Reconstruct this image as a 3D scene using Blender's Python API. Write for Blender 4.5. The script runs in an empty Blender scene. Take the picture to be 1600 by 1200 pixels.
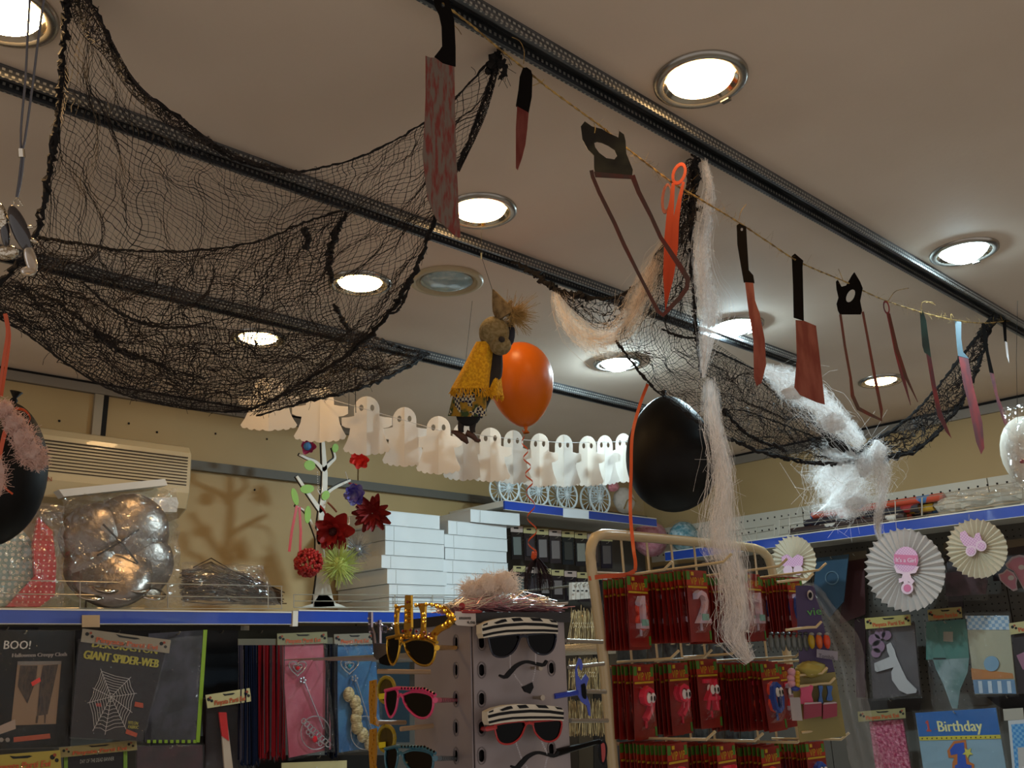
import bpy, math, random
import numpy as np
from mathutils import Vector
from mathutils.geometry import tessellate_polygon
random.seed(7); rng = np.random.default_rng(7)
SC = bpy.context.scene; COL = SC.collection
# ---------------------------------------------------------------- camera (solved from the photo's vanishing points)
FPX = 1456.877; yaw, pit, rol = 0.80853311, 0.29054828, -0.03525810
CF = np.array([math.cos(pit)*math.cos(yaw), math.cos(pit)*math.sin(yaw), math.sin(pit)])
_r = np.array([math.sin(yaw), -math.cos(yaw), 0.0]); _u = np.cross(_r, CF)
CR = math.cos(rol)*_r + math.sin(rol)*_u; CU = -math.sin(rol)*_r + math.cos(rol)*_u
CAM = np.array([0.0, 0.0, 1.6])
cd = bpy.data.cameras.new('camera'); cam = bpy.data.objects.new('camera', cd); COL.objects.link(cam)
cd.sensor_fit = 'HORIZONTAL'; cd.sensor_width = 36.0; cd.lens = 36.0*FPX/1600.0; cd.clip_start = 0.05
from mathutils import Matrix
cam.matrix_world = Matrix(((CR[0], CU[0], -CF[0], CAM[0]), (CR[1], CU[1], -CF[1], CAM[1]), (CR[2], CU[2], -CF[2], CAM[2]), (0, 0, 0, 1)))
SC.camera = cam
# ---------------------------------------------------------------- world and exposure
SC.view_settings.view_transform = 'Standard'; SC.view_settings.look = 'None'
SC.view_settings.exposure = 0.0; SC.view_settings.gamma = 1.0; SC.view_settings.use_curve_mapping = False
W = bpy.data.worlds.new('shop_ambient'); SC.world = W; W.use_nodes = True
W.node_tree.nodes['Background'].inputs[0].default_value = (0.56, 0.51, 0.48, 1)   # the rest of the lit shop behind the photographer
W.node_tree.nodes['Background'].inputs[1].default_value = 1.0
CEIL = 2.75; YB = 3.79; XR = 4.76
WARM = (1.0, 0.62, 0.27); COOL = (0.66, 0.90, 1.0)
# downlights on the ceiling grid: x, y, colour, strength
DL = [(1.46, 0.93, WARM, 40, 'warm'), (1.49, 1.66, WARM, 34, 'warm'), (1.52, 2.26, WARM, 42, 'warm'), (1.52, 2.90, WARM, 60, 'warm'),
      (2.80, 0.93, COOL, 95, 'cool'), (2.80, 1.74, COOL, 260, 'cool'), (2.79, 2.30, COOL, 520, 'cool'), (3.94, 1.75, WARM, 34, 'warm'),
      (0.32, 1.63, WARM, 80, 'warm'), (1.72, 2.08, None, 0, 'off')]
# ---------------------------------------------------------------- picking helpers
def ray(x, y): return (x-800)/FPX*CR + (600-y)/FPX*CU + CF
def P(x, y, d): return CAM + ray(x, y)*d
class Plane:
    def __init__(s, p, n): s.p = np.array(p, float); n = np.array(n, float); s.n = n/np.linalg.norm(n)
    def at(s, x, y, off=0.0):
        v = ray(x, y); q = s.p + s.n*off
        return CAM + v*(((q-CAM)@s.n)/(v@s.n))
def PY(y): return Plane((0, y, 0), (0, -1, 0))
def PX(x): return Plane((x, 0, 0), (-1, 0, 0))
def PF(x, y, d, turn=0.0, tilt=0.0):            # upright plane at that distance, facing the shop floor
    p = P(x, y, d); n = CAM-p; n[2] = 0; n /= np.linalg.norm(n)
    c, s_ = math.cos(turn), math.sin(turn); n = np.array([n[0]*c-n[1]*s_, n[0]*s_+n[1]*c, tilt])
    return Plane(p, n)
def proj(Q): v = np.array(Q)-CAM; z = v@CF; return 800+FPX*(v@CR)/z, 600-FPX*(v@CU)/z, z
# ---------------------------------------------------------------- materials
def lin(c):
    if isinstance(c, str): c = tuple(int(c[i:i+2], 16)/255 for i in (0, 2, 4))
    return tuple((v/12.92 if v <= .04045 else ((v+.055)/1.055)**2.4) for v in c)
MC = {}
def mat(name, col='808080', rough=.5, metal=0, spec=None, col2=None, scale=20, detail=3, bump=0, bscale=None, alpha=1, coat=0, sheen=0, trans=0, sub=0, emit=None, es=0, stretch=None, lo=.4, hi=.6, cmap='noise'):
    if name in MC: return MC[name]
    m = bpy.data.materials.new(name); m.use_nodes = True; nt = m.node_tree; N = nt.nodes; L = nt.links
    b = N['Principled BSDF']; c = lin(col) if isinstance(col, str) else col
    b.inputs['Base Color'].default_value = (*c, 1); b.inputs['Roughness'].default_value = rough; b.inputs['Metallic'].default_value = metal
    if spec is not None: b.inputs['Specular IOR Level'].default_value = spec
    b.inputs['Alpha'].default_value = alpha; b.inputs['Coat Weight'].default_value = coat; b.inputs['Sheen Weight'].default_value = sheen
    b.inputs['Transmission Weight'].default_value = trans
    if emit: b.inputs['Emission Color'].default_value = (*emit, 1); b.inputs['Emission Strength'].default_value = es
    tc = mp = None
    if col2 or bump:
        tc = N.new('ShaderNodeTexCoord'); mp = N.new('ShaderNodeMapping'); L.new(tc.outputs['Object'], mp.inputs[0])
        if stretch: mp.inputs['Scale'].default_value = stretch
    if col2:
        c2 = lin(col2) if isinstance(col2, str) else col2
        r = N.new('ShaderNodeValToRGB'); r.color_ramp.elements[0].color = (*c, 1); r.color_ramp.elements[1].color = (*c2, 1)
        r.color_ramp.elements[0].position = lo; r.color_ramp.elements[1].position = hi
        if cmap == 'noise':
            t = N.new('ShaderNodeTexNoise'); t.inputs['Scale'].default_value = scale; t.inputs['Detail'].default_value = detail; L.new(mp.outputs[0], t.inputs[0]); L.new(t.outputs[0], r.inputs[0])
        elif cmap == 'dots':
            t = N.new('ShaderNodeTexVoronoi'); t.inputs['Scale'].default_value = scale; t.inputs['Randomness'].default_value = 0; L.new(mp.outputs[0], t.inputs[0]); L.new(t.outputs[0], r.inputs[0])
        elif cmap == 'cells':
            t = N.new('ShaderNodeTexVoronoi'); t.inputs['Scale'].default_value = scale; L.new(mp.outputs[0], t.inputs[0]); L.new(t.outputs['Color'], r.inputs[0])
        elif cmap == 'wave':
            t = N.new('ShaderNodeTexWave'); t.inputs['Scale'].default_value = scale; t.inputs['Distortion'].default_value = 0; t.bands_direction = 'X'; L.new(mp.outputs[0], t.inputs[0]); L.new(t.outputs[0], r.inputs[0])
        elif cmap == 'wavez':
            t = N.new('ShaderNodeTexWave'); t.inputs['Scale'].default_value = scale; t.bands_direction = 'Z'; L.new(mp.outputs[0], t.inputs[0]); L.new(t.outputs[0], r.inputs[0])
        elif cmap == 'check':
            t = N.new('ShaderNodeTexChecker'); t.inputs['Scale'].default_value = scale; L.new(mp.outputs[0], t.inputs[0]); L.new(t.outputs[1], r.inputs[0])
        L.new(r.outputs[0], b.inputs['Base Color'])
    if bump:
        t2 = N.new('ShaderNodeTexNoise'); t2.inputs['Scale'].default_value = bscale or scale; t2.inputs['Detail'].default_value = 4
        bp = N.new('ShaderNodeBump'); bp.inputs['Strength'].default_value = bump; bp.inputs['Distance'].default_value = .01
        L.new(mp.outputs[0], t2.inputs[0]); L.new(t2.outputs[0], bp.inputs['Height']); L.new(bp.outputs[0], b.inputs['Normal'])
    MC[name] = m; return m
def film(name, f0=.05, tint=(1, 1, 1), bs=30, bump=.8, milk=0.0, rough=.08):     # clear crinkled plastic film
    if name in MC: return MC[name]
    m = bpy.data.materials.new(name); m.use_nodes = True; nt = m.node_tree; N = nt.nodes; L = nt.links
    N.remove(N['Principled BSDF']); out = N['Material Output']
    tc = N.new('ShaderNodeTexCoord'); t = N.new('ShaderNodeTexNoise'); t.inputs['Scale'].default_value = bs; t.inputs['Detail'].default_value = 3; t.inputs['Distortion'].default_value = 1.5
    L.new(tc.outputs['Object'], t.inputs[0]); bp = N.new('ShaderNodeBump'); bp.inputs['Strength'].default_value = bump; bp.inputs['Distance'].default_value = .02; L.new(t.outputs[0], bp.inputs['Height'])
    tr = N.new('ShaderNodeBsdfTransparent'); tr.inputs[0].default_value = (*tint, 1)
    gl = N.new('ShaderNodeBsdfGlossy'); gl.inputs['Roughness'].default_value = rough; L.new(bp.outputs[0], gl.inputs['Normal'])
    df = N.new('ShaderNodeBsdfDiffuse'); df.inputs[0].default_value = (.8, .8, .8, 1)
    fr = N.new('ShaderNodeFresnel'); fr.inputs[0].default_value = 1.4
    ad = N.new('ShaderNodeMath'); ad.operation = 'ADD'; ad.inputs[1].default_value = f0*.25; ml = N.new('ShaderNodeMath'); ml.operation = 'MULTIPLY'; ml.inputs[1].default_value = .15; L.new(fr.outputs[0], ml.inputs[0]); L.new(ml.outputs[0], ad.inputs[0])
    m1 = N.new('ShaderNodeMixShader'); m1.inputs[0].default_value = milk*.6; L.new(tr.outputs[0], m1.inputs[1]); L.new(df.outputs[0], m1.inputs[2])
    m2 = N.new('ShaderNodeMixShader'); L.new(ad.outputs[0], m2.inputs[0]); L.new(m1.outputs[0], m2.inputs[1]); L.new(gl.outputs[0], m2.inputs[2])
    L.new(m2.outputs[0], out.inputs[0]); MC[name] = m; return m
def lucent(name, col, amt=.5, rough=.7, col2=None, scale=20, stretch=None, lo=.4, hi=.6):   # thin card or paper that lets light through
    if name in MC: return MC[name]
    m = mat(name, col, rough, col2=col2, scale=scale, stretch=stretch, lo=lo, hi=hi); nt = m.node_tree; N = nt.nodes; L = nt.links; b = N['Principled BSDF']
    t = N.new('ShaderNodeBsdfTranslucent'); t.inputs[0].default_value = b.inputs['Base Color'].default_value
    if b.inputs['Base Color'].links: L.new(b.inputs['Base Color'].links[0].from_socket, t.inputs[0])
    x = N.new('ShaderNodeMixShader'); x.inputs[0].default_value = amt; L.new(b.outputs[0], x.inputs[1]); L.new(t.outputs[0], x.inputs[2]); L.new(x.outputs[0], N['Material Output'].inputs[0]); return m
# ---------------------------------------------------------------- mesh builder
class MB:
    def __init__(s): s.v = []; s.f = []; s.n = 0; s.mi = []
    def add(s, v, f, mi=0):
        v = np.asarray(v, float).reshape(-1, 3); s.v.append(v); n = s.n
        s.f += [tuple(i+n for i in q) for q in f]; s.mi += [mi]*len(f); s.n += len(v); return s
    def box(s, c, sz, rz=0, mi=0):
        h = np.array(sz)/2; q = np.array([(x, y, z) for x in (-1, 1) for y in (-1, 1) for z in (-1, 1)])*h
        if rz: co, si = math.cos(rz), math.sin(rz); q = np.stack([q[:, 0]*co-q[:, 1]*si, q[:, 0]*si+q[:, 1]*co, q[:, 2]], 1)
        return s.add(q+np.array(c), [(0, 1, 3, 2), (4, 6, 7, 5), (0, 4, 5, 1), (2, 3, 7, 6), (0, 2, 6, 4), (1, 5, 7, 3)], mi)
    def b2(s, lo, hi, mi=0): lo = np.array(lo); hi = np.array(hi); return s.box((lo+hi)/2, hi-lo, 0, mi)
    def tube(s, pts, r, n=6, closed=False, mi=0, cap=True):
        p = np.array(pts, float); k = len(p); r = np.broadcast_to(np.array(r, float), (k,))
        t = (np.roll(p, -1, 0)-np.roll(p, 1, 0)) if closed else np.gradient(p, axis=0)
        t /= np.linalg.norm(t, axis=1)[:, None]+1e-12
        a = np.cross(t, (0.03, 0.05, 1.0)); l = np.linalg.norm(a, axis=1)[:, None]; a = np.where(l > .05, a/np.maximum(l, 1e-9), 0)
        for i in range(k):
            if not a[i].any(): a[i] = a[i-1] if i and a[i-1].any() else np.cross(t[i], (1, 0, 0))
            a[i] -= t[i]*(a[i]@t[i]); a[i] /= np.linalg.norm(a[i])+1e-12
            if i and a[i]@a[i-1] < 0: a[i] = -a[i]
        b = np.cross(t, a); an = np.arange(n)*2*math.pi/n
        V = p[:, None]+(a[:, None]*np.cos(an)[None, :, None]+b[:, None]*np.sin(an)[None, :, None])*r[:, None, None]
        F = [(i*n+j, i*n+(j+1) % n, ((i+1) % k)*n+(j+1) % n, ((i+1) % k)*n+j) for i in range(k if closed else k-1) for j in range(n)]
        if cap and not closed: F += [tuple(range(n))[::-1], tuple((k-1)*n+j for j in range(n))]
        return s.add(V, F, mi)
    def grid(s, G, closed_u=False, closed_v=False, mi=0):       # G [m,n,3]
        G = np.asarray(G, float); m, n = G.shape[:2]
        F = [(i*n+j, i*n+(j+1) % n, ((i+1) % m)*n+(j+1) % n, ((i+1) % m)*n+j) for i in range(m if closed_u else m-1) for j in range(n if closed_v else n-1)]
        return s.add(G.reshape(-1, 3), F, mi)
    def lathe(s, prof, c=(0, 0, 0), n=24, ax=(0, 0, 1), mi=0, sx=1, sy=1):     # prof [(r,z)]
        ax = np.array(ax, float); ax /= np.linalg.norm(ax); u = np.cross(ax, (0, 1, 0) if abs(ax[1]) < .9 else (1, 0, 0)); u /= np.linalg.norm(u); w = np.cross(ax, u)
        an = np.arange(n)*2*math.pi/n
        G = np.array([[np.array(c)+ax*z+r*(u*math.cos(t)*sx+w*math.sin(t)*sy) for t in an] for r, z in prof]); return s.grid(G, closed_v=True, mi=mi)
    def ball(s, c, r, n=12, k=8, mi=0, jit=0):
        r = np.broadcast_to(np.array(r, float), (3,)); G = np.zeros((k+1, n, 3))
        for i in range(k+1):
            for j in range(n):
                a, b = math.pi*i/k, 2*math.pi*j/n; G[i, j] = np.array((math.sin(a)*math.cos(b), math.sin(a)*math.sin(b), math.cos(a)))*r*(1+(random.uniform(-jit, jit) if 0 < i < k else 0))+np.array(c)
        return s.grid(G, closed_v=True, mi=mi)
    def prism(s, pl, pts, th=.003, off=0.0, holes=(), mi=0, back=True):      # outline on a plane, given real thickness
        loops = [[pl.at(x, y, off) for x, y in pts]]+[[pl.at(x, y, off) for x, y in h] for h in holes]
        return s.prism3(loops, pl.n, th, mi)
    def prism3(s, loops, nrm, th, mi=0):
        nrm = np.array(nrm, float)
        n0 = np.array(nrm); a = np.cross(n0, (0, 0, 1.0)); a = a/np.linalg.norm(a) if np.linalg.norm(a) > .01 else np.array((1.0, 0, 0)); b = np.cross(n0, a)
        L2 = [[Vector((float(np.dot(q, a)), float(np.dot(q, b)), 0)) for q in lp] for lp in loops]
        T = tessellate_polygon(L2); fr = np.array([q for lp in loops for q in lp]); N = len(fr)
        V = np.vstack([fr, fr-nrm*th]); F = [tuple(t) for t in T]+[tuple(i+N for i in t[::-1]) for t in T]; o = 0
        for lp in loops:
            k = len(lp); F += [(o+i, o+i+N, o+(i+1) % k+N, o+(i+1) % k) for i in range(k)]; o += k
        return s.add(V, F, mi)
    def build(s, name, m, parent=None, smooth=False, **kw):
        V = np.vstack(s.v) if s.v else np.zeros((0, 3)); o0 = np.zeros(3)
        if parent is not None: o0 = np.array(WL[parent.name])
        elif kw.pop('center', True) and len(V): o0 = np.array([(V[:, 0].min()+V[:, 0].max())/2, (V[:, 1].min()+V[:, 1].max())/2, V[:, 2].min()])
        kw.pop('center', None)
        me = bpy.data.meshes.new(name); me.from_pydata((V-o0).tolist(), [], s.f)
        for q in (m if isinstance(m, (list, tuple)) else [m]): me.materials.append(q)
        if any(s.mi): me.polygons.foreach_set('material_index', s.mi)
        if smooth: me.polygons.foreach_set('use_smooth', [True]*len(me.polygons))
        me.update(); o = bpy.data.objects.new(name, me); COL.objects.link(o)
        if parent is not None: o.parent = parent; WL[o.name] = tuple(o0)
        else: o.location = o0; WL[o.name] = tuple(o0)
        for k, v in kw.items(): o[k] = v
        return o
WL = {}
def thing(name, label, cat, loc=(0, 0, 0), group=None, kind=None):
    o = bpy.data.objects.new(name, None); COL.objects.link(o); o.location = tuple(float(v) for v in loc); o.empty_display_size = .02; WL[o.name] = tuple(loc)
    o['label'] = label; o['category'] = cat
    if group: o['group'] = group
    if kind: o['kind'] = kind
    return o
def tag(o, label, cat, group=None):
    o['label'] = label; o['category'] = cat
    if group: o['group'] = group
    return o
def dup(root, loc, rz=None, label=None, group=None):
    r = root.copy(); COL.objects.link(r); r.location = tuple(float(v) for v in loc); WL[r.name] = tuple(loc)
    if rz is not None: r.rotation_euler = (0, 0, rz) if not isinstance(rz, tuple) else rz
    if label: r['label'] = label
    if group: r['group'] = group
    for ch in list(root.children):
        c = ch.copy(); COL.objects.link(c); c.parent = r
        for g in list(ch.children): d = g.copy(); COL.objects.link(d); d.parent = c
    return r
def smooth_path(pts, n):                        # Catmull-Rom through the points, evenly resampled
    p = np.array(pts, float)
    if len(p) == 2: return p[0]+(p[1]-p[0])*np.linspace(0, 1, n)[:, None]
    q = np.vstack([2*p[0]-p[1], p, 2*p[-1]-p[-2]]); out = []
    for i in range(1, len(q)-2):
        for t in np.linspace(0, 1, 12, endpoint=False):
            out.append(.5*((2*q[i])+(-q[i-1]+q[i+1])*t+(2*q[i-1]-5*q[i]+4*q[i+1]-q[i+2])*t*t+(-q[i-1]+3*q[i]-3*q[i+1]+q[i+2])*t**3))
    out.append(p[-1]); o = np.array(out); d = np.r_[0, np.cumsum(np.linalg.norm(np.diff(o[:, :2], axis=0), axis=1))]
    t = np.linspace(0, d[-1], n); return np.stack([np.interp(t, d, o[:, k]) for k in range(o.shape[1])], 1)
def P3(a): return np.array([P(*q) for q in a])
_p1 = [(0, 0), (.62, 0), (.62, .16), (.44, .16), (.44, 1), (.24, 1), (0, .80), (.06, .68), (.20, .78), (.20, .16), (0, .16)]
TXT = {'1': (np.array([(x, y*1.0, 0) for x, y in _p1]), [tuple(t) for t in tessellate_polygon([[Vector((x, y, 0)) for x, y in _p1]])])}
def text_mesh(s):
    if s in TXT: return TXT[s]
    c = bpy.data.curves.new('t', 'FONT'); c.body = s; c.resolution_u = 2; c.extrude = 0; o = bpy.data.objects.new('t', c); COL.objects.link(o)
    bpy.context.view_layer.update(); me = bpy.data.meshes.new_from_object(o); V = np.array([v.co[:] for v in me.vertices]); F = [tuple(p.vertices) for p in me.polygons]
    bpy.data.objects.remove(o); bpy.data.curves.remove(c); bpy.data.meshes.remove(me)
    V[:, 0] -= V[:, 0].min(); w = V[:, 0].max(); V /= w; TXT[s] = (V, F); return TXT[s]
def text(mb, pl, s, p0, p1, off=.002, h=None, mi=0, bold=False, arc=0):    # flat lettering from pixel p0 to p1 along its baseline
    V, F = text_mesh(s); a = pl.at(*p0, off); b = pl.at(*p1, off); ex = b-a; L = np.linalg.norm(ex); ex /= L; ey = np.cross(pl.n, ex); ey = ey if ey[2] > 0 else -ey
    sy = L
    if h: sy = h/max(V[:, 1].max(), 1e-6)*np.linalg.norm(pl.at(p0[0], p0[1]-1, off)-a)
    Q = a+ex*(V[:, :1]*L)+ey*(V[:, 1:2]*sy+arc*L*(V[:, :1]*(1-V[:, :1])))
    mb.add(Q, F, mi)
    if bold:
        for dx, dn in ((.004, .0004), (-.004, .0008)): mb.add(Q+ex*dx*L*2+pl.n*dn, F, mi)
    return mb
def circ(cx, cy, rx, ry=None, n=16, a0=0, rot=0):
    ry = rx if ry is None else ry; o = []
    for i in range(n):
        t = a0+2*math.pi*i/n; x, y = rx*math.cos(t), ry*math.sin(t); o.append((cx+x*math.cos(rot)-y*math.sin(rot), cy+x*math.sin(rot)+y*math.cos(rot)))
    return o
def strip(pts, w):                              # outline of a polyline with width (pixels)
    p = np.array(pts, float); t = np.gradient(p, axis=0); t /= np.linalg.norm(t, axis=1)[:, None]; n = np.stack([-t[:, 1], t[:, 0]], 1); w = np.broadcast_to(np.array(w, float), (len(p),))[:, None]/2
    return [tuple(q) for q in p+n*w]+[tuple(q) for q in (p-n*w)[::-1]]
def rect(x0, y0, x1, y1): return [(x0, y0), (x1, y0), (x1, y1), (x0, y1)]
# ================================================================ the room
m_ceil = mat('ceiling_paint', 'e6d4c2', .75, col2='decbb8', scale=1.5, bump=.05, bscale=60)
m_wall = mat('cream_wall_panel', 'c2a878', .6, col2='b69c6c', scale=1.2)
m_wallg = mat('grey_cornice', '8e877c', .5); m_dark = mat('black_gap', '0c0a0a', .8)
m_floor = mat('pale_floor_tile', 'cfcac0', .4, col2='c4beb2', scale=2)
MB().b2((-3, -3, CEIL), (XR+.1, YB+.1, CEIL+.08)).build('ceiling', m_ceil, kind='structure')
MB().b2((-3, -3, -.1), (XR+.1, YB+.1, 0)).build('floor', m_floor, kind='structure')
wb = MB().b2((-3, YB+.012, 0), (XR+.1, YB+.1, CEIL)).build('wall_back', m_wallg, kind='structure')
wr = MB().b2((XR+.012, -3, 0), (XR+.1, YB+.012, CEIL)).build('wall_right', m_wallg, kind='structure')
# wall panels, each its own piece; a gap between lower and upper rows
xs = [-1.0, .1, 1.318, 2.55, 3.75, XR]
for i in range(5):
    a, b = xs[i], xs[i+1]
    MB().b2((a+.004, YB-.004, 2.475), (b-.004, YB+.013, CEIL-.05)).build('wall_panel', m_wall, wb)
    MB().b2((a+.004, YB-.004, .1), (b-.004, YB+.013, 2.44)).build('wall_panel', m_wall, wb)
for i, (a, b) in enumerate([(-2, -.6), (-.6, .9), (.9, 2.4), (2.4, YB)]):
    MB().b2((XR-.004, a+.002, .1), (XR+.013, b-.002, CEIL-.05)).build('wall_panel', m_wall, wr)
rl = MB(); rl.b2((1.3, YB-.03, 2.435), (XR-.01, YB-.003, 2.475)); rl.build('rail', mat('rail_grey', '66645c', .6), wb)
jt = MB(); jt.b2((1.307, YB-.012, 2.49), (1.329, YB-.0035, CEIL-.05)); jt.build('joint', m_dark, wb)
jt = MB(); jt.b2((1.272, YB-.02, 2.40), (1.306, YB-.0035, CEIL-.05)); jt.build('joint_cover', mat('joint_strip', 'a49a86', .4), wb)
sc_ = MB()
for x, z in ((1.42, 2.60), (1.54, 2.58), (1.80, 2.61), (2.05, 2.62), (1.15, 2.57), (1.62, 2.40), (2.0, 2.38)): sc_.ball((x, YB-.006, z), (.005, .003, .005), 8, 4)
sc_.build('screw_head', m_dark, wb)
MB().b2((-3, YB-.02, CEIL-.048), (XR, YB+.012, CEIL-.012)).build('trim_1', m_wallg, kind='structure')
MB().b2((-3, YB-.012, CEIL-.012), (XR, YB+.01, CEIL-.0005)).build('shadow_strip_back', m_dark, kind='structure')  # black strip puts the shadow gap under the ceiling into colour
MB().b2((XR-.02, -3, CEIL-.06), (XR+.012, YB-.02, CEIL-.015)).build('trim_3', m_wallg, kind='structure')
MB().b2((XR-.012, -3, CEIL-.015), (XR+.012, YB-.02, CEIL-.0005)).build('shadow_strip_right', m_dark, kind='structure')  # the same painted shadow gap along the right wall
# ceiling tracks: perforated galvanised rails
m_trk = mat('galvanised_rail', '6f7276', .35, metal=.75, col2='55585c', scale=8, stretch=(1, 12, 12)); m_trkd = mat('rail_hole', '101010', .8)
m_hl = mat('rail_hole_rim', 'b5b3ab', .4, metal=.4)
def track(y, x0, x1, label):
    t = thing('ceiling_rail', label, 'rail', ((x0+x1)/2, y, CEIL), 'perforated rails under the ceiling')
    z = CEIL; w = .021; b = MB()
    b.b2((x0, y-w, z-.004), (x1, y+w, z-.0003)); b.b2((x0, y-w, z-.030), (x1, y-w+.0025, z-.004)); b.b2((x0, y+w-.0025, z-.030), (x1, y+w, z-.004))
    b.b2((x0, y-w-.006, z-.032), (x1, y-w+.004, z-.030)); b.b2((x0, y+w-.004, z-.032), (x1, y+w+.006, z-.030)); b.b2((x0, y-.002, z-.0065), (x1, y+.002, z-.004))
    b.build('channel', m_trk, t)
    h = MB(); k = MB(); x = x0+.01
    while x < x1:
        for dz in (-.011, -.022): h.box((x+(.006 if dz < -.02 else 0), y-w-.0003, z+dz), (.006, .001, .005)); 
        k.box((x, y-w-.0050, z-.0325), (.0045, .003, .0008)); k.box((x+.005, y+w+.004, z-.0325), (.0045, .003, .0008)); k.box((x, y+w-.003, z-.018), (.005, .001, .006)); x += .0125
    h.build('hole', m_hl, t, kind='stuff'); k.build('edge_hole', m_hl, t, kind='stuff')
track(1.065, .45, 4.72, 'grey perforated ceiling rail the knife garland hangs below')
track(1.81, .35, 3.42, 'middle grey perforated ceiling rail, behind the orange balloon side lamps')
track(2.67, .3, 3.47, 'rearmost grey perforated ceiling rail, above the paper ghosts')
# downlights
m_ring = mat('brushed_ring', 'a8a49c', .25, metal=.9); m_ringw = mat('cream_ring', 'b9a987', .4)
m_in = mat('reflector', 'dcd4c4', .12, metal=1)
def lens(name, c, s): return mat(name, 'ffffff', .3, emit=c, es=s)
where = ['big warm glowing ceiling downlight, nearest, right of the long rail', 'warm glowing downlight beside the blood-red cleaver blade', 'warm glowing downlight shining through the big black net',
         'small warm downlight low in the big net, near the back wall', 'cool white downlight at the right edge beyond the rail', 'cool white downlight between the two hanging nets and machete',
         'cool white downlight just above and left of the black balloon', 'warm downlight behind the far hacksaw cutout', 'warm downlight cut off by the top left corner', 'unlit ceiling downlight with bluish glass and cream ring']
for i, (x, y, c, s, k) in enumerate(DL):
    t = thing('downlight', where[i], 'ceiling light', (x, y, CEIL), 'round recessed downlights'); R = .098 if k != 'off' else .115
    b = MB(); b.lathe([(R, -.0005), (R-.001, -.008), (R-.008, -.012), (R-.020, -.011), (R-.022, -.004), (R-.026, -.001)], (x, y, CEIL), 48); b.build('trim_ring', m_ring if k != 'off' else m_ringw, t, smooth=True)
    b = MB(); b.lathe([(R-.022, -.009), (R-.030, -.003), (R-.034, -.0006)], (x, y, CEIL), 48); b.build('reflector', m_in if k != 'off' else m_ringw, t, smooth=True)
    b = MB(); b.lathe([(R-.033, -.005), (R-.045, -.011-.006*(k == 'cool')), (R-.065, -.0165-.014*(k == 'cool')), (.0001, -.019-.018*(k == 'cool'))], (x, y, CEIL), 40)
    b.build('lamp_glass', lens('lamp_'+k+str(s), c, s) if c else mat('aqua_glass', '8fa6aa', .15, col2='a9b6b4', scale=25, coat=.5), t, smooth=True)
    if i in (0, 4, 5):
        b = MB(); b.box((x+R-.008, y, CEIL-.012), (.012, .02, .006)); b.build('clip', m_ring, t)
# ================================================================ nets and webs
m_net = mat('black_net_thread', '17110f', .85, col2='2a211d', scale=40); m_cord = mat('black_net_cord', '120d0c', .9)
def coons(top, bot, lef, rig, nu, nv):          # curves as (x,y,depth) lists; u along top, v down
    T = smooth_path(top, nu); B = smooth_path(bot, nu); L = smooth_path(lef, nv); R = smooth_path(rig, nv)
    u = np.linspace(0, 1, nu)[None, :, None]; v = np.linspace(0, 1, nv)[:, None, None]
    return (1-v)*T[None]+v*B[None]+(1-u)*L[:, None]+u*R[:, None]-((1-u)*(1-v)*T[0]+u*(1-v)*T[-1]+(1-u)*v*B[0]+u*v*B[-1])
def field(shape, amp, sm):
    a = rng.normal(size=shape)
    for _ in range(sm):
        for ax in (0, 1): a = (np.roll(a, 1, ax)+a+np.roll(a, -1, ax))/3
    return a/(a.std()+1e-9)*amp
def strands(mb, S, r, step, mi=0):               # S pixel+depth sheet [nv,nu,3] as world; tubes along both axes
    def many(paths):
        p = np.asarray(paths); m, k, _ = p.shape; t = np.gradient(p, axis=1); t /= np.linalg.norm(t, axis=2)[..., None]+1e-9
        a = np.cross(t, CF); a /= np.linalg.norm(a, axis=2)[..., None]+1e-9; b = np.cross(t, a)
        rr = r*(1+.35*rng.normal(size=(m, 1, 1))).clip(.5, 2)*(1+.25*rng.normal(size=(m, k, 1)).clip(-1.5, 2))
        V = np.stack([p+(a*math.cos(q)+b*math.sin(q))*rr for q in (0.52, 2.62, 4.71)], 2)   # m,k,3,3
        F = []
        for i in range(m):
            o = i*k*3
            for j in range(k-1):
                q = o+j*3; F += [(q, q+1, q+4, q+3), (q+1, q+2, q+5, q+4), (q+2, q, q+3, q+5)]
        mb.add(V.reshape(-1, 3), F, mi)
    many(S); many(np.transpose(S, (1, 0, 2)))
def net_sheet(top, bot, lef, rig, nu, nv, r, jx=2.5, warp=0, bunch=0, drop=0):
    G = coons(top, bot, lef, rig, nu, nv)
    edge = np.minimum(1, np.minimum(np.arange(nv)[:, None], np.arange(nv)[::-1][:, None])/4)*np.minimum(1, np.minimum(np.arange(nu)[None], np.arange(nu)[::-1][None])/4)
    if bunch:                                    # threads drawn together into runs, as pulled gauze does
        a = field((nv, nu), bunch, 3)
        for _ in range(6): a = (np.roll(a, 1, 0)+2*a+np.roll(a, -1, 0))/4
        G[..., 0] += a/(a.std()+1e-9)*bunch*edge
    G[..., 0] += field((nv, nu), warp, 8)*edge+rng.normal(size=(nv, nu))*jx*edge; G[..., 1] += field((nv, nu), warp, 8)*edge+rng.normal(size=(nv, nu))*jx*edge
    G[..., 2] += field((nv, nu), .02, 8)*edge
    D = CAM+((G[..., :1]-800)/FPX*CR+(600-G[..., 1:2])/FPX*CU+CF)*G[..., 2:3]
    mb = MB(); strands(mb, D, r, 1); return mb, G
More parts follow.
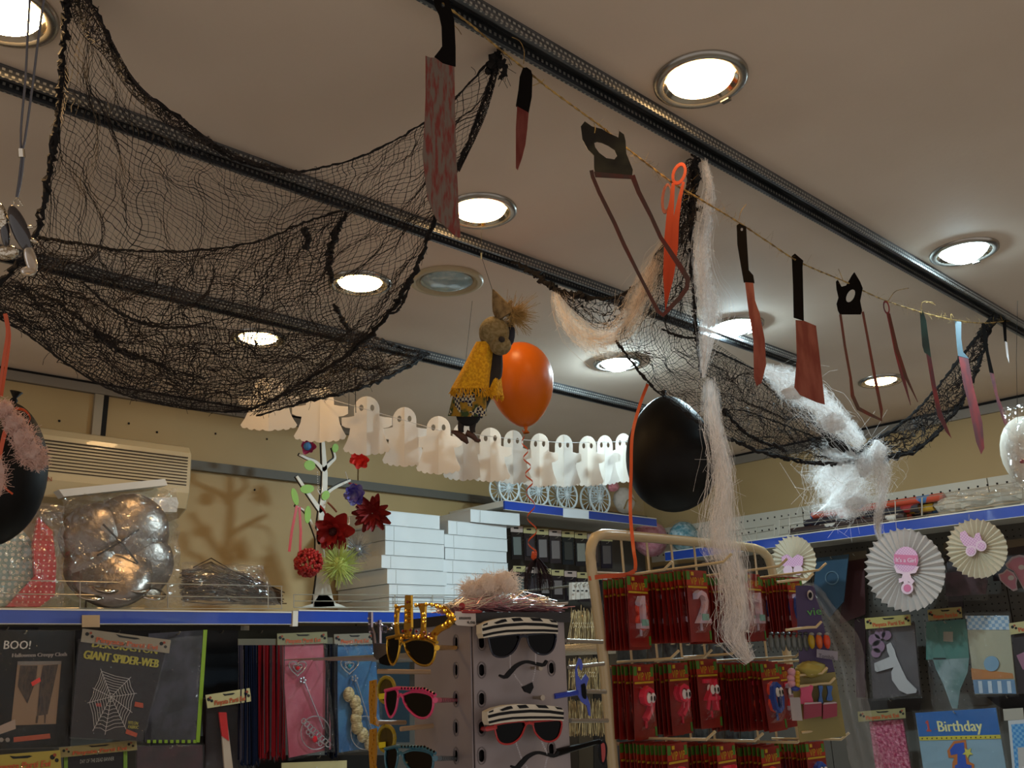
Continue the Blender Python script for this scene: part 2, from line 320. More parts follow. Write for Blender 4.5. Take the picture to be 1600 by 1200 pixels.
def cord(mb, pts, r, n=70, fuzz=.6, ends=0):
    p = P3(smooth_path(pts, n)); rr = np.interp(np.linspace(0, 1, n), np.linspace(0, 1, len(r)) if hasattr(r, '__len__') else [0, 1], r if hasattr(r, '__len__') else [r, r])
    for q in range(3): mb.tube(p+rng.normal(size=p.shape)*rr[:, None]*fuzz, rr*.7*(1+.35*rng.normal(size=n)).clip(.4, 1.8), 5)
    for _ in range(ends):
        i = rng.integers(2, n-2); s0 = p[i]; k = 6; d = rng.normal(size=3)*.006; d[2] -= .006; mb.tube([s0+d*t*t*.35+rng.normal(size=3)*.0015 for t in np.linspace(0, 2.2, k)], .0006, 3)
# --- big net over the left half
n1 = thing('halloween_net', 'large black creepy cloth net slung from three ceiling rails on the left', 'net', P(400, 640, 2.5))
E1 = [(112, -60, 1.62), (165, 50, 1.62), (215, 135, 1.64), (280, 182, 1.66), (350, 240, 1.70), (440, 268, 1.74), (520, 258, 1.76), (600, 228, 1.78), (690, 172, 1.81), (778, 82, 1.83)]
EB = [(-30, 470, 1.9), (40, 520, 2.0), (110, 572, 2.1), (180, 612, 2.2), (260, 632, 2.3), (350, 643, 2.35), (400, 636, 2.35), (470, 600, 2.32), (540, 556, 2.28), (583, 520, 2.2)]
EL = [(112, -60, 1.62), (100, 60, 1.66), (92, 170, 1.70), (74, 280, 1.75), (58, 360, 1.8), (14, 430, 1.86), (-30, 470, 1.9)]
ER = [(778, 82, 1.83), (752, 170, 1.86), (714, 262, 1.92), (680, 342, 1.98), (645, 430, 2.06), (615, 480, 2.12), (583, 520, 2.2)]
mb, _ = net_sheet(E1, EB, EL, ER, 104, 70, .00055, jx=1.0, warp=6, bunch=3); mb.build('netting', m_net, n1, kind='stuff')
E2 = [(58, 370, 2.0), (130, 382, 2.08), (210, 392, 2.14), (300, 392, 2.2), (400, 378, 2.28), (470, 350, 2.36), (545, 325, 2.44)]
EB2 = [(-30, 478, 2.05), (60, 535, 2.2), (150, 598, 2.32), (250, 632, 2.42), (350, 644, 2.5), (420, 640, 2.6), (500, 622, 2.7), (560, 600, 2.8), (610, 585, 2.9)]
EL2 = [(58, 370, 2.0), (20, 430, 2.0), (-30, 478, 2.05)]
ER2 = [(545, 325, 2.44), (518, 400, 2.5), (522, 460, 2.58), (545, 510, 2.66), (580, 525, 2.76), (610, 585, 2.9)]
mb, _ = net_sheet(E2, EB2, EL2, ER2, 112, 58, .00092, jx=1.3, warp=5, bunch=1.6); mb.build('netting', m_net, n1, kind='stuff')
mb, _ = net_sheet([(0, 440, 2.0), (110, 455, 2.1), (200, 500, 2.2), (300, 508, 2.3), (420, 520, 2.45), (575, 522, 2.66)], EB2[:9], [(0, 440, 2.0), (-30, 478, 2.05)], [(575, 522, 2.66), (610, 585, 2.9)], 96, 34, .00095, jx=1.5, warp=6); mb.build('netting', m_net, n1, kind='stuff')
mb, _ = net_sheet([(560, 518, 2.9), (590, 527, 3.0), (625, 543, 3.15), (668, 549, 3.3)], [(390, 650, 2.7), (470, 630, 2.8), (560, 607, 2.95), (620, 582, 3.1), (668, 556, 3.3)], [(560, 518, 2.9), (470, 590, 2.75), (390, 650, 2.7)], [(668, 549, 3.3), (668, 556, 3.3)], 50, 34, .0008, jx=1.6, warp=2); mb.build('netting', m_net, n1, kind='stuff')
# folded double hem at upper left
mb, _ = net_sheet([(108, -50, 1.6), (165, 45, 1.61), (215, 130, 1.62), (290, 190, 1.65), (380, 250, 1.7), (470, 268, 1.74)], [(104, -40, 1.6), (120, 40, 1.62), (165, 90, 1.64), (215, 155, 1.66), (310, 222, 1.7), (470, 275, 1.74)], [(108, -50, 1.6), (104, -40, 1.6)], [(470, 268, 1.74), (470, 275, 1.74)], 110, 13, .0007, jx=3); mb.build('netting', m_net, n1, kind='stuff')
mb, _ = net_sheet([(775, 95, 1.83), (745, 180, 1.86), (716, 265, 1.92)], [(779, 110, 1.83), (757, 185, 1.86), (718, 268, 1.92)], [(775, 95, 1.83), (779, 110, 1.83)], [(716, 265, 1.92), (718, 268, 1.92)], 60, 9, .001, jx=1.5); mb.build('netting', m_net, n1, kind='stuff')
c = MB()
cord(c, E1, [.004, .003, .0018, .002], 110, ends=22); cord(c, EL, [.005, .006, .005, .0045], 80, ends=8); cord(c, ER[:4], [.002, .004], 60); cord(c, ER[3:], [.003, .006, .004], 40, ends=14)
cord(c, E2, [.003, .0025, .003], 90); cord(c, [(545, 325, 2.44), (522, 370, 2.46), (514, 410, 2.5), (518, 440, 2.56)], [.005, .008, .006], 40, ends=4)
cord(c, EB[:8], [.0015, .002], 80, ends=20); cord(c, EB[5:], [.002, .005], 40, ends=12); cord(c, [(400, 650, 2.7), (470, 630, 2.8), (560, 607, 2.95), (620, 582, 3.1), (668, 553, 3.3)], [.002, .005, .006], 40, ends=24)
cord(c, [(560, 518, 2.9), (600, 533, 3.05), (640, 548, 3.2), (668, 552, 3.3)], [.003, .006], 30, ends=5)
cord(c, [(30, 445, 2.0), (100, 480, 2.1), (180, 540, 2.2), (260, 575, 2.3), (320, 592, 2.35)], [.002, .004, .002], 60, 1.3)
cord(c, [(128, 440, 2.0), (180, 485, 2.1), (230, 507, 2.2), (280, 512, 2.2), (330, 503, 2.25)], [.002, .0035, .002], 50)
cord(c, [(522, 477, 2.6), (535, 500, 2.65), (545, 515, 2.7)], [.006, .006], 14); cord(c, [(478, 360, 2.3), (480, 375, 2.3), (478, 388, 2.3)], [.008, .007], 10)
cord(c, [(618, 480, 2.1), (628, 470, 2.1), (630, 458, 2.1), (627, 447, 2.1)], [.002, .002], 14, .3); cord(c, [(605, 490, 2.1), (618, 487, 2.1), (632, 468, 2.09), (640, 445, 2.07)], [.003, .003], 14, .3)
c.build('edge_cord', m_cord, n1)
c = MB(); cord(c, [(763, 112, 1.83), (770, 100, 1.83), (781, 78, 1.82), (783, 70, 1.82)], [.008, .011, .006, .004], 14, ends=30); cord(c, [(778, 92, 1.82), (788, 104, 1.81), (787, 118, 1.81), (781, 122, 1.81)], [.006, .004], 12, ends=10)
cord(c, [(103, 30, 1.6), (101, 8, 1.6), (98, -30, 1.6)], [.006, .004], 12, ends=8); c.build('knot', m_cord, n1, kind='stuff')
c = MB(); cord(c, [(783, 70, 1.82), (792, 55, 1.83), (796, 48, 1.84)], .0006, 8, .2); cord(c, [(128, 0, 1.6), (130, -40, 1.62)], .001, 8, .2); c.build('tie', mat('twine_pale', '8d7a55', .8), n1, kind='stuff')
# --- second net on the right
n2 = thing('halloween_net', 'narrow black creepy cloth net draped on the right above the black balloon', 'net', P(1290, 725, 2.9))
L_ = [(1087, 248, 2.2), (1045, 372, 2.35), (1015, 430, 2.45), (985, 490, 2.5), (962, 532, 2.5), (1000, 582, 2.5), (1040, 622, 2.52), (1100, 665, 2.6), (1170, 698, 2.75), (1240, 719, 2.85), (1300, 725, 2.95), (1345, 716, 3.0), (1375, 708, 3.0)]
R_ = [(1089, 248, 2.2), (1084, 330, 2.32), (1080, 400, 2.4), (1086, 470, 2.45), (1100, 520, 2.5), (1135, 548, 2.6), (1180, 578, 2.7), (1225, 612, 2.8), (1265, 645, 2.87), (1295, 685, 2.92), (1325, 700, 2.97), (1350, 702, 3.0), (1376, 704, 3.0)]
mb, _ = net_sheet(L_, R_, [L_[0], R_[0]], [L_[-1], R_[-1]], 150, 46, .00062, jx=.9, warp=5); mb.build('netting', m_net, n2, kind='stuff')
T_ = [(1340, 702, 2.95), (1400, 668, 3.05), (1450, 622, 3.15), (1500, 560, 3.25), (1545, 502, 3.32)]; B_ = [(1370, 722, 2.95), (1435, 700, 3.05), (1485, 652, 3.15), (1522, 590, 3.25), (1548, 510, 3.32)]
mb, _ = net_sheet(T_, B_, [T_[0], B_[0]], [T_[-1], B_[-1]], 70, 22, .001, jx=3, warp=2); mb.build('netting', m_net, n2, kind='stuff')
mb, _ = net_sheet([(1108, 545, 2.9), (1180, 578, 3.0), (1240, 622, 3.05), (1270, 655, 3.1)], [(1100, 640, 2.8), (1160, 690, 2.9), (1230, 712, 3.0), (1300, 700, 3.05)], [(1108, 545, 2.9), (1100, 640, 2.8)], [(1270, 655, 3.1), (1300, 700, 3.05)], 84, 30, .0006, jx=1.3, warp=3); mb.build('netting', m_net, n2, kind='stuff')
mb, _ = net_sheet([(868, 449, 2.6), (905, 462, 2.6), (960, 463, 2.55), (1010, 425, 2.45), (1085, 300, 2.25)], [(872, 458, 2.6), (905, 492, 2.6), (950, 515, 2.55), (1020, 455, 2.45), (1088, 345, 2.25)], [(868, 449, 2.6), (872, 458, 2.6)], [(1085, 300, 2.25), (1088, 345, 2.25)], 60, 14, .0009, jx=3.5); mb.build('netting', m_net, n2, kind='stuff')
c = MB(); cord(c, [(800, 408, 2.7), (822, 420, 2.68), (845, 435, 2.65), (872, 452, 2.62), (910, 464, 2.6), (960, 466, 2.55), (1000, 442, 2.5)], [.004, .008, .008, .004, .003], 60, ends=36)
cord(c, [(1088, 243, 2.18), (1085, 290, 2.25), (1081, 330, 2.3), (1080, 400, 2.4), (1084, 450, 2.42), (1088, 520, 2.45), (1096, 590, 2.5)], [.007, .008, .006, .005, .005, .003], 80, ends=20)
cord(c, L_[4:], [.003, .003, .004, .006, .006, .006], 90, ends=30); cord(c, [(1265, 645, 2.85), (1285, 672, 2.88), (1310, 695, 2.92), (1345, 712, 2.97), (1352, 716, 3)], [.004, .01, .012, .01], 30, ends=8)
cord(c, T_, [.006, .004, .006], 50, ends=30); cord(c, B_, [.008, .006, .006], 50, ends=60); cord(c, [(1110, 545, 2.9), (1180, 578, 3.0), (1210, 600, 3)], [.003, .002], 20)
cord(c, [(1035, 515, 2.45), (1060, 525, 2.45), (1090, 530, 2.45)], [.003, .003], 16); cord(c, [(1130, 640, 2.65), (1170, 680, 2.75), (1230, 705, 2.85)], [.005, .004], 30)
cord(c, [(1108, 652, 2.65), (1150, 640, 2.7), (1210, 658, 2.8), (1290, 690, 2.9)], [.001, .0025], 40)
c.build('edge_cord', m_cord, n2)
c = MB(); cord(c, [(1545, 512, 3.3), (1547, 503, 3.3), (1549, 497, 3.3)], [.012, .01], 8, ends=14); cord(c, [(1085, 330, 2.3), (1096, 327, 2.28), (1100, 345, 2.3), (1096, 368, 2.3)], [.004, .006, .003], 12, ends=22); c.build('knot', m_cord, n2, kind='stuff')
c = MB(); cord(c, [(1087, 244, 2.18), (1088, 225, 2.17)], .0007, 6, .1); cord(c, [(800, 408, 2.7), (798, 398, 2.7)], .0007, 6, .1); cord(c, [(1549, 498, 3.3), (1556, 480, 3.3)], .001, 6, .1); c.build('tie', m_cord, n2, kind='stuff')
# --- stretched cotton webs
m_web = lucent('cotton_web', 'fbf8f6', .5, .9); m_webp = lucent('cotton_web_peach', 'f6e6d2', .5, .9)
def gauze(name, col):
    m = lucent(name, col, .5, .9); nt = m.node_tree; N = nt.nodes; L = nt.links; out = N['Material Output']; src = out.inputs[0].links[0].from_socket
    at = N.new('ShaderNodeAttribute'); at.attribute_name = 'fade'; tc = N.new('ShaderNodeTexCoord'); mp = N.new('ShaderNodeMapping'); mp.inputs['Scale'].default_value = (1, 1, .22); nz = N.new('ShaderNodeTexNoise'); nz.inputs['Scale'].default_value = 120; nz.inputs['Detail'].default_value = 5; nz.inputs['Distortion'].default_value = .6
    L.new(tc.outputs['Object'], mp.inputs[0]); L.new(mp.outputs[0], nz.inputs[0]); a = N.new('ShaderNodeMath'); a.operation = 'ADD'; L.new(nz.outputs[0], a.inputs[0]); L.new(at.outputs['Fac'], a.inputs[1])
    r = N.new('ShaderNodeMapRange'); r.inputs['From Min'].default_value = .72; r.inputs['From Max'].default_value = 1.35; r.inputs['To Max'].default_value = .72; L.new(a.outputs[0], r.inputs['Value'])
    tr = N.new('ShaderNodeBsdfTransparent'); mx = N.new('ShaderNodeMixShader'); L.new(r.outputs[0], mx.inputs[0]); L.new(tr.outputs[0], mx.inputs[1]); L.new(src, mx.inputs[2]); L.new(mx.outputs[0], out.inputs[0]); return m
m_gz = gauze('white_gauze', 'fbf8f6'); m_gzp = gauze('peach_gauze', 'f6e6d2')
def web(name, label, path, width, n, m=None, r=.00026, grp='stretched white cotton webs', clumps=(), swirl=1.0, seed=1):
    g = np.random.default_rng(seed); t = thing(name, label, 'cobweb', P(*path[0]), grp); K = 48; c = smooth_path(path, K); w = np.interp(np.linspace(0, 1, K), np.linspace(0, 1, len(width)), width)
    cc = P3(c); tt = np.gradient(cc, axis=0); tt /= np.linalg.norm(tt, axis=1)[:, None]; s1 = np.cross(tt, CF); s1 /= np.linalg.norm(s1, axis=1)[:, None]; s2 = np.cross(tt, s1); px = c[:, 2]/FPX
    mb = MB(); V = []
    for i in range(n):
        L = g.integers(10, 34); a = g.integers(0, K-10); idx = np.linspace(a, min(K-1, a+L), 9); k0 = idx.astype(int)
        o = np.clip(g.normal()*.5, -1, 1)*(.8+.35*math.sin(a*1.7)+.2*math.sin(a*.6+2))+np.cumsum(g.normal(size=9)*.2*swirl)+(g.random() < .12)*np.linspace(0, g.normal()*.9, 9); o2 = g.normal()*.3+np.cumsum(g.normal(size=9)*.1)
        q = cc[k0]+s1[k0]*(o*w[k0]*px[k0]/2*1.1)[:, None]+s2[k0]*(o2*w[k0]*px[k0]*.35)[:, None]; V.append(q)
    p = np.array(V); t_ = np.gradient(p, axis=1); t_ /= np.linalg.norm(t_, axis=2)[..., None]+1e-9; A = np.cross(t_, CF+.01); A /= np.linalg.norm(A, axis=2)[..., None]+1e-9; B = np.cross(t_, A)
    rr = r*g.uniform(.5, 1.7, size=(n, 1, 1)); VV = np.stack([p+(A*math.cos(q)+B*math.sin(q))*rr for q in (0.5, 2.6, 4.7)], 2); F = []
    for i in range(n):
        for j in range(8):
            q = i*27+j*3; F += [(q, q+1, q+4, q+3), (q+1, q+2, q+5, q+4), (q+2, q, q+3, q+5)]
    mb.add(VV.reshape(-1, 3), F)
    for _ in range(n//2):                        # short stray fibres crossing the pull
        k0 = g.integers(1, K-1); s0 = cc[k0]+s1[k0]*(np.clip(g.normal()*.5, -1.1, 1.1)*w[k0]*px[k0]*.5)+s2[k0]*g.normal()*w[k0]*px[k0]*.12; e = (s1[k0]*g.normal()+tt[k0]*g.normal()*1.2+s2[k0]*g.normal()*.4)*w[k0]*px[k0]*.32; bd = g.normal(size=3)*w[k0]*px[k0]*.10
        mb.tube([s0-e, s0-e*.3+bd, s0+e*.3+bd, s0+e+bd*.2], r*1.1, 3, cap=False)
    mb.build('fibre', m or m_web, t, kind='stuff')
    for q_ in (-1, 1):                          # thin matted layers between the fibres
        off = g.normal()*.1; J = np.linspace(-1, 1, 11); wob = np.cumsum(g.normal(size=K)*.05)
        G = np.array([[cc[i]+s1[i]*((j*.62+off+wob[i])*w[i]*px[i]*.9)+s2[i]*((q_*.12+.06*math.sin(5*j+i*.4))*w[i]*px[i]) for j in J] for i in range(K)]); gb = MB(); gb.grid(G); go = gb.build('matted_layer', m_gzp if m is not None else m_gz, t, smooth=True)
        fa = go.data.attributes.new('fade', 'FLOAT', 'POINT'); fa.data.foreach_set('value', [float((1-abs(j)**1.6)*.72*min(1, i/2+.3, (K-1-i)/3+.1)) for i in range(K) for j in J])
    for (x, y, d, rx, ry, k) in clumps: fluff(t, P(x, y, d), (rx*d/FPX, ry*d/FPX), k, m or m_web, g)
    return t
def fluff(t, c, r, k, m, g):                     # a loose tuft: soft core with curled fibres all round
    mb = MB(); G = np.zeros((9, 14, 3)); ph = g.uniform(0, 6, 6)
    for i in range(9):
        for j in range(14):
            a, b = math.pi*i/8, 2*math.pi*j/14; q = .58+.14*math.sin(3*b+ph[0]+a)+.1*math.sin(5*a+ph[1]+2*b)
            G[i, j] = c+(CR*math.sin(a)*math.cos(b)*r[0]+CU*math.cos(a)*r[1]+CF*math.sin(a)*math.sin(b)*r[0]*.7)*q
    mb.grid(G, closed_v=True); mb.build('tuft', m, t, smooth=True)
    mb = MB()
    for _ in range(int(k*1.7)):
        d = g.normal(size=3); d /= np.linalg.norm(d); s = c+(CR*d[0]*r[0]+CU*d[1]*r[1]+CF*d[2]*r[0]*.7)*g.uniform(.6, .8); e = g.normal(size=3)*np.mean(r)*.26
        mb.tube([s+e*q+d*np.mean(r)*.12*q*q+g.normal(size=3)*np.mean(r)*.05 for q in np.linspace(-.8, .8, 5)], .0003, 3, cap=False)
    mb.build('tuft_fibre', m, t, kind='stuff')
web('cotton_web', 'cream cotton cobweb slung in a V under the left arm of the second net', [(868, 455, 2.58), (885, 498, 2.57), (920, 528, 2.55), (955, 532, 2.52), (985, 505, 2.48), (1005, 460, 2.44), (1028, 405, 2.4), (1042, 372, 2.36)], [14, 30, 36, 44, 40, 34, 22, 8], 220, m_webp, seed=2)
web('cotton_web', 'thin white cotton web hanging beside the upright cord of the second net', [(1100, 246, 2.15), (1108, 300, 2.2), (1098, 370, 2.28), (1100, 430, 2.33), (1114, 490, 2.4), (1108, 530, 2.42), (1098, 590, 2.45)], [10, 20, 26, 30, 48, 24, 6], 150, swirl=.6, seed=3)
web('cotton_web', 'long white cotton web trailing down over the candle rack', [(1108, 590, 2.3), (1114, 660, 2.28), (1126, 740, 2.25), (1122, 830, 2.2), (1140, 900, 2.15), (1148, 960, 2.1), (1142, 990, 2.08), (1172, 1034, 2.05)], [24, 30, 32, 40, 52, 38, 46, 14], 260, swirl=.8, seed=4)
web('cotton_web', 'white cotton web lying over the lower right end of the second net', [(1185, 575, 2.75), (1230, 600, 2.75), (1290, 645, 2.8), (1325, 680, 2.85), (1345, 700, 2.9)], [14, 44, 46, 34, 20], 240, clumps=[(1300, 660, 2.8, 30, 22, 160), (1240, 612, 2.75, 34, 16, 160)], seed=5)
web('cotton_web', 'wispy cotton web hanging like a curtain above the gift wrap rolls', [(1330, 700, 2.95), (1318, 735, 2.97), (1330, 770, 3.0), (1345, 805, 3.0)], [100, 100, 90, 30], 260, clumps=[(1350, 725, 2.95, 18, 28, 140), (1330, 782, 3, 34, 14, 140)], seed=6)
web('cotton_web', 'small white cotton web pulled along the right tail of the second net', [(1368, 700, 2.9), (1378, 760, 2.92), (1372, 820, 2.95), (1376, 842, 2.95)], [40, 26, 12, 6], 160, clumps=[(1372, 705, 2.9, 18, 24, 100)], seed=7)
# cord hanging by the webs
# ================================================================ knife garland
m_twine = mat('jute_twine', 'c8a560', .9, col2='7d6238', scale=60); PG = Plane((0, 1.065, 0), (0, -1, 0))
tw = [(690, 3), (705, 15), (740, 42), (775, 72), (800, 92), (835, 120), (860, 140), (915, 180), (945, 202), (980, 232), (1050, 285), (1080, 303), (1150, 345), (1200, 378), (1250, 410), (1320, 440), (1350, 455), (1385, 470), (1440, 488), (1490, 500), (1535, 505), (1570, 502), (1640, 498)]
def on_string(x): y = float(np.interp(x, [a for a, _ in tw], [b for _, b in tw])); return proj(PG.at(x, y))[2]
tp = np.array([PG.at(*q) for q in tw]); tq = smooth_path(np.hstack([np.array(tw, float), np.arange(len(tw))[:, None]]), 220)
tq = np.array([PG.at(x, y) for x, y, _ in tq])
st = thing('twine', 'long fuzzy jute twine strung below the ceiling rail that carries the cutout weapons', 'string', tq[110])
b = MB()
for k in range(2):
    ph = np.arange(220)*1.1+k*math.pi; b.tube(tq+np.stack([np.zeros(220), np.cos(ph), np.sin(ph)], 1)*.0011, .0013, 5)
b.build('strand', m_twine, st)
b = MB()
for i in range(60, 205):
    for _ in range(3 if (75 < i < 120 or i > 165) else 1):
        s = tq[i]+rng.normal(size=3)*.002; e = rng.normal(size=3)*.006; b.tube([s, s+e, s+e*1.8+rng.normal(size=3)*.002], .00022, 3, cap=False)
b.build('loose_fibre', m_twine, st, kind='stuff')
b = MB()
for pts in ([(800, 58), (812, 64), (819, 80), (818, 100)], [(708, 38), (716, 46), (721, 54)], [(850, 124), (846, 128), (832, 134)], [(1154, 346), (1158, 330), (1166, 319)], [(1388, 470), (1398, 456), (1410, 452), (1420, 450)], [(1440, 486), (1440, 474), (1448, 471), (1462, 477)], [(1446, 473), (1456, 472), (1461, 476)], [(1310, 420), (1314, 430), (1318, 440)], [(946, 200), (948, 215), (946, 225)], [(928, 192), (930, 200), (929, 208)], [(1486, 500), (1486, 490), (1490, 496)], [(1566, 500), (1563, 492), (1566, 486)]):
    d = on_string(pts[0][0]); b.tube(P3([(x, y, d-.01) for x, y in smooth_path([(*q, 0) for q in pts], 9)[:, :2]]), .0009, 4)
b.build('knot_end', m_twine, st, kind='stuff')
m_hand = mat('black_handle_card', '100c0a', .8, spec=.1); m_handg = mat('olive_black_card', '4a4530', .35, col2='1a1713', scale=9); m_teal = mat('dark_teal_card', '2c4840', .4, col2='22302c', scale=12); m_blue = mat('bluegrey_card', '56707c', .4)
def blood(n, a, b_, am=.35, s=14): return lucent(n, a, am, .55, col2=b_, scale=s, stretch=(2.2, 2.2, .5), lo=.38, hi=.62)
m_b1 = lucent('blood_pale', '8c7c70', .3, .55, col2='94443c', scale=70, stretch=(2.5, 2.5, .45), lo=.42, hi=.62); m_b2 = blood('blood_red', '742a20', '8c4a3e', .15, 22); m_b3 = blood('blood_dark', '78382c', '5c443a', .2, 22); m_b4 = blood('blood_pink', 'a84a4c', '7a4a50', .35, 22); m_b5 = lucent('lamplit_red', 'd86844', .7, .5)  # m_b5: lamp shining through the scissors, put into the card colour
def weapon(name, label, x, parts, turn=0, dd=-.012, cat='decoration'):
    d = on_string(x)+dd; pl = PF(x, float(np.interp(x, [a for a, _ in tw], [c for _, c in tw])), d, turn)
    allp = [q for p in parts for q in p[1]]; by = max(q[1] for q in allp); t = thing(name, label, cat, pl.at(x, by), 'cutout weapons hung on the twine')
    for i, (nm, pts, m, *h) in enumerate(parts): MB().prism(pl, pts, .0028, .001*i, holes=h).build(nm, m, t)
    return t
weapon('cleaver_cutout', 'very large card cleaver with pale blood-streaked blade, nearest on the twine', 698, [
    ('handle', [(676, -14), (679, 8), (686, 22), (690, 40), (691, 72), (687, 78), (679, 88), (692, 98), (712, 103), (712, 75), (710, 32), (704, 10), (700, -14)], m_hand, circ(692, 7, 3, 5, 10)),
    ('blade', [(665, 87), (672, 90), (680, 90), (692, 99), (710, 104), (711, 170), (713, 240), (717, 330), (720, 371), (712, 369), (698, 355), (682, 342), (668, 310), (660, 240), (663, 200), (665, 150)], m_b1)], turn=.1, dd=-.05)
weapon('knife_cutout', 'small red-bladed card kitchen knife with a short black handle, second on the twine', 818, [
    ('handle', [(806, 165), (810, 140), (812, 120), (817, 106), (823, 105), (830, 110), (832, 118), (831, 150), (826, 176)], m_hand),
    ('blade', [(808, 166), (826, 176), (824, 200), (821, 225), (816, 245), (809, 265), (806, 262), (806, 230), (806, 200)], m_b2)])
q = lambda L, ox, oy: [(ox+x/4, oy+y/4) for x, y in L]
weapon('hacksaw_cutout', 'large card hacksaw with olive black grip and long thin red V frame', 940, [
    ('handle', q([(455, 758), (430, 790), (440, 870), (475, 935), (512, 970), (513, 1050), (520, 1085), (750, 1105), (755, 1060), (735, 1010), (715, 960), (710, 880), (700, 840), (670, 818), (664, 860), (650, 852), (600, 830), (560, 805), (500, 790)], 800, 0), m_handg, q([(513, 890), (520, 920), (545, 955), (590, 988), (640, 996), (657, 975), (640, 935), (600, 908), (560, 890), (530, 884)], 800, 0)),
    ('saw_frame', strip([(924, 266), (926, 276), (936, 300), (960, 348), (975, 382), (995, 422), (1012, 455), (1028, 486), (1036, 492), (1044, 484), (1063, 464), (1073, 450), (1075, 436), (1064, 418), (1050, 397), (1032, 370), (1017, 337), (998, 300), (988, 274)], [6, 6, 6, 6, 6, 5, 5, 6, 6, 6, 7, 7, 8, 8, 7, 6, 6, 7, 8]), m_b3),
    ('rear_bar', [(928, 268), (990, 274), (989, 279), (930, 276)], m_b3)], dd=-.02)
weapon('scissors_cutout', 'open card scissors with orange-red blade coloured as if lamplit, between hacksaw and net cord', 1062, [
    ('handle', circ(1061, 271, 11, 18, 18, 0, .35), m_b5, circ(1061, 271, 6.5, 13, 18, 0, .35)),
    ('handle', circ(1041, 310, 8, 24, 18, 0, .1), m_b2, circ(1042, 309, 4.5, 19, 18, 0, .1)),
    ('blade', strip([(1052, 286), (1050, 310), (1047, 335), (1044, 372), (1041, 430), (1040, 484)], [5, 7, 11, 12, 10, 1]), m_b5),
    ('blade', strip([(1068, 284), (1062, 310), (1056, 345), (1054, 385), (1049, 430), (1041, 478)], [4, 6, 10, 11, 8, 1]), m_b5)], dd=-.035)
weapon('machete_cutout', 'slim card carving knife, black handle, red blade reaching the cool downlight', 1158, [
    ('handle', [(1151, 352), (1155, 349), (1166, 354), (1167, 375), (1170, 422), (1177, 430), (1179, 442), (1162, 441), (1157, 412), (1152, 382)], m_hand, circ(1159, 358, 2, 3, 8)),
    ('blade', [(1164, 441), (1177, 442), (1180, 470), (1187, 490), (1195, 530), (1197, 570), (1190, 598), (1182, 603), (1178, 590), (1177, 530), (1170, 490)], m_b2)])
weapon('cleaver_cutout', 'mid-sized card cleaver with long straight black handle and dark red square blade', 1247, [
    ('handle', [(1237, 400), (1242, 396), (1255, 407), (1254, 417), (1256, 501), (1240, 496), (1239, 445)], m_hand),
    ('blade', [(1243, 500), (1256, 501), (1275, 509), (1280, 550), (1289, 632), (1275, 628), (1250, 617), (1241, 605), (1245, 560)], m_b2)])
weapon('hacksaw_cutout', 'smaller card hacksaw with solid black grip in front of the far warm downlight', 1330, [
    ('handle', [(1306, 440), (1309, 437), (1315, 448), (1322, 446), (1331, 430), (1335, 425), (1344, 440), (1348, 450), (1344, 470), (1347, 485), (1345, 491), (1312, 491), (1309, 485), (1307, 475), (1310, 465), (1307, 452)], m_hand, circ(1329, 462, 6, 11, 14, 0, .45)),
    ('saw_frame', strip([(1313, 491), (1320, 540), (1329, 590), (1332, 618), (1341, 638), (1360, 648), (1377, 656), (1377, 640), (1369, 600), (1357, 535), (1348, 487)], [4, 4, 4, 6, 6, 5, 5, 5, 5, 4, 4]), m_b3)])
weapon('scissors_cutout', 'thin pinkish red card scissors hanging right of the smaller hacksaw', 1387, [
    ('handle', circ(1385, 480, 5, 11, 14, 0, -.2), m_b4, circ(1385, 480, 3, 8, 14, 0, -.2)),
    ('blade', strip([(1387, 488), (1393, 515), (1400, 548), (1411, 590), (1423, 633)], [5, 5, 6, 6, 1]), m_b4),
    ('blade', strip([(1389, 490), (1401, 545), (1416, 590), (1434, 628)], [4, 6, 5, 1]), m_b3)])
weapon('knife_cutout', 'curved red card knife with dark teal handle, first of the far four knives', 1443, [
    ('handle', [(1437, 486), (1442, 485), (1447, 500), (1455, 559), (1444, 550), (1441, 540)], m_teal),
    ('blade', [(1447, 552), (1455, 559), (1462, 600), (1470, 640), (1487, 685), (1478, 675), (1465, 650), (1455, 600)], m_b4)])
weapon('knife_cutout', 'long pinkish card bread knife with blue-grey handle beside the net tail', 1497, [
    ('handle', [(1492, 501), (1502, 503), (1502, 530), (1505, 550), (1514, 560), (1497, 556), (1495, 540)], m_blue),
    ('blade', [(1498, 557), (1513, 560), (1520, 600), (1535, 660), (1538, 700), (1533, 710), (1525, 690), (1515, 640), (1505, 600)], m_b4)])
weapon('knife_cutout', 'thin pink-bladed card knife with curved charcoal handle, right of the net knot', 1536, [
    ('handle', [(1533, 504), (1539, 505), (1545, 550), (1553, 584), (1546, 582), (1540, 550)], m_hand),
    ('blade', [(1546, 582), (1553, 584), (1560, 620), (1572, 650), (1577, 675), (1568, 660), (1558, 630)], m_b4)])
weapon('knife_cutout', 'tiny white-bladed card knife, last at the right end of the twine', 1570, [
    ('handle', [(1566, 500), (1572, 500), (1573, 534), (1569, 534)], m_hand), ('blade', [(1570, 533), (1574, 535), (1577, 568), (1573, 557)], mat('shiny_card', 'e8dcd8', .2))])
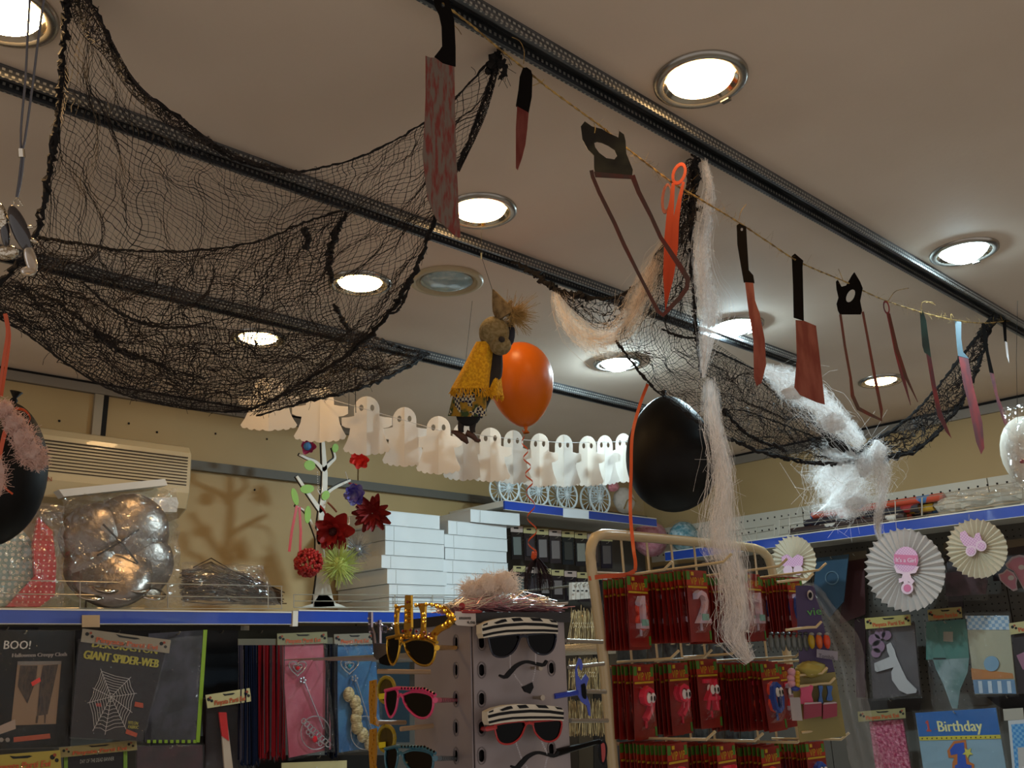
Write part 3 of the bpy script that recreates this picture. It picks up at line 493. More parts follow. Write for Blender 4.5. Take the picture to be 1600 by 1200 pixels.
# ================================================================ paper ghost garland
m_gh = lucent('ghost_paper', 'f4f0ea', .45, .6)
gl = [(420, 590, 672, 84, 3.02, 0), (500, 603, 690, 78, 3.0, .1), (573, 619, 710, 70, 3.03, -.2), (632, 636, 728, 66, 3.06, .35), (685, 650, 740, 66, 3.1, -.3), (724, 660, 750, 60, 3.14, .3), (766, 668, 752, 60, 3.18, -.3), (802, 672, 755, 54, 3.22, .3), (843, 677, 760, 52, 3.26, -.3), (881, 679, 760, 50, 3.3, .3), (918, 681, 759, 48, 3.34, -.2), (945, 680, 757, 44, 3.38, .35), (974, 677, 753, 44, 3.42, 0)]
g0 = thing('ghost_garland', 'string of joined white paper ghosts hanging across the shop', 'garland', P(720, 750, 3.14))
for i, (cx, y0, y1, w, d, tn) in enumerate(gl):
    H = y1-y0; cx -= 0; fold = .32*(1 if i % 2 else -1)
    nx, ny, nd = (gl[i+1][0]-cx, gl[i+1][1]-y0, gl[i+1][4]-d) if i < len(gl)-1 else (30, 0, .03)
    def side(sgn):
        o = [(0, 0)]
        for t in np.linspace(0, math.pi/2, 6)[1:]: o.append((.25*math.sin(t), .22-.22*math.cos(t)))
        o += [(.25, .34), (.36, .36), (.50, .37), (.50, .50), (.42, .54), (.33, .55), (.35, .66), (.40, .78), (.47, .90)]
        o += [(.44, .955), (.40, .965), (.36, .95), (.33, .985), (.28, 1.0), (.24, .975), (.2, 1.0), (.15, 1.01), (.1, .985), (.06, 1.01), (0, 1.02)]
        return [(cx+sgn*a*w*1.12, y0+b_*H) for a, b_ in o]
    for sgn in (-1, 1):
        base = PF(cx, (y0+y1)/2, d, tn+sgn*fold*(1 if i % 2 else 1)); eye = circ(cx+sgn*.11*w*1.1, y0+.2*H, .042*w*1.2, .062*H*.9, 10)
        MB().prism(base, side(sgn), .0012, 0, holes=[eye]).build('paper_ghost', m_gh, g0)
c_ = MB(); c_.tube(P3([(430, 600, 3.0), (573, 640, 3.03), (685, 672, 3.1), (800, 686, 3.2), (881, 692, 3.3), (990, 690, 3.45)]), .0012, 5); c_.build('string', mat('white_thread', 'd8d8d8', .7), g0)
c_ = MB(); c_.tube(P3([(552, 560, 3.0), (555, 600, 3.0), (556, 645, 3.02)]), .0012, 4); c_.tube(P3([(546, 480, 2.98), (545, 640, 3.02)]), .0007, 4); c_.build('hanging_thread', m_cord, g0, kind='stuff')
# ================================================================ balloons
def balloon(name, label, c, w, h, m, up=1, tiltv=(0, 0, 1)):
    c = np.array(c); ax = np.array(tiltv, float); ax /= np.linalg.norm(ax); t = thing(name, label, 'balloon', c-ax*h*.5)
    pr = []
    for i in range(26):
        a = math.pi*i/25; z = -math.cos(a); r = math.sin(a)*(1+.13*z*up) if up else math.sin(a)
        if z*up < -.2: r *= 1-.10*((-z*up-.2)/.8)**2
        pr.append((max(r, .0005)*w/2, z*h/2))
    MB().lathe(pr, c, 36, ax).build('skin', m, t, smooth=True)
    e = c-ax*up*h*.5; MB().lathe([(.004, .004*up), (.006, -.004*up), (.003, -.008*up), (.010, -.018*up), (.008, -.018*up)], e, 12, ax).build('neck', m, t, smooth=True)
    return t
m_ob = mat('orange_balloon', 'd0660c', .35, spec=.3); m_bb = mat('black_balloon', '0b0908', .5, spec=.2)
d = 2.62; balloon('balloon', 'round orange balloon with curled orange ribbon behind the hanging doll', P(815, 601, d), 100*d/FPX, 136*d/FPX, m_ob, 1, (-.05, .03, 1))
d = 2.8; balloon('balloon', 'large black balloon hanging below the second net', P(1048, 708, d), 140*d/FPX, 184*d/FPX, m_bb, -1, (-.02, 0.02, 1))
d = 1.45; balloon('balloon', 'black balloon cut off by the left edge with pink cotton on it', P(-12, 740, d), 158*d/FPX, 232*d/FPX, m_bb, -1, (.12, -.12, 1))
m_rib = lucent('orange_ribbon', 'dc6030', .2, .4)
def ribbon(mb, pts, w, twist=0, n=60, nrm=None):
    p = P3(smooth_path(pts, n)); t = np.gradient(p, axis=0); t /= np.linalg.norm(t, axis=1)[:, None]; s_ = np.cross(t, CF); s_ /= np.linalg.norm(s_, axis=1)[:, None]; f = np.cross(t, s_); a = np.linspace(0, twist, n)[:, None]
    e = (s_*np.cos(a)+f*np.sin(a))*w/2; nn = np.cross(t, e); nn /= np.linalg.norm(nn, axis=1)[:, None]; G = np.stack([p-e-nn*.0002, p+e-nn*.0002, p+e+nn*.0002, p-e+nn*.0002], 1); mb.grid(G, closed_v=True)
rb = MB()
d = 2.62; nn = 150; ys = np.linspace(672, 872, nn); amp = np.interp(ys, [672, 700, 860, 872], [2, 4.5, 8, 3]); ph = np.interp(ys, [672, 760, 872], [0, 22, 40]); xs_ = np.interp(ys, [672, 740, 800, 872], [816, 826, 830, 834])
pp = np.array([P(x+a*math.sin(f), y, d+a*math.cos(f)*d/FPX) for x, y, a, f in zip(xs_, ys, amp, ph)])
up_ = np.array([0, 0, 1.0])*.0028; G = np.stack([pp-up_, pp+up_, pp+up_+CF*.0003, pp-up_+CF*.0003], 1); rb.grid(G, closed_v=True)
ro = rb.build('curled_ribbon', m_rib); tag(ro, 'curled orange ribbon hanging from the orange balloon', 'ribbon')
tt = thing('party_weight', 'dark shiny tinsel bundle holding the lower end of the curled ribbon', 'decoration', P(840, 920, 2.66)); b = MB()
for _ in range(160):
    a = rng.uniform(-1, 1); s = P(838+a*4, 872, 2.64); e = P(840+a*24+rng.normal()*3, 918+rng.normal()*6, 2.66+rng.normal()*.02); m_ = (s+e)/2+CR*a*.012; b.tube([s, m_, e], .0005, 3, cap=False)
b.build('tinsel', mat('purple_brown_tinsel', '3a2a30', .3, metal=.5), tt, kind='stuff')
MB().ball(P(834, 868, 2.63), (.008, .008, .012), 10, 6, jit=.2).build('bow', m_rib, tt)
rb = MB(); ribbon(rb, [(1012, 600, 2.55), (1000, 632, 2.52), (988, 680, 2.48), (986, 740, 2.42), (985, 800, 2.35), (989, 850, 2.2), (993, 880, 2.15), (992, 892, 2.14)], .0085, .6); ribbon(rb, [(992, 892, 2.14), (978, 898, 2.13), (950, 900, 2.14), (930, 902, 2.15), (920, 904, 2.15)], .010, .3)
tag(rb.build('flat_ribbon', m_rib), 'long flat orange ribbon running from the black balloon down to the white rack', 'ribbon')
rb = MB(); d = 1.4; ribbon(rb, [(8, 490, d), (12, 520, d), (6, 560, d), (-2, 620, d)], .006, .5); ribbon(rb, [(10, 492, d), (15, 525, d), (10, 570, d), (2, 620, d)], .004, -.4)
ribbon(rb, [(24, 638, 1.34), (38, 641, 1.34), (47, 652, 1.34), (44, 662, 1.34)], .004, 1.0); ribbon(rb, [(22, 655, 1.34), (10, 670, 1.34), (2, 700, 1.34), (-4, 740, 1.34)], .007, .4); ribbon(rb, [(-6, 740, 1.33), (8, 762, 1.33), (20, 772, 1.33)], .003, .3)
tag(rb.build('ribbon_loops', m_rib), 'orange ribbon loops tied over the black balloon at the left edge', 'ribbon')
g = np.random.default_rng(11); t = thing('cotton_web', 'pinkish cotton tuft draped over the left-edge black balloon', 'cobweb', P(50, 730, 1.3), 'stretched white cotton webs')
m_pc = lucent('pink_cotton', 'eed2c6', .35, .9)
for (x, y, rx, ry) in ((6, 640, 16, 14), (22, 662, 16, 18), (36, 685, 18, 22), (48, 706, 20, 22), (58, 720, 16, 14)): fluff(t, P(x, y, 1.32), (rx*1.3*1.32/FPX, ry*1.3*1.32/FPX), 130, m_pc, g)
for (x, y, rx, ry) in ((0, 745, 8, 30),): fluff(t, P(x, y, 1.32), (rx*1.3*1.32/FPX, ry*1.3*1.32/FPX), 90, m_pc, g)
# ================================================================ doll
D = 2.3; k = D/FPX; dl = thing('hanging_doll', 'small witch doll with pointed hat, straw hair, yellow shawl and plaid skirt', 'doll', P(730, 690, D))
m_hat = mat('felt_tan', '8a7450', .9, col2='6a5638', scale=60, bump=.3, bscale=200); m_face = mat('burlap_face', '8f7f5c', .9, col2='77663f', scale=120, bump=.4, bscale=300); m_straw = mat('straw_hair', 'b08f56', .8)
m_yel = mat('yellow_knit', 'f4b81e', .95, col2='d8960f', scale=160, bump=.6, bscale=320); m_dk = mat('dark_doll_cloth', '2c2522', .9); m_boot = mat('brown_boot', '4a2c20', .6)
def limb(nm, pts, r, m, n=18, seg=28, flat=1.0):
    p = P3(smooth_path(pts, seg)); rr = np.interp(np.linspace(0, 1, seg), np.linspace(0, 1, len(r)), np.array(r)*k); MB().tube(p, rr, n).build(nm, m, dl, smooth=True)
limb('hat', [(770, 452, D), (776, 466, D), (783, 482, D), (790, 494, D)], [1, 8, 14, 16], m_hat)
limb('hat_brim', [(764, 503, D-.01), (775, 500, D), (784, 490, D), (795, 476, D), (800, 470, D)], [2, 6, 7, 5, 2], m_hat)
MB().ball(P(772, 520, D), (24*k, 24*k, 26*k), 22, 14).build('head', m_face, dl, smooth=True)
MB().ball(P(782, 540, D-.02), (17*k, 17*k, 15*k), 18, 10).build('chin', m_face, dl, smooth=True)
MB().ball(P(784, 530, D-.045), (6*k, 4*k, 5*k), 10, 6).build('nose', m_dk, dl, smooth=True)
MB().ball(P(796, 520, D+.02), (8*k, 10*k, 22*k), 12, 8).build('scarf', mat('dark_blue_cloth', '2a2c38', .8), dl, smooth=True)
limb('body', [(775, 545, D+.01), (768, 580, D+.02), (752, 610, D+.02), (740, 650, D+.02)], [10, 18, 20, 14], m_dk)
b = MB(); c0 = P(800, 492, D); 
for _ in range(420):
    a = c0+rng.normal(size=3)*.006; dr = CR*rng.normal(.8, .8)+CU*rng.normal(.1, .9)+CF*rng.normal(0, .5); l = rng.uniform(.012, .034); b.tube([a, a+dr*l*.5+rng.normal(size=3)*.002, a+dr*l+rng.normal(size=3)*.003], .00055, 3, cap=False)
for _ in range(90):
    a = P(785, 508, D)+rng.normal(size=3)*.008; dr = rng.normal(size=3); dr[2] -= .3; dr /= np.linalg.norm(dr); b.tube([a, a+dr*.02+rng.normal(size=3)*.003, a+dr*.032], .0003, 3, cap=False)
b.build('straw_hair', m_straw, dl, kind='stuff')
# shawl: a draped cone sheet around the body, fringed
def cone(c1, r1, c2, r2, n=28, m=14, wob=.06, seed=0, ripple=5):
    G = np.zeros((m, n, 3))
    for i in range(m):
        t = i/(m-1); c = np.array(c1)*(1-t)+np.array(c2)*t; a = np.array(r1)*(1-t)+np.array(r2)*t
        for j in range(n): q = 2*math.pi*j/n; w_ = 1+wob*t*math.sin(ripple*q+seed); G[i, j] = c+(CR*math.cos(q)*a[0]+CF*math.sin(q)*a[1])*w_+np.array([0, 0, 0])
    return G
s1 = cone(P(758, 534, D), (14*k, 16*k), P(736, 606, D), (30*k, 30*k), wob=.08); b = MB(); b.grid(s1, closed_v=True); b.grid(cone(P(758, 534, D), (12*k, 14*k), P(736, 606, D), (28*k, 28*k), wob=.08), closed_v=True); b.build('shawl', m_yel, dl, smooth=True)
s2 = cone(P(770, 560, D+.02), (10*k, 12*k), P(766, 618, D+.02), (19*k, 18*k), wob=.12, seed=1); b = MB(); b.grid(s2, closed_v=True); b.build('shawl_end', m_yel, dl, smooth=True)
b = MB()
for j in range(28*4):
    a = s1[-1][j//4]*(1-(j % 4)/4)+s1[-1][(j//4+1) % 28]*((j % 4)/4); b.tube([a, a+np.array([0, 0, -.008])+rng.normal(size=3)*.002, a+np.array([0, 0, -.02])+rng.normal(size=3)*.004], .0011, 4)
for j in range(28*2):
    a = s2[-1][j//2]; b.tube([a+rng.normal(size=3)*.001, a+np.array([0, 0, -.010])+rng.normal(size=3)*.003], .001, 4)
b.build('fringe', m_yel, dl, kind='stuff')
m_pl = mat('plaid_skirt', '5c6a34', .9)
nt = m_pl.node_tree; N = nt.nodes; L = nt.links; tc = N.new('ShaderNodeTexCoord'); ck = N.new('ShaderNodeTexChecker'); ck.inputs['Scale'].default_value = 150; ck.inputs[1].default_value = (*lin('17183a'), 1); ck.inputs[2].default_value = (*lin('c9c0a0'), 1)
nz = N.new('ShaderNodeTexNoise'); nz.inputs['Scale'].default_value = 45; rp = N.new('ShaderNodeValToRGB'); rp.color_ramp.elements[0].position = .42; rp.color_ramp.elements[0].color = (*lin('2f4420'), 1); rp.color_ramp.elements[1].position = .58; rp.color_ramp.elements[1].color = (*lin('a27a1c'), 1)
n2_ = N.new('ShaderNodeTexNoise'); n2_.inputs['Scale'].default_value = 28; r2 = N.new('ShaderNodeValToRGB'); r2.color_ramp.elements[0].position = .5; r2.color_ramp.elements[1].position = .52; mx = N.new('ShaderNodeMixRGB')
for a_, b_ in ((tc.outputs['Object'], ck.inputs[0]), (tc.outputs['Object'], nz.inputs[0]), (tc.outputs['Object'], n2_.inputs[0]), (nz.outputs[0], rp.inputs[0]), (n2_.outputs[0], r2.inputs[0]), (r2.outputs[0], mx.inputs[0]), (rp.outputs[0], mx.inputs[1]), (ck.outputs[0], mx.inputs[2]), (mx.outputs[0], N['Principled BSDF'].inputs[0])): L.new(a_, b_)
b = MB(); b.grid(cone(P(736, 600, D), (24*k, 24*k), P(730, 650, D), (27*k, 24*k), wob=.14, seed=2, ripple=4), closed_v=True); b.build('skirt', m_pl, dl, smooth=True)
MB().ball(P(732, 648, D), (20*k, 20*k, 18*k), 14, 8).build('underskirt', mat('black_cloth', '120f10', .9), dl, smooth=True)
for x, sx in ((722, -1), (740, 1)):
    limb('leg', [(x, 655, D), (x-2, 668, D), (x-1, 676, D)], [6, 5, 4], m_dk)
limb('boot', [(705, 674, D-.01), (714, 677, D-.01), (724, 684, D-.01), (731, 693, D-.01)], [2, 5, 6, 2], m_boot); limb('boot', [(728, 676, D), (738, 681, D), (746, 688, D), (751, 688, D)], [5, 5, 4, 2], m_boot)
b = MB(); b.tube(P3([(752, 395, D), (752, 405, D)]), .002, 6); b.build('ceiling_tag', mat('tag_cream', 'd8c890', .5), dl)
b = MB(); b.tube(P3([(738, 470, D+.1), (728, 560, D+.05)]), .0005, 4); b.tube(P3([(752, 330, D+.15), (752, 400, D+.05), (770, 455, D)]), .0006, 4); b.build('thread', m_cord, dl, kind='stuff')
# ================================================================ hanging glittery ornament, upper left edge
D = 1.3; k = D/FPX; og = thing('hanging_ornament', 'silvery foil and smoked plastic ornament on two grey cords at the left edge', 'decoration', P(30, 425, D))
m_sil = mat('crumpled_silver', 'cfc6b4', .15, metal=1, bump=1, bscale=60); m_smoke = mat('smoked_plastic', '2b272b', .1, coat=1); m_clear = mat('clear_acrylic', 'd8c8b0', .08, trans=.6, coat=1)
def blob(nm, x, y, rx, ry, m, rot=0, rz=8):
    G = np.zeros((11, 18, 3)); c = P(x, y, D)
    for i in range(11):
        for j in range(18):
            a, q_ = math.pi*i/10, 2*math.pi*j/18; u, v, w_ = math.sin(a)*math.cos(q_)*rx, math.cos(a)*ry, math.sin(a)*math.sin(q_)*rz; G[i, j] = c+(CR*(u*math.cos(rot)-v*math.sin(rot))+CU*(u*math.sin(rot)+v*math.cos(rot))+CF*w_)*k
    MB().grid(G, closed_v=True).build(nm, m, og, smooth=True)
blob('smoked_leaf', 31, 358, 13, 40, m_smoke, .38); blob('smoked_leaf', 8, 362, 7, 26, m_smoke, .1, 6); blob('foil_body', 2, 340, 10, 24, m_sil, .2); blob('foil_body', 10, 395, 20, 12, m_sil, .1); blob('foil_tip', 52, 376, 8, 4, m_sil, -.5, 4); blob('foil_tip', 47, 355, 5, 3, m_sil, 0, 3)
blob('clear_buckle', 48, 405, 9, 24, m_clear, .25, 7); blob('clear_foot', 44, 424, 12, 8, m_clear, 0, 8)
b = MB()
for pts in ([(47, -10), (43, 60), (40, 120), (33, 200), (33, 240)], [(70, -10), (60, 60), (50, 140), (38, 225), (34, 240)], [(34, 245), (30, 280), (26, 308)], [(37, 245), (33, 280), (27, 308)]):
    b.tube(P3(smooth_path([(x, y, D) for x, y in pts], 14)), .0016, 6)
b.build('cord', mat('grey_cord', '5b5a60', .4, metal=.4), og, kind='stuff')
b = MB(); b.tube(P3([(33, 233, D), (34, 246, D)]), .0045, 10); b.build('ferrule', mat('bright_metal', 'd8d0c0', .15, metal=1), og)
b = MB(); b.tube(P3([(27, 308, D), (32, 314, D), (30, 322, D), (22, 320, D), (22, 314, D)]), .001, 6, closed=True); b.tube(P3([(28, 310, D), (36, 322, D)]), .0012, 6); b.build('hook', m_sil, og, kind='stuff')
# ================================================================ shelving
m_blue = mat('blue_price_rail', '2a4cb0', .22, col2='23459f', scale=3, coat=.8); m_metal = mat('white_shelf_metal', 'd9d4c8', .4); m_wire = mat('galvanised_wire', 'b4ad9e', .3, metal=.7); m_peg = mat('white_pegboard', 'd6d2c4', .5); m_hole = mat('peg_hole', '1a1614', .9)
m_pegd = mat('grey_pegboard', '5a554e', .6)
YF = 3.35; XF = 4.33; ZL = 1.822; ZC = 2.372; ZR = 2.178
def shelf_y(name, label, x0, x1, z, y0=YF, th=.046):
    t = thing(name, label, 'shelf', ((x0+x1)/2, (y0+YB)/2, z-th)); MB().b2((x0, y0+.012, z-.03), (x1, YB-.012, z)).build('board', m_metal, t)
    b = MB(); b.b2((x0, y0, z-th), (x1, y0+.011, z-.003)); b.build('price_rail', m_blue, t); b = MB(); b.b2((x0, y0-.002, z-.004), (x1, y0+.013, z+.001)); b.b2((x0, y0-.002, z-th-.002), (x1, y0+.011, z-th)); b.build('rail_lip', m_metal, t); return t
t1 = shelf_y('wall_shelf', 'left blue-fronted shelf holding the foil balloon packs', .2, 1.953, ZL)
t2 = shelf_y('wall_shelf', 'middle blue-fronted shelf holding the stacks of white boxes', 1.985, 3.10, ZL+.008)
t3 = shelf_y('wall_shelf', 'high blue-fronted shelf behind the ghosts with white carriages', 3.12, 4.315, ZC)
MB().b2((1.958, YF-.004, ZL-.055), (1.981, YF+.02, ZL+.004)).build('bracket_cap', m_metal, t2)
pt = PY(YF-.003); MB().prism(pt, [(128, 961), (156, 961), (156, 980), (128, 980)], .001, .001).build('price_ticket', mat('yellowed_ticket', 'b89a74', .6), t1)
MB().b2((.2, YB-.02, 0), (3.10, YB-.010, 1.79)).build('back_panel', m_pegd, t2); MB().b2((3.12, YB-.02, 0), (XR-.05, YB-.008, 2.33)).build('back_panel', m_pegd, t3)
b = MB()
for x in (1.969, 3.11): b.b2((x-.012, YB-.05, 0), (x+.012, YB-.011, 1.79))
b.build('upright', m_metal, t3, kind='stuff')
MB().prism(PY(YF-.004), [(880, 794), (920, 798), (920, 811), (880, 808)], .001, .001).build('price_ticket', mat('glossy_white', 'e8f0f4', .2), t3)
t4 = thing('wall_shelf', 'long blue-fronted shelf along the right wall with wire basket rail', 'shelf', ((XF+XR)/2, 1.5, ZR-.05))
MB().b2((XF+.012, -1.0, ZR-.03), (XR-.012, YF-.02, ZR)).build('board', m_metal, t4); MB().b2((XF, -1.0, ZR-.050), (XF+.011, YF-.03, ZR-.003)).build('price_rail', m_blue, t4)
b = MB(); b.b2((XF-.002, -1.0, ZR-.004), (XF+.013, YF-.03, ZR+.001)); b.b2((XF-.002, -1.0, ZR-.052), (XF+.011, YF-.03, ZR-.05)); b.build('rail_lip', m_metal, t4)
MB().prism(PX(XF-.004), [(1406, 828), (1424, 826), (1416, 833)], .001, .001).build('price_ticket', m_metal, t4)
pb = thing('pegboard', 'white perforated pegboard panel behind the right wall shelf', 'pegboard', (XR-.02, 1.5, 0))
for (a, c_) in ((-1, .55), (.555, 1.66), (1.665, 2.655), (2.66, 3.74)):
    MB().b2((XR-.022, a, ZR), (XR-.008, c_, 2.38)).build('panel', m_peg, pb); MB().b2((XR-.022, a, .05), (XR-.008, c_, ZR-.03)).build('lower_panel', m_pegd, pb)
b = MB()
for y in np.arange(.9, 3.7, .045):
    for z in (2.345, 2.28, 2.215): b.box((XR-.0225, y, z), (.001, .009, .009))
b.build('peg_hole', m_hole, pb, kind='stuff'); b = MB()
for y in np.arange(.9, 3.2, .030):
    for z in np.arange(1.4, 2.12, .030): b.box((XR-.0225, y, z), (.001, .006, .006))
b.build('small_peg_hole', m_hole, pb, kind='stuff')
def basket(name, label, pl, x0, x1, ytop, ymid, ybot, posts, ret=0):   # wire fence along a shelf edge; y values as (left,right) pixels
    f = lambda yy, x: yy[0]+(yy[1]-yy[0])*(x-x0)/(x1-x0); t = thing(name, label, 'wire basket', pl.at((x0+x1)/2, f(ybot, (x0+x1)/2)), 'wire rails on the shelves'); r = .0019
    for yy in (ytop, ymid, ybot):
        b = MB(); b.tube([pl.at(x0, f(yy, x0)), pl.at(x1, f(yy, x1))], r, 6); b.build('wire', m_wire, t)
    for x in posts:
        b = MB(); b.tube([pl.at(x, f(ytop, x)), pl.at(x, f(ybot, x))], r*1.2, 6); b.build('post', m_wire, t)
    return t
PB1 = PY(YF+.01); PB2 = PX(XF+.01)
basket('wire_basket', 'galvanised wire rail in front of the foil packs on the left shelf', PB1, -40, 441, (905, 916), (927, 934), (950, 951), (-30, 125, 262, 419, 440))
basket('wire_basket', 'galvanised wire rail in front of the tree cutout and boxes', PB1, 459, 718, (929, 930), (939, 940), (949, 949), (490, 459, 617, 676, 718))
basket('wire_basket', 'wire rail in front of the gift wrap rolls on the right shelf', PB2, 1217, 1440, (812, 777), (823, 793), (836, 806), (1218, 1234, 1399, 1440))
basket('wire_basket', 'wire rail in front of the clear bag on the right shelf', PB2, 1441, 1640, (777, 745), (793, 764), (806, 777), (1441, 1598))
basket('wire_basket', 'short wire rail on the right shelf near the white rack top', PB2, 1130, 1210, (832, 820), (842, 828), (852, 840), (1132, 1182, 1210))
# white boxes
m_box = mat('white_card_box', 'dfe2e2', .45, col2='d2d6d6', scale=3); m_boxl = mat('box_edge', 'a8a8a4', .6)
def pxx(x, y, Y): return PY(Y).at(x, y)
def gbox(label, x0, x1, z0, z1, y0, dep, rz=0, lid=0, grp='white cake boxes'):
    t = thing('cake_box', label, 'box', ((x0+x1)/2, y0+dep/2, z0), grp); c = np.array(((x0+x1)/2, y0+dep/2, (z0+z1)/2))
    MB().box(c, (x1-x0, dep, z1-z0-.003), rz).build('carton', m_box, t); s_ = MB()
    s_.box(c+np.array([0, 0, (z1-z0)/2-.0012]), (x1-x0+.003, dep+.003, .0022), rz); s_.build('lid', m_box, t)
    f = MB(); fx = (x0-c[0])*math.cos(rz)-(y0-c[1])*math.sin(rz)+c[0]+.03; f.box(c+np.array([-(x1-x0)*.36, -dep/2-.0007, 0]), (.0012, .0012, z1-z0-.006)); f.build('flap_crease', m_boxl, t); return t
yb = YF+.02; z = ZL+.009
def X(px_, py_, Y=yb): return PY(Y).at(px_, py_)[0]
def Zz(px_, py_, Y=yb): return PY(Y).at(px_, py_)[2]
L1 = [(608, 693, 950, 929), (608, 695, 929, 909), (605, 698, 909, 886), (596, 693, 886, 866), (602, 694, 866, 844), (602, 694, 844, 821), (590, 687, 821, 799)]
nm = ['bottom', 'second from bottom', 'third from bottom', 'fourth from bottom', 'fifth from bottom', 'sixth from bottom', 'topmost']; z = ZL+.009
for i, (a, b_, y0, y1) in enumerate(L1): h = Zz(650, y1)-Zz(650, y0); gbox(f'flat white cake box, {nm[i]} of the left stack beside the tree', X(a, y0), X(b_, y0), z, z+h, yb, .40, 0.0); z += h+.001
L2 = [(697, 800, 948, 926), (697, 798, 926, 906), (695, 796, 906, 888), (695, 796, 887, 868), (698, 794, 867, 849), (697, 795, 849, 829), (703, 794, 829, 808)]; z = ZL+.009; yb2 = yb+.012
for i, (a, b_, y0, y1) in enumerate(L2): h = Zz(740, y1)-Zz(740, y0); gbox(f'flat white cake box, {nm[i]} of the right stack', X(a, y0), X(b_, y0), z, z+h, yb2, .38, 0.0); z += h+.001
a0, b0 = X(738, 800), X(806, 805); gbox('wide white cake box lying crooked across the top of the right stack', a0, b0+.02, z, z+.062, yb2-.02, .36, -.06)
# air conditioner
AC = PY(YB-.02); t = thing('air_conditioner', 'cream wall-mounted air conditioner with slatted grille', 'air conditioner', (1.3, 3.66, 2.25)); m_ac = mat('cream_plastic', 'cdbd98', .35, coat=.2)
G = []; xa, xb = .75, 1.625
for (yy, zz) in ((YB-.012, 2.505), (3.66, 2.503), (3.625, 2.492), (3.605, 2.465), (3.60, 2.40), (3.60, 2.30), (3.62, 2.24), (3.68, 2.215), (YB-.012, 2.21)): G.append([(x, yy+.02*(1 if j in (0, 7) else 0), zz) for j, x in enumerate((xa, xa+.012, xa+.3, 1.1, 1.3, 1.5, xb-.012, xb))])
b = MB(); b.grid(np.array(G)); n8 = 8
b.add([G[i][7] for i in range(9)], [tuple(range(9))]); b.add([G[i][0] for i in range(9)], [tuple(range(9))[::-1]]); b.build('casing', m_ac, t, smooth=False)
m_sl = mat('grille_gap', '3a2c20', .7)
for i in range(10): z = 2.445-i*.0125; MB().b2((.80, 3.5975, z-.003), (1.60, 3.603, z+.001)).build('grille_slot', m_sl, t)
pt = PY(3.5985); b = MB(); text(b, pt, 'GOLDEN', (38, 751), (81, 752), .0005, h=7); b.build('lettering', mat('rust_print', 'a04a20', .6), t)
# white flat boxes behind the foil packs
for lab, pts, dy in (('flat white box lying behind the foil packs under the air conditioner', [(92, 765), (258, 748), (262, 758), (100, 776)], 3.52), ('small white box corner sticking out behind the foil pack', [(170, 778), (276, 777), (279, 786), (276, 800), (180, 800)], 3.55)):
    b = MB(); b.prism(PY(dy), pts, .06); o = b.build('flat_box', m_box); tag(o, lab, 'box'); b = None
# foil balloon packs
m_film = film('clear_film', .42, bs=16, bump=1.0, milk=.04); m_film2 = film('clear_film_fine', .05, bs=34, bump=.6, milk=.01); m_foil = mat('grey_foil', '8a8078', .32, metal=.85, bump=1.0, bscale=9); m_foil2 = mat('silver_foil', 'c8beae', .12, metal=1, bump=1, bscale=14)
def pillow(pl, pts, depth, n=9, m_=11, pinch=.12, wr=.0):   # a filled bag: quad pixel corners (tl,tr,br,bl)
    Q = [np.array(p, float) for p in pts]; F = []; B = []
    for s_ in (1, -1):
        G = np.zeros((m_, n, 3))
        for i in range(m_):
            for j in range(n):
                u, v = j/(n-1), i/(m_-1); q_ = (Q[0]*(1-u)+Q[1]*u)*(1-v)+(Q[3]*(1-u)+Q[2]*u)*v; e = (4*u*(1-u))**.5*(4*v*(1-v))**.5
                G[i, j] = pl.at(q_[0]+rng.normal()*wr, q_[1]+rng.normal()*wr)+pl.n*(s_*depth/2*e+rng.normal()*wr*(.0028 if depth > .035 else .0011)*s_)
        F.append(G)
    return F
def bag(parent, pl, pts, depth, m, name='bag', wr=1.0, n=14):
    b = MB(); G = pillow(pl, pts, depth, n, n, wr=wr); b.grid(G[0]); b.grid(G[1][:, ::-1]); return b.build(name, m, parent, smooth=False)
pk = PY(3.45); t = thing('foil_balloon_pack', 'crinkled clear bag holding a silver foil balloon that mirrors a lamp', 'packaged balloon', pk.at(180, 950))
b = MB()
for (cx, cy, rx, ry) in ((150, 840, 52, 50), (205, 830, 58, 56), (215, 880, 55, 52), (150, 885, 45, 46), (200, 850, 52, 50)):
    c = pk.at(cx, cy); kk = 3.45*1.05/FPX; b.ball(c, (rx*kk, .05, ry*kk), 20, 12)
b.lathe([(.0, .03), (.05, .028), (.10, .020), (.135, .006), (.14, -.01), (.12, -.03), (.0, -.04)], PY(3.41).at(176, 893), 32, (-.27, -1.48, .73)); b.build('foil_balloon', m_foil, t, smooth=True)  # tilted disc added to the foil, angled to catch a lamp highlight
MB().prism(PY(3.38), strip([(161, 819), (190, 848), (216, 880)], 3), .002).build('crease', mat('dark_line', '2a2420', .6), t); MB().prism(PY(3.38), strip([(218, 827), (186, 848), (152, 868)], 3), .002).build('crease', MC['dark_line'], t)
bag(t, PY(3.42), [(98, 778), (274, 762), (288, 948), (90, 950)], .16, m_film, 'clear_bag', 2.4, 22)
b = MB()
for i in range(5): c = PY(3.385).at(140+i*24, 930-(i % 2)*12); b.lathe([(.0, 0), (.035, .001), (.05, .004), (.052, .008), (.03, .009), (.0, .009)], c, 24, (0, -.6, 1))
b.build('foil_disc', m_foil2, t, smooth=True, kind='stuff')
pk = PY(3.42); t = thing('dotted_pack', 'clear bag of red and pale teal polka dot paper goods at the left end', 'packaged party goods', pk.at(30, 950))
MB().prism(pk, [(-30, 800), (30, 820), (52, 850), (60, 900), (40, 948), (-30, 948)], .03).build('teal_dotted_sheet', mat('teal_dots', 'dcd8c8', .4, col2='8fa8a0', scale=52, cmap='dots', lo=.28, hi=.32), t)
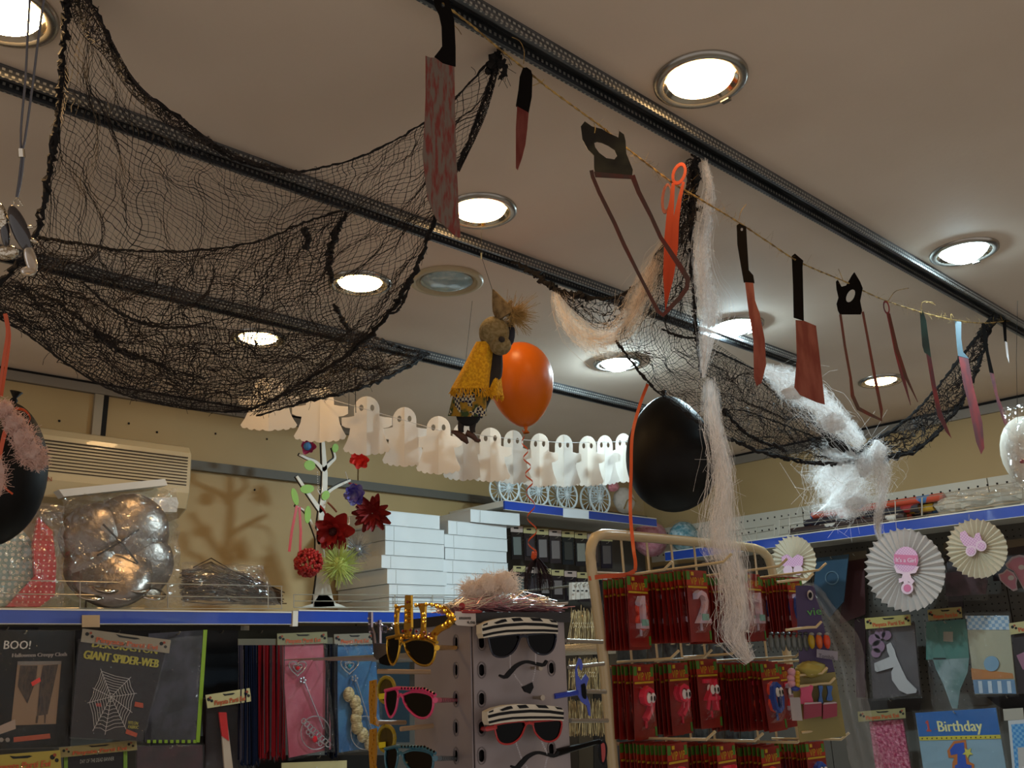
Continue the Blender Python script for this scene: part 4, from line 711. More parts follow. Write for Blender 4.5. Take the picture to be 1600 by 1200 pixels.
MB().prism(PY(3.39), [(60, 808), (82, 830), (88, 880), (86, 930), (62, 948), (10, 948), (55, 900), (52, 850)], .02).build('red_dotted_band', mat('red_dots', 'e8c8b8', .4, col2='c23430', scale=58, cmap='dots', lo=.28, hi=.32), t)
bag(t, PY(3.375), [(-40, 770), (100, 790), (98, 948), (-40, 948)], .09, m_film, 'clear_bag', 1.6)
t = thing('twig_bundle', 'clear bag of dark brown twigs lying on the left shelf', 'bundle', PY(3.45).at(355, 945)); b = MB()
for i in range(150):
    u = rng.uniform(0, 1); h0 = rng.uniform(0, 1); pts = [(288+rng.normal()*4, 890+50*h0), (330, 882+rng.normal()*6+56*h0), (380, 900+40*h0+rng.normal()*4), (432+rng.normal()*5, 925+20*h0)]; pl = PY(3.42+rng.uniform(0, .1)); b.tube([pl.at(*p_) for p_ in pts], .0022, 4)
b.build('twig', mat('dark_twig', '3a2a20', .6, col2='5a4632', scale=30), t, kind='stuff'); bag(t, PY(3.40), [(284, 878), (410, 884), (438, 946), (284, 948)], .12, m_film, 'clear_bag', 1)
# tree cutout with flowers
TP = PY(3.40); t = thing('tree_cutout', 'flat white tree stand with black outline and bright green leaves', 'display tree', TP.at(505, 950)); m_tr = mat('white_board', 'd8d4c8', .5); m_trk2 = mat('black_outline', '141210', .6)
br = [([(506, 948), (504, 900), (500, 850), (503, 800), (508, 750), (505, 690)], [34, 16, 12, 9, 8, 5]), ([(503, 800), (492, 785), (480, 768), (464, 744)], [7, 6, 5, 4]), ([(506, 775), (520, 764), (535, 756), (548, 750)], [5, 4, 4, 3]), ([(506, 735), (494, 722), (480, 716), (468, 710)], [6, 5, 4, 3]), ([(500, 850), (490, 825), (478, 800), (462, 790)], [6, 4, 3, 2]), ([(505, 735), (518, 722), (524, 715), (520, 700)], [6, 5, 3, 2])]
for pts, w_ in br:
    p_ = smooth_path([(*q_, 0) for q_ in pts], 16)[:, :2]; ww = np.interp(np.linspace(0, 1, 16), np.linspace(0, 1, len(w_)), w_); MB().prism(TP, strip(p_, ww), .004, .001).build('branch', m_tr, t); MB().prism(TP, strip(p_-np.array([1.6, .6]), ww+1.2), .006, -.004).build('branch_edge', m_trk2, t)
MB().prism(TP, [(466, 950), (490, 943), (498, 930), (512, 930), (525, 942), (545, 950)], .005, .001).build('foot', m_tr, t)
m_leaf = mat('lime_leaf', '86b428', .5)
for (x, y, rx, ry, ro_) in ((484, 727, 9, 8, .3), (480, 764, 11, 7, -.1), (461, 776, 5, 14, -.25), (481, 804, 5, 14, .05), (509, 774, 6, 8, .4), (524, 700, 5, 7, .1), (484, 690, 6, 4, .5)):
    MB().prism(TP, circ(x, y, rx, ry, 12, 0, ro_), .002, .006).build('leaf', m_leaf, t)
def petals(parent, c, R, n, m, layers=3, wid=.34, seed=0, name='petal'):
    g = np.random.default_rng(seed); 
    for l in range(layers):
        for i in range(n):
            a = 2*math.pi*(i+.5*l)/n+g.normal()*.12; r = R*(1-.22*l)*g.uniform(.85, 1.1); d_ = CR*math.cos(a)+CU*math.sin(a); w_ = np.cross(d_, CF); cp = c-CF*.006*l; up = -CF*R*.35*(l+.3)
            G = np.array([[cp+d_*r*s_+w_*wid*r*math.sin(math.pi*min(.97, s_*.8+.12))*u+up*s_*s_+CF*abs(u)*-.15*r*s_ for u in (-1, -.4, .4, 1)] for s_ in (0.05, .35, .65, .88, 1.0)]); b = MB(); b.grid(G); b.build(name, m, parent, smooth=True)
def tuftball(name, label, c, R, m, n=380, r=.0006, cat='flower'):
    t_ = thing(name, label, cat, c-np.array([0, 0, R])); b = MB()
    for _ in range(n):
        d_ = rng.normal(size=3); d_ /= np.linalg.norm(d_); e = rng.normal(size=3)*R*.12; b.tube([c, c+d_*R*.6+e, c+d_*R*rng.uniform(.8, 1.1)+e*1.6], r, 3, cap=False)
    b.build('feather', m, t_, kind='stuff'); MB().ball(c, R*.45, 10, 6, jit=.1).build('core', m, t_, smooth=True); return t_
kt = 3.55/FPX*1.0
c = TP.at(511, 832)-np.array([0, .05, 0]); t = thing('fabric_flower', 'large sheer red fabric flower on the tree cutout', 'flower', c); petals(t, c, .085, 7, lucent('sheer_red', '8e1512', .3, .6), 3, seed=1); MB().ball(c-CF*.02, .018, 10, 6, jit=.2).build('flower_centre', mat('dark_red', '3c0a0a', .7), t)
c = TP.at(572, 804)-np.array([0, .05, 0]); t = thing('fabric_flower', 'dark red many-petalled fabric flower right of the purple one', 'flower', c); petals(t, c, .088, 12, mat('deep_red', '7c100c', .6), 3, .2, seed=2)
c = TP.at(540, 776)-np.array([0, .07, 0]); t = thing('fabric_flower', 'ruffled purple fabric flower in the middle of the tree', 'flower', c); petals(t, c, .05, 7, mat('purple_petal', '4a3c9a', .7, col2='8078a8', scale=30), 3, .45, seed=3)
c = TP.at(554, 720)-np.array([0, .04, 0]); t = thing('fabric_flower', 'coral red flower below the third paper ghost', 'flower', c); petals(t, c, .045, 7, mat('coral_petal', 'e0362c', .6), 3, .4, seed=4)
c = TP.at(476, 699)-np.array([0, .03, 0]); t = thing('fabric_flower', 'magenta and blue felt flower at the top left of the tree', 'flower', c); petals(t, c, .034, 6, mat('magenta_petal', 'a02858', .6), 2, .45, seed=5); MB().ball(c-CF*.015, .018, 10, 6).build('flower_centre', mat('blue_felt', '3f78b4', .7), t)
tuftball('feather_flower', 'pale yellow-green feather pompom at the foot of the tree', TP.at(517, 885)-np.array([0, .06, 0]), .078, mat('lime_feather', 'b8c46a', .8), 520, .0009); tuftball('feather_flower', 'grey tinsel pompom between the tree and the boxes', TP.at(548, 862)-np.array([0, .05, 0]), .055, mat('grey_tinsel', '9a9a9c', .3, metal=.5), 300)
c = TP.at(466, 882)-np.array([0, .08, 0]); t = thing('glitter_flower', 'red glittery pompom bag hanging on red straps from the tree', 'flower', c-np.array([0, 0, .07])); b = MB()
for _ in range(260):
    d_ = rng.normal(size=3)*np.array([1, .7, .85]); d_ /= np.linalg.norm(d_)*1.15; b.ball(c+d_*.062*rng.uniform(.8, 1), .008, 5, 4)
b.build('bobble', mat('glitter_red', '98100f', .35, col2='e8a090', scale=260, lo=.62, hi=.68), t, kind='stuff')
for pts in ([(452, 862), (456, 830), (464, 790)], [(469, 862), (470, 830), (468, 792)]):
    MB().prism(PY(3.33), strip(pts, [4, 4, 4]), .001).build('strap', mat('red_strap', 'b81c1c', .4), t)
b = MB(); wr_ = TP.at
for i, pts in enumerate(([(545, 755), (560, 760), (566, 775), (562, 792)], [(545, 808), (545, 818), (535, 832), (512, 845)], [(500, 790), (508, 802), (512, 822)], [(512, 785), (520, 793), (526, 800)])):
    tag(MB().tube([TP.at(x, y, .03) for x, y in smooth_path([(*q_, 0) for q_ in pts], 12)[:, :2]], .004, 6).build('hairband', mat('band%d' % i, ('8a1a18', 'd8c4b0', '8a1a18', '7a3a20')[i], .4)), ('red hairband arching right of the purple flower', 'pale beige hairband curving below the purple flower', 'red hairband behind the sheer red flower', 'brown hairband left of the purple flower')[i], 'hairband', 'hairbands on the tree')
b = MB()
for pts in ([(496, 738), (497, 760), (500, 765)], [(540, 738), (543, 748), (544, 755)], [(496, 765), (500, 772), (497, 768)]):
    for q_ in smooth_path([(*q, 0) for q in pts], 9): b.ball(TP.at(q_[0], q_[1], .02), .0025, 6, 4)
tag(b.build('bead_string', mat('pearl', 'e0dcd8', .2), kind='stuff'), 'strings of small white beads hanging on the tree cutout', 'beads')
# white carriages on the high shelf
m_cw = mat('white_plastic', 'dfeaec', .35)
def carriage(label, cx, cy, r, Y):
    pl = PY(Y); c = pl.at(cx, cy); R = r*np.linalg.norm(pl.at(cx+1, cy)-c); z0 = ZC+.003; t = thing('toy_carriage', label, 'carriage', (c[0], Y, z0), 'white wicker carriages')
    for dx, dy in ((0, 0), (0, .07)):
        cc = np.array([c[0]+dx, Y+dy, z0+R]); w_ = MB(); an = np.linspace(0, 2*math.pi, 28, endpoint=False); w_.tube([cc+np.array([math.cos(a)*R*.93, 0, math.sin(a)*R*.93]) for a in an], R*.07, 6, closed=True)
        for k_ in range(14): a = k_*2*math.pi/14; w_.tube([cc, cc+np.array([math.cos(a)*R*.9, 0, math.sin(a)*R*.9])], R*.03, 4)
        w_.ball(cc, R*.16, 8, 6); w_.build('wheel', m_cw, t)
    b = MB(); bx = c[0]+R*.1
    for s_ in range(7):
        zz = z0+R*.9+s_*.014; w2 = .045+.004*s_; b.tube([(bx+w2*math.cos(a), Y+.035+.03*math.sin(a), zz) for a in np.linspace(0, 2*math.pi, 16, endpoint=False)], .0028, 5, closed=True)
    for a in np.linspace(0, 2*math.pi, 16, endpoint=False): b.tube([(bx+.042*math.cos(a), Y+.035+.028*math.sin(a), z0+R*.85), (bx+.07*math.cos(a), Y+.035+.032*math.sin(a), z0+R*.9+.09)], .0022, 4)
    b.build('wicker_basket', m_cw, t, kind='stuff'); b = MB(); b.tube([(bx+.06, Y+.035, z0+R+.05), (bx+.085, Y+.035, z0+R*1.6+.05), (bx+.09, Y+.035, z0+R*1.2)], .003, 6); b.build('handle', m_cw, t); return t
for i, (cx, nm_) in enumerate(((796, 'white wicker toy carriage behind the curled orange ribbon'), (842, 'white wicker toy carriage, third from the right on the high shelf'), (887, 'white wicker toy carriage in the middle of the high shelf'), (938, 'white wicker toy carriage nearest the black balloon'))): carriage(nm_, cx, 785+i*1.5, 16.5, YF+.05+.01*i)
t = thing('wrapped_gift', 'white tulle wrapped gift with gold bow beside the black balloon', 'gift', PY(3.42).at(975, 800)); MB().ball(PY(3.44).at(975, 782), (.075, .05, .075), 16, 10, jit=.05).build('tulle_ball', lucent('tulle', 'e4dcd0', .3, .8), t, smooth=True); bag(t, PY(3.40), [(950, 752), (1000, 755), (1006, 800), (952, 798)], .10, m_film2, 'clear_wrap'); MB().tube([PY(3.37).at(x, y) for x, y in ((975, 795), (980, 782), (988, 778), (994, 784))], .004, 5).build('bow', mat('gold_ribbon', 'a08040', .3, metal=.4), t)
MB().ball(PY(3.42).at(958, 760), (.04, .03, .03), 10, 6, jit=.15).build('pink_bow', mat('pink_bow', 'd88890', .6), t)
# right shelf contents
for lab, cx, cy, rx, ry, col in (('pink mesh favour bag on the right shelf in the corner', 1015, 830, 30, 28, 'c87888'), ('blue glittery ball in clear wrap on the right shelf', 1068, 824, 22, 24, '4f8c9c')):
    pl = PX(XF+.16); c = pl.at(cx, cy); kk = np.linalg.norm(pl.at(cx, cy+10)-c)/10; t = thing('wrapped_ball', lab, 'packaged party goods', (c[0], c[1], ZR+.002)); MB().ball((c[0], c[1], ZR+.004+ry*kk), (.11, rx*kk*.9, ry*kk), 18, 12, jit=.03).build('ball', mat('ball'+col, col, .3, col2='a8c0c8' if col[0] == '4' else 'd898a4', scale=40, bump=.6, bscale=60), t, smooth=True)
    b = MB(); b.ball((c[0]-.01, c[1], ZR+.006+ry*kk*1.06), (.13, rx*kk*1.02, ry*kk*1.05), 16, 10, jit=.05); b.build('clear_wrap', m_film2, t, smooth=True)
b = MB()
cols = ['3a2c2a', 'b83a22', '5a9ab4', 'c8c4bc', '2c2a34', 'c49a28', '7a4a3c', '3d6fa8', 'b84a30', 'b8a088', '6fa8b8', '902828']
for i in range(12):
    lv = i // 4; j = i % 4; x = XF+.05+.05*j+.02*lv; zc = ZR+.023+lv*.036; y0, y1 = 2.55-.05*lv-rng.uniform(0, .05), 1.92-.06*lv+rng.uniform(-.05, .05)
    t = thing('gift_wrap_roll', ['dark brown', 'red', 'light blue', 'pale grey', 'near-black', 'golden', 'brown', 'blue', 'orange-red', 'beige', 'sky blue', 'crimson'][i]+' gift wrap roll, '+['bottom', 'middle', 'top'][lv]+' layer, '+['front', 'second', 'third', 'rear'][j]+' of its layer', 'gift wrap', (x, (y0+y1)/2, zc-.02), 'gift wrap rolls on the right shelf')
    MB().tube([(x, y0, zc), (x, (y0+y1)/2, zc), (x, y1, zc)], .0185, 16).build('paper_roll', mat('wrap'+cols[i], cols[i], .3, col2=cols[(i*5+3) % 12], scale=14, lo=.55, hi=.58, coat=.5), t); MB().tube([(x, y0+.001, zc), (x, y0+.004, zc)], .013, 12).build('core', mat('card_core', '201c1a', .8), t)
t = thing('fringe_bag', 'clear bag of pale tissue and tulle lying on the right shelf', 'packaged party goods', PX(XF+.1).at(1540, 790)); 
for (x, y, rx) in ((1490, 790, 30), (1530, 782, 34), (1575, 775, 34), (1620, 768, 34)): pl = PX(XF+.14); c = pl.at(x, y); MB().ball((c[0], c[1], ZR+.05), (.09, rx*.0028, .048), 14, 8, jit=.14).build('tissue', lucent('pale_tissue', 'cfcdc0', .2, .7), t)
bag(t, PX(XF+.06), [(1468, 772), (1640, 748), (1640, 780), (1466, 806)], .12, m_film, 'clear_bag', 1.2)
t = thing('foil_character_bag', 'bright white crinkled clear wrapped item with a dark red mark, cut by the right edge', 'packaged party goods', P(1600, 760, 2.6)); MB().ball(P(1606, 705, 2.6), (.07, .07, .10), 18, 12).build('white_body', mat('soft_white', 'e6dccb', .5), t, smooth=True)
MB().ball(P(1597, 721, 2.53), (.010, .006, .006), 10, 6).build('red_mark', mat('crimson_mark', '8c1830', .5), t); bag(t, PF(1600, 705, 2.5), [(1566, 640), (1660, 620), (1660, 790), (1580, 760)], .10, m_film, 'clear_bag', 1.5)
b = MB(); b.tube(P3([(1590, 660, 2.55), (1588, 560, 2.6), (1590, 470, 2.65)]), .0006, 4); b.build('thread', m_cord, t)
# ================================================================ hanging packs on the left wall
def cm(c, r=.5, **k): return mat('col_'+c+(str(r) if r != .5 else ''), c, r, **k)
m_hdr = cm('b8ac7c', .5); m_hdrp = cm('b8a49a', .5); m_org = cm('b4532c', .5); m_slot = cm('14110f', .7)
def header(t, pl, x0, y0, x1, y1, h, txt='Pinyata Parti Evi', off=.006, col=None, tcol=None, skip=0):
    ux, uy = (x1-x0), (y1-y0); L = math.hypot(ux, uy); ux /= L; uy /= L; vx, vy = -uy, ux
    g_ = lambda a, b: (x0+ux*a*L+vx*b*h, y0+uy*a*L+vy*b*h)
    MB().prism(pl, [g_(0, 0), g_(1, 0), g_(1, 1), g_(0, 1)], .0012, off).build('header_card', col or m_hdr, t)
    b = MB(); b.prism(pl, [g_(.38, .10), g_(.46, .16), g_(.62, .16), g_(.66, .22), g_(.60, .30), g_(.42, .28)], .0006, off+.0008); 
    for a, bb, r in ((.06, .36, .11), (.12, .5, .09), (.90, .36, .11), (.95, .55, .09)): cx, cy = g_(a, bb); b.prism(pl, circ(cx, cy, r*h*1.3, None, 8), .0006, off+.0008)
    b.build('header_print', m_slot, t, kind='stuff'); b = MB()
    for a, bb in ((.10, .25), (.93, .25)): cx, cy = g_(a, bb); b.prism(pl, circ(cx, cy, .1*h, None, 8), .0006, off+.0014)
    b.build('header_balloon', cm('8a3a20', .5), t, kind='stuff'); b = MB()
    text(b, pl, txt, g_(.17, .86), g_(.86, .86), off+.0014, h=h*.36, bold=True); b.build('lettering', tcol or m_org, t)
def quad(t, pl, pts, m, th=.004, off=0, name='card'): return MB().prism(pl, pts, th, off).build(name, m, t)
PL = PY(3.36)
HOOKS = []
def pack(name, label, pl, pts, m, cat='packaged party goods', grp=None, th=.006, off=0):
    tops = sorted(pts, key=lambda p: p[1])[:2]; HOOKS.append((pl.at((tops[0][0]+tops[1][0])/2, (tops[0][1]+tops[1][1])/2+4, off), pl.n))
    ys = max(p[1] for p in pts); xs_ = sum(p[0] for p in pts)/len(pts); t = thing(name, label, cat, pl.at(xs_, ys), grp); quad(t, pl, pts, m, th, off, 'card'); return t
m_blk = cm('161210', .3); m_blk2 = mat('black_gloss_card', '0e0c0b', .5, spec=.2)
t = pack('creepy_cloth_pack', 'black BOO! pack picturing two torn dark cloths, at the left edge', PL, [(-40, 986), (116, 986), (110, 1166), (-40, 1172)], m_blk2)
q4 = lambda L: [(a/5.717, 990+b/5.714) for a, b in L]
quad(t, PL, q4([(158, 248), (549, 245), (500, 806), (98, 820)]), cm('8a6c50', .5), .001, .0015, 'picture'); quad(t, PL, q4([(158, 248), (549, 245), (547, 275), (156, 280)]), cm('7a6c60', .5), .001, .002, 'picture_band')
m_cl = mat('cloth_print', '2a1c14', .7, col2='4a3626', scale=160, stretch=(1, 1, .3))
b = MB()
for pp_ in ([(180, 285), (335, 285), (320, 420), (245, 625), (160, 470)], [(385, 285), (520, 275), (425, 720), (330, 735), (360, 420)], [(325, 735), (345, 735), (335, 800), (318, 800)], [(395, 720), (412, 720), (405, 800), (395, 800)]): b.prism(PL, q4(pp_), .0006, .0026)
b.build('cloth_picture', m_cl, t); quad(t, PL, q4([(277, 435), (355, 390), (366, 425), (290, 470)]), cm('e02c18', .4), .0005, .0034, 'red_sticker'); quad(t, PL, q4([(-40, 840), (135, 765), (142, 850), (-20, 905)]), cm('a08878', .5), .0005, .004, 'price_sticker'); quad(t, PL, q4([(122, 925), (445, 892), (452, 935), (122, 970)]), cm('a84828', .5), .0006, .002, 'orange_bar')
b = MB(); text(b, PL, 'BOO!', (5.5, 1014), (47, 1014), .002, h=13, bold=True); b.build('lettering', cm('c8beb4', .5), t); b = MB(); text(b, PL, 'Halloween Creepy Cloth', (19, 1027), (104, 1025), .002, h=6, bold=True); b.build('lettering', cm('8c7e76', .5), t)
b = MB(); [b.prism(PL, circ(x, 1156, 3.6, None, 10), .0006, .002) for x in (2, 12)]; b.build('round_symbol', cm('8a7c74', .5), t); bag(t, PY(3.345), [(-40, 984), (118, 984), (112, 1168), (-40, 1174)], .012, m_film2, 'clear_sleeve', .5)
t = pack('spider_web_pack', 'dark GIANT SPIDER-WEB pack with a grey web picture and crooked header', PL, [(124, 1000), (262, 1006), (222, 1158), (110, 1152)], mat('dark_violet_card', '1c1214', .4), off=.03)
q8 = lambda x, y: (100+x/8, 970+y/8)
b = MB(); c0 = q8(590, 950); rim = [q8(*p) for p in ((470, 630), (815, 725), (880, 910), (830, 1130), (760, 1320), (520, 1380), (380, 1340), (320, 1020), (380, 850))]; wpl = PL
for p_ in rim: b.prism(wpl, strip([c0, (c0[0]+(p_[0]-c0[0])*1.1, c0[1]+(p_[1]-c0[1])*1.1)], .9), .0004, .033)
for s_ in (.15, .28, .4, .52, .64, .76, .88, 1):
    for i in range(len(rim)):
        a, c_ = rim[i], rim[(i+1) % len(rim)]; f_ = lambda p, s_=s_: (c0[0]+(p[0]-c0[0])*s_, c0[1]+(p[1]-c0[1])*s_); m_ = f_(((a[0]+c_[0])/2, (a[1]+c_[1])/2), s_*.95); b.prism(wpl, strip([f_(a), m_, f_(c_)], .8), .0004, .033)
b.build('web_picture', cm('aca098', .5), t, kind='stuff')
b = MB(); text(b, PL, 'GIANT SPIDER-WEB', q8(240, 470), q8(1170, 585), .033, h=13, bold=True); text(b, PL, 'DEKORASYON', q8(350, 325), q8(1160, 415), .033, h=9, bold=True); text(b, PL, 'NYLON', (200, 1131), (215, 1133), .033, h=5, bold=True); text(b, PL, 'FABRIC', (200, 1138), (216, 1139), .033, h=5, bold=True); b.build('lettering', cm('a89a2c', .5), t)
quad(t, PL, [q8(890, 1010), q8(990, 1030), q8(990, 1090), q8(880, 1070)], cm('a8401c', .5), .0005, .033, 'orange_patch'); quad(t, PL, [q8(400, 1030), q8(470, 1030), q8(465, 1075), q8(405, 1070)], cm('9c3020', .5), .0005, .033, 'red_patch'); quad(t, PL, [(198, 1139), (215, 1146), (213, 1152), (196, 1146)], cm('a8401c', .5), .0005, .033, 'orange_patch')
header(t, PL, 129, 982, 267, 1000, 21, off=.036, col=cm('8a7c68', .5)); bag(t, PY(3.315), [(122, 998), (264, 1008), (224, 1160), (108, 1154)], .02, m_film2, 'clear_sleeve', .8)
t = pack('green_edged_pack', 'dark misty pack with bright green right and bottom edges', PL, [(232, 990), (322, 984), (310, 1160), (226, 1160)], mat('misty_black', '1c181c', .4, col2='3a3640', scale=12), off=.005)
quad(t, PL, [(318, 984), (324, 984), (312, 1160), (306, 1160)], cm('7c9a1c', .5), .001, .007, 'green_edge'); b = MB()
for i in range(9): b.prism(PL, [(230+i*9, 1156), (235+i*9, 1156), (235+i*9, 1161), (230+i*9, 1161)], .001, .007)
b.build('green_dashes', cm('7c9a1c', .5), t); bag(t, PY(3.34), [(240, 1000), (318, 992), (306, 1156), (236, 1156)], .02, m_film2, 'clear_sleeve', .8)
t = thing('blood_knife_pack', 'small pack with red-tipped white stick under a cream header', 'packaged party goods', PL.at(355, 1215)); bag(t, PL, [(322, 1092), (388, 1088), (400, 1215), (322, 1215)], .03, m_film2, 'clear_bag', .8)
quad(t, PL, [(342, 1113), (354, 1113), (358, 1158), (347, 1150)], cm('b81818', .3), .008, .006, 'red_tip'); quad(t, PL, [(346, 1135), (356, 1135), (366, 1215), (352, 1215)], cm('b8a490', .4), .008, .004, 'white_stick'); header(t, PL, 321, 1086, 390, 1075, 21, off=.02)
def fringe(label, x0, x1, y0, y1, cols, n, pl=PL, off=.01):
    t = thing('foil_fringe', label, 'foil fringe curtain', pl.at((x0+x1)/2, y1), 'foil fringe curtains'); quad(t, pl, [(x0, y0-10), (x1, y0-10), (x1, y0), (x0, y0)], cm('5c5848', .5), .004, off+.004, 'header_card'); 
    for ci, c_ in enumerate(cols):
        b = MB()
        for i in range(n):
            x = rng.uniform(x0, x1); b.prism(pl, [(x, y0), (x+1.6, y0), (x+1.6+rng.normal()*1.5, y1+rng.normal()*5), (x+rng.normal()*1.5, y1+rng.normal()*5)], .0006, off+rng.uniform(-.006, .012))
        b.build('strip', c_, t, kind='stuff')
m_fb = mat('navy_foil', '14203c', .18, metal=.8); m_fr = mat('red_foil', '8a1420', .2, metal=.7); m_fs = mat('grey_foil_strip', '5a5664', .15, metal=.9)
fringe('navy and silver foil fringe curtain left of the red one', 372, 402, 1008, 1192, [m_fb, m_fs, m_fb], 26); fringe('dark red foil fringe curtain left of the pink princess set', 402, 444, 1008, 1182, [m_fr, m_fs, m_fr], 30); fringe('black and blue foil fringe between the pink and blue sets', 508, 528, 1006, 1178, [m_fb, cm('121216', .2)], 22)
m_pink = mat('pink_card', '9c3a4c', .35, col2='b86a78', scale=9, lo=.35, hi=.75); m_bluc = mat('blue_card', '20507c', .35, col2='38688c', scale=10); m_slv = mat('silver_plastic', 'b8b4b8', .2, metal=.7)
def princess(label, m, pts, hx, hy, x2, gem, dx=0):
    t = pack('princess_set_pack', label, PL, pts, m, 'costume set', off=.012); b = MB()
    for s_ in (12, 6): b.tube([PL.at(hx+s_*(1.15*math.sin(a)**3), hy-s_*(.9*math.cos(a)-.35*math.cos(2*a)-.14*math.cos(3*a)), .024) for a in np.linspace(0, 2*math.pi, 24, endpoint=False)], .0028, 5, closed=True)
    for k_ in range(30): f_ = k_/29; b.ball(PL.at(hx+9+(x2-hx-9)*f_, hy+18+(1138-hy-18)*f_, .022), .0035, 6, 4)
    for a in range(5): b.ball(PL.at(hx+8+4*math.cos(a*1.256), hy+20+4*math.sin(a*1.256), .024), .005, 6, 4)
    b.build('wand', m_slv, t); MB().ball(PL.at(hx, hy+1, .026), .008, 10, 6).build('wand_gem', gem, t)
    cx, cy = (hx+x2)/2+8, 1145; b = MB(); b.tube([PL.at(cx+24*math.cos(a)*.95, cy+26*math.sin(a), .022) for a in np.linspace(0, 2*math.pi, 30, endpoint=False)], .002, 5, closed=True)
    for i in range(9):
        f_ = i/8; x, y = cx-18+f_*38, cy-18+f_*36; b.tube([PL.at(x+4*math.cos(a), y+4.2*math.sin(a), .026) for a in np.linspace(0, 2*math.pi, 10, endpoint=False)], .0022, 4, closed=True)
        if 1 < i < 7: b.tube([PL.at(x-3+3*math.cos(a), y+8+3.4*math.sin(a), .026) for a in np.linspace(0, 2*math.pi, 10, endpoint=False)], .002, 4, closed=True)
    b.build('tiara', m_slv, t); MB().ball(PL.at(cx-1, cy+10, .028), (.011, .006, .013), 10, 6).build('tiara_gem', gem, t)
    return t
t = princess('pink princess set with silver heart wand and tiara with a red gem', m_pink, [(440, 1006), (505, 1003), (520, 1170), (452, 1184)], 465, 1043, 505, cm('c01828', .1)); header(t, PL, 433, 990, 511, 987, 18, off=.02, col=cm('7c7858', .5)); bag(t, PY(3.32), [(436, 1002), (510, 1000), (524, 1174), (450, 1188)], .03, m_film2, 'clear_bag', .8)
t = princess('blue princess set with silver wand and blond plait, right of the pink set', m_bluc, [(524, 1006), (586, 1004), (596, 1165), (530, 1176)], 546, 1040, 580, cm('1c7c8c', .1)); header(t, PL, 522, 991, 584, 989, 17, off=.02, col=cm('7c7464', .5)); b = MB()
for i in range(7): f_ = i/6; b.ball(PL.at(545+f_*28+6*math.sin(i*1.2), 1085+f_*76, .03), (.026, .018, .03), 10, 6)
b.build('blond_plait', mat('blond_hair', 'c0a878', .5, col2='8c7448', scale=70, stretch=(1, 1, 3)), t, smooth=True); bag(t, PY(3.30), [(520, 1002), (590, 1000), (600, 1170), (526, 1180)], .05, m_film2, 'clear_bag', .8)
# lower row headers
t = pack('garland_pack', 'black garland pack with green edges at the bottom left', PL, [(100, 1176), (200, 1172), (200, 1225), (100, 1225)], m_blk); b = MB(); text(b, PL, 'DAY OF THE DEAD BANNER', (125, 1193), (178, 1188), .002, h=6); b.build('lettering', cm('9a948c', .5), t); quad(t, PL, [(100, 1176), (106, 1176), (106, 1225), (100, 1225)], cm('6c8a2c', .5), .001, .002, 'green_edge'); quad(t, PL, [(193, 1172), (199, 1172), (199, 1225), (193, 1225)], cm('6c8a2c', .5), .001, .002, 'green_edge'); header(t, PL, 92, 1168, 213, 1156, 16, off=.012, col=cm('8a7a4c', .5))
t = pack('banner_pack', 'pack with a yellow header in the bottom left corner', PL, [(-30, 1200), (90, 1196), (90, 1230), (-30, 1230)], m_blk, off=.02); header(t, PL, -34, 1182, 94, 1172, 28, off=.03, col=cm('a08c3c', .5))
t = pack('maroon_pack', 'dark maroon pack hanging lowest beside the garland pack', PL, [(214, 1166), (316, 1164), (318, 1225), (214, 1225)], mat('maroon', '3c1c22', .4, col2='281418', scale=14)); bag(t, PY(3.345), [(212, 1164), (320, 1162), (320, 1225), (212, 1225)], .02, m_film2, 'clear_sleeve', .8)
t = pack('yellow_header_pack', 'pack with a thin yellowish header below the pink princess set', PL, [(440, 1200), (540, 1196), (540, 1230), (440, 1230)], cm('2c2824', .5)); quad(t, PL, [(440, 1192), (542, 1188), (542, 1203), (440, 1206)], m_hdr, .001, .008, 'header_card')
# darker packs one row further back, seen in the gaps
PB_ = PY(3.52)
for i, (x0, x1, y0, y1, c_, lab) in enumerate([(-40, 60, 980, 1100, '1a1614', 'plain black pack behind the BOO! pack'), (118, 250, 985, 1060, '201a1c', 'black pack mostly hidden behind the spider web pack'), (318, 372, 985, 1090, '1c2026', 'slate pack behind the blood knife pack header'), (372, 440, 985, 1015, '3c4030', 'olive pack above the foil fringes'), (586, 640, 990, 1160, '26343c', 'blue-black pack left of the glasses stand'), (318, 372, 1092, 1215, '2a1a1e', 'maroon-black pack behind the blood knife pack'), (372, 620, 1180, 1230, '1c1a18', 'wide black pack at the bottom under the princess sets'), (236, 320, 1150, 1225, '1e1a1a', 'black pack behind the maroon pack')]):
    t = pack('hanging_pack', lab, PB_, [(x0, y0), (x1, y0), (x1, y1), (x0, y1)], cm(c_, .3), grp='dark packs hanging at the back of the left wall')
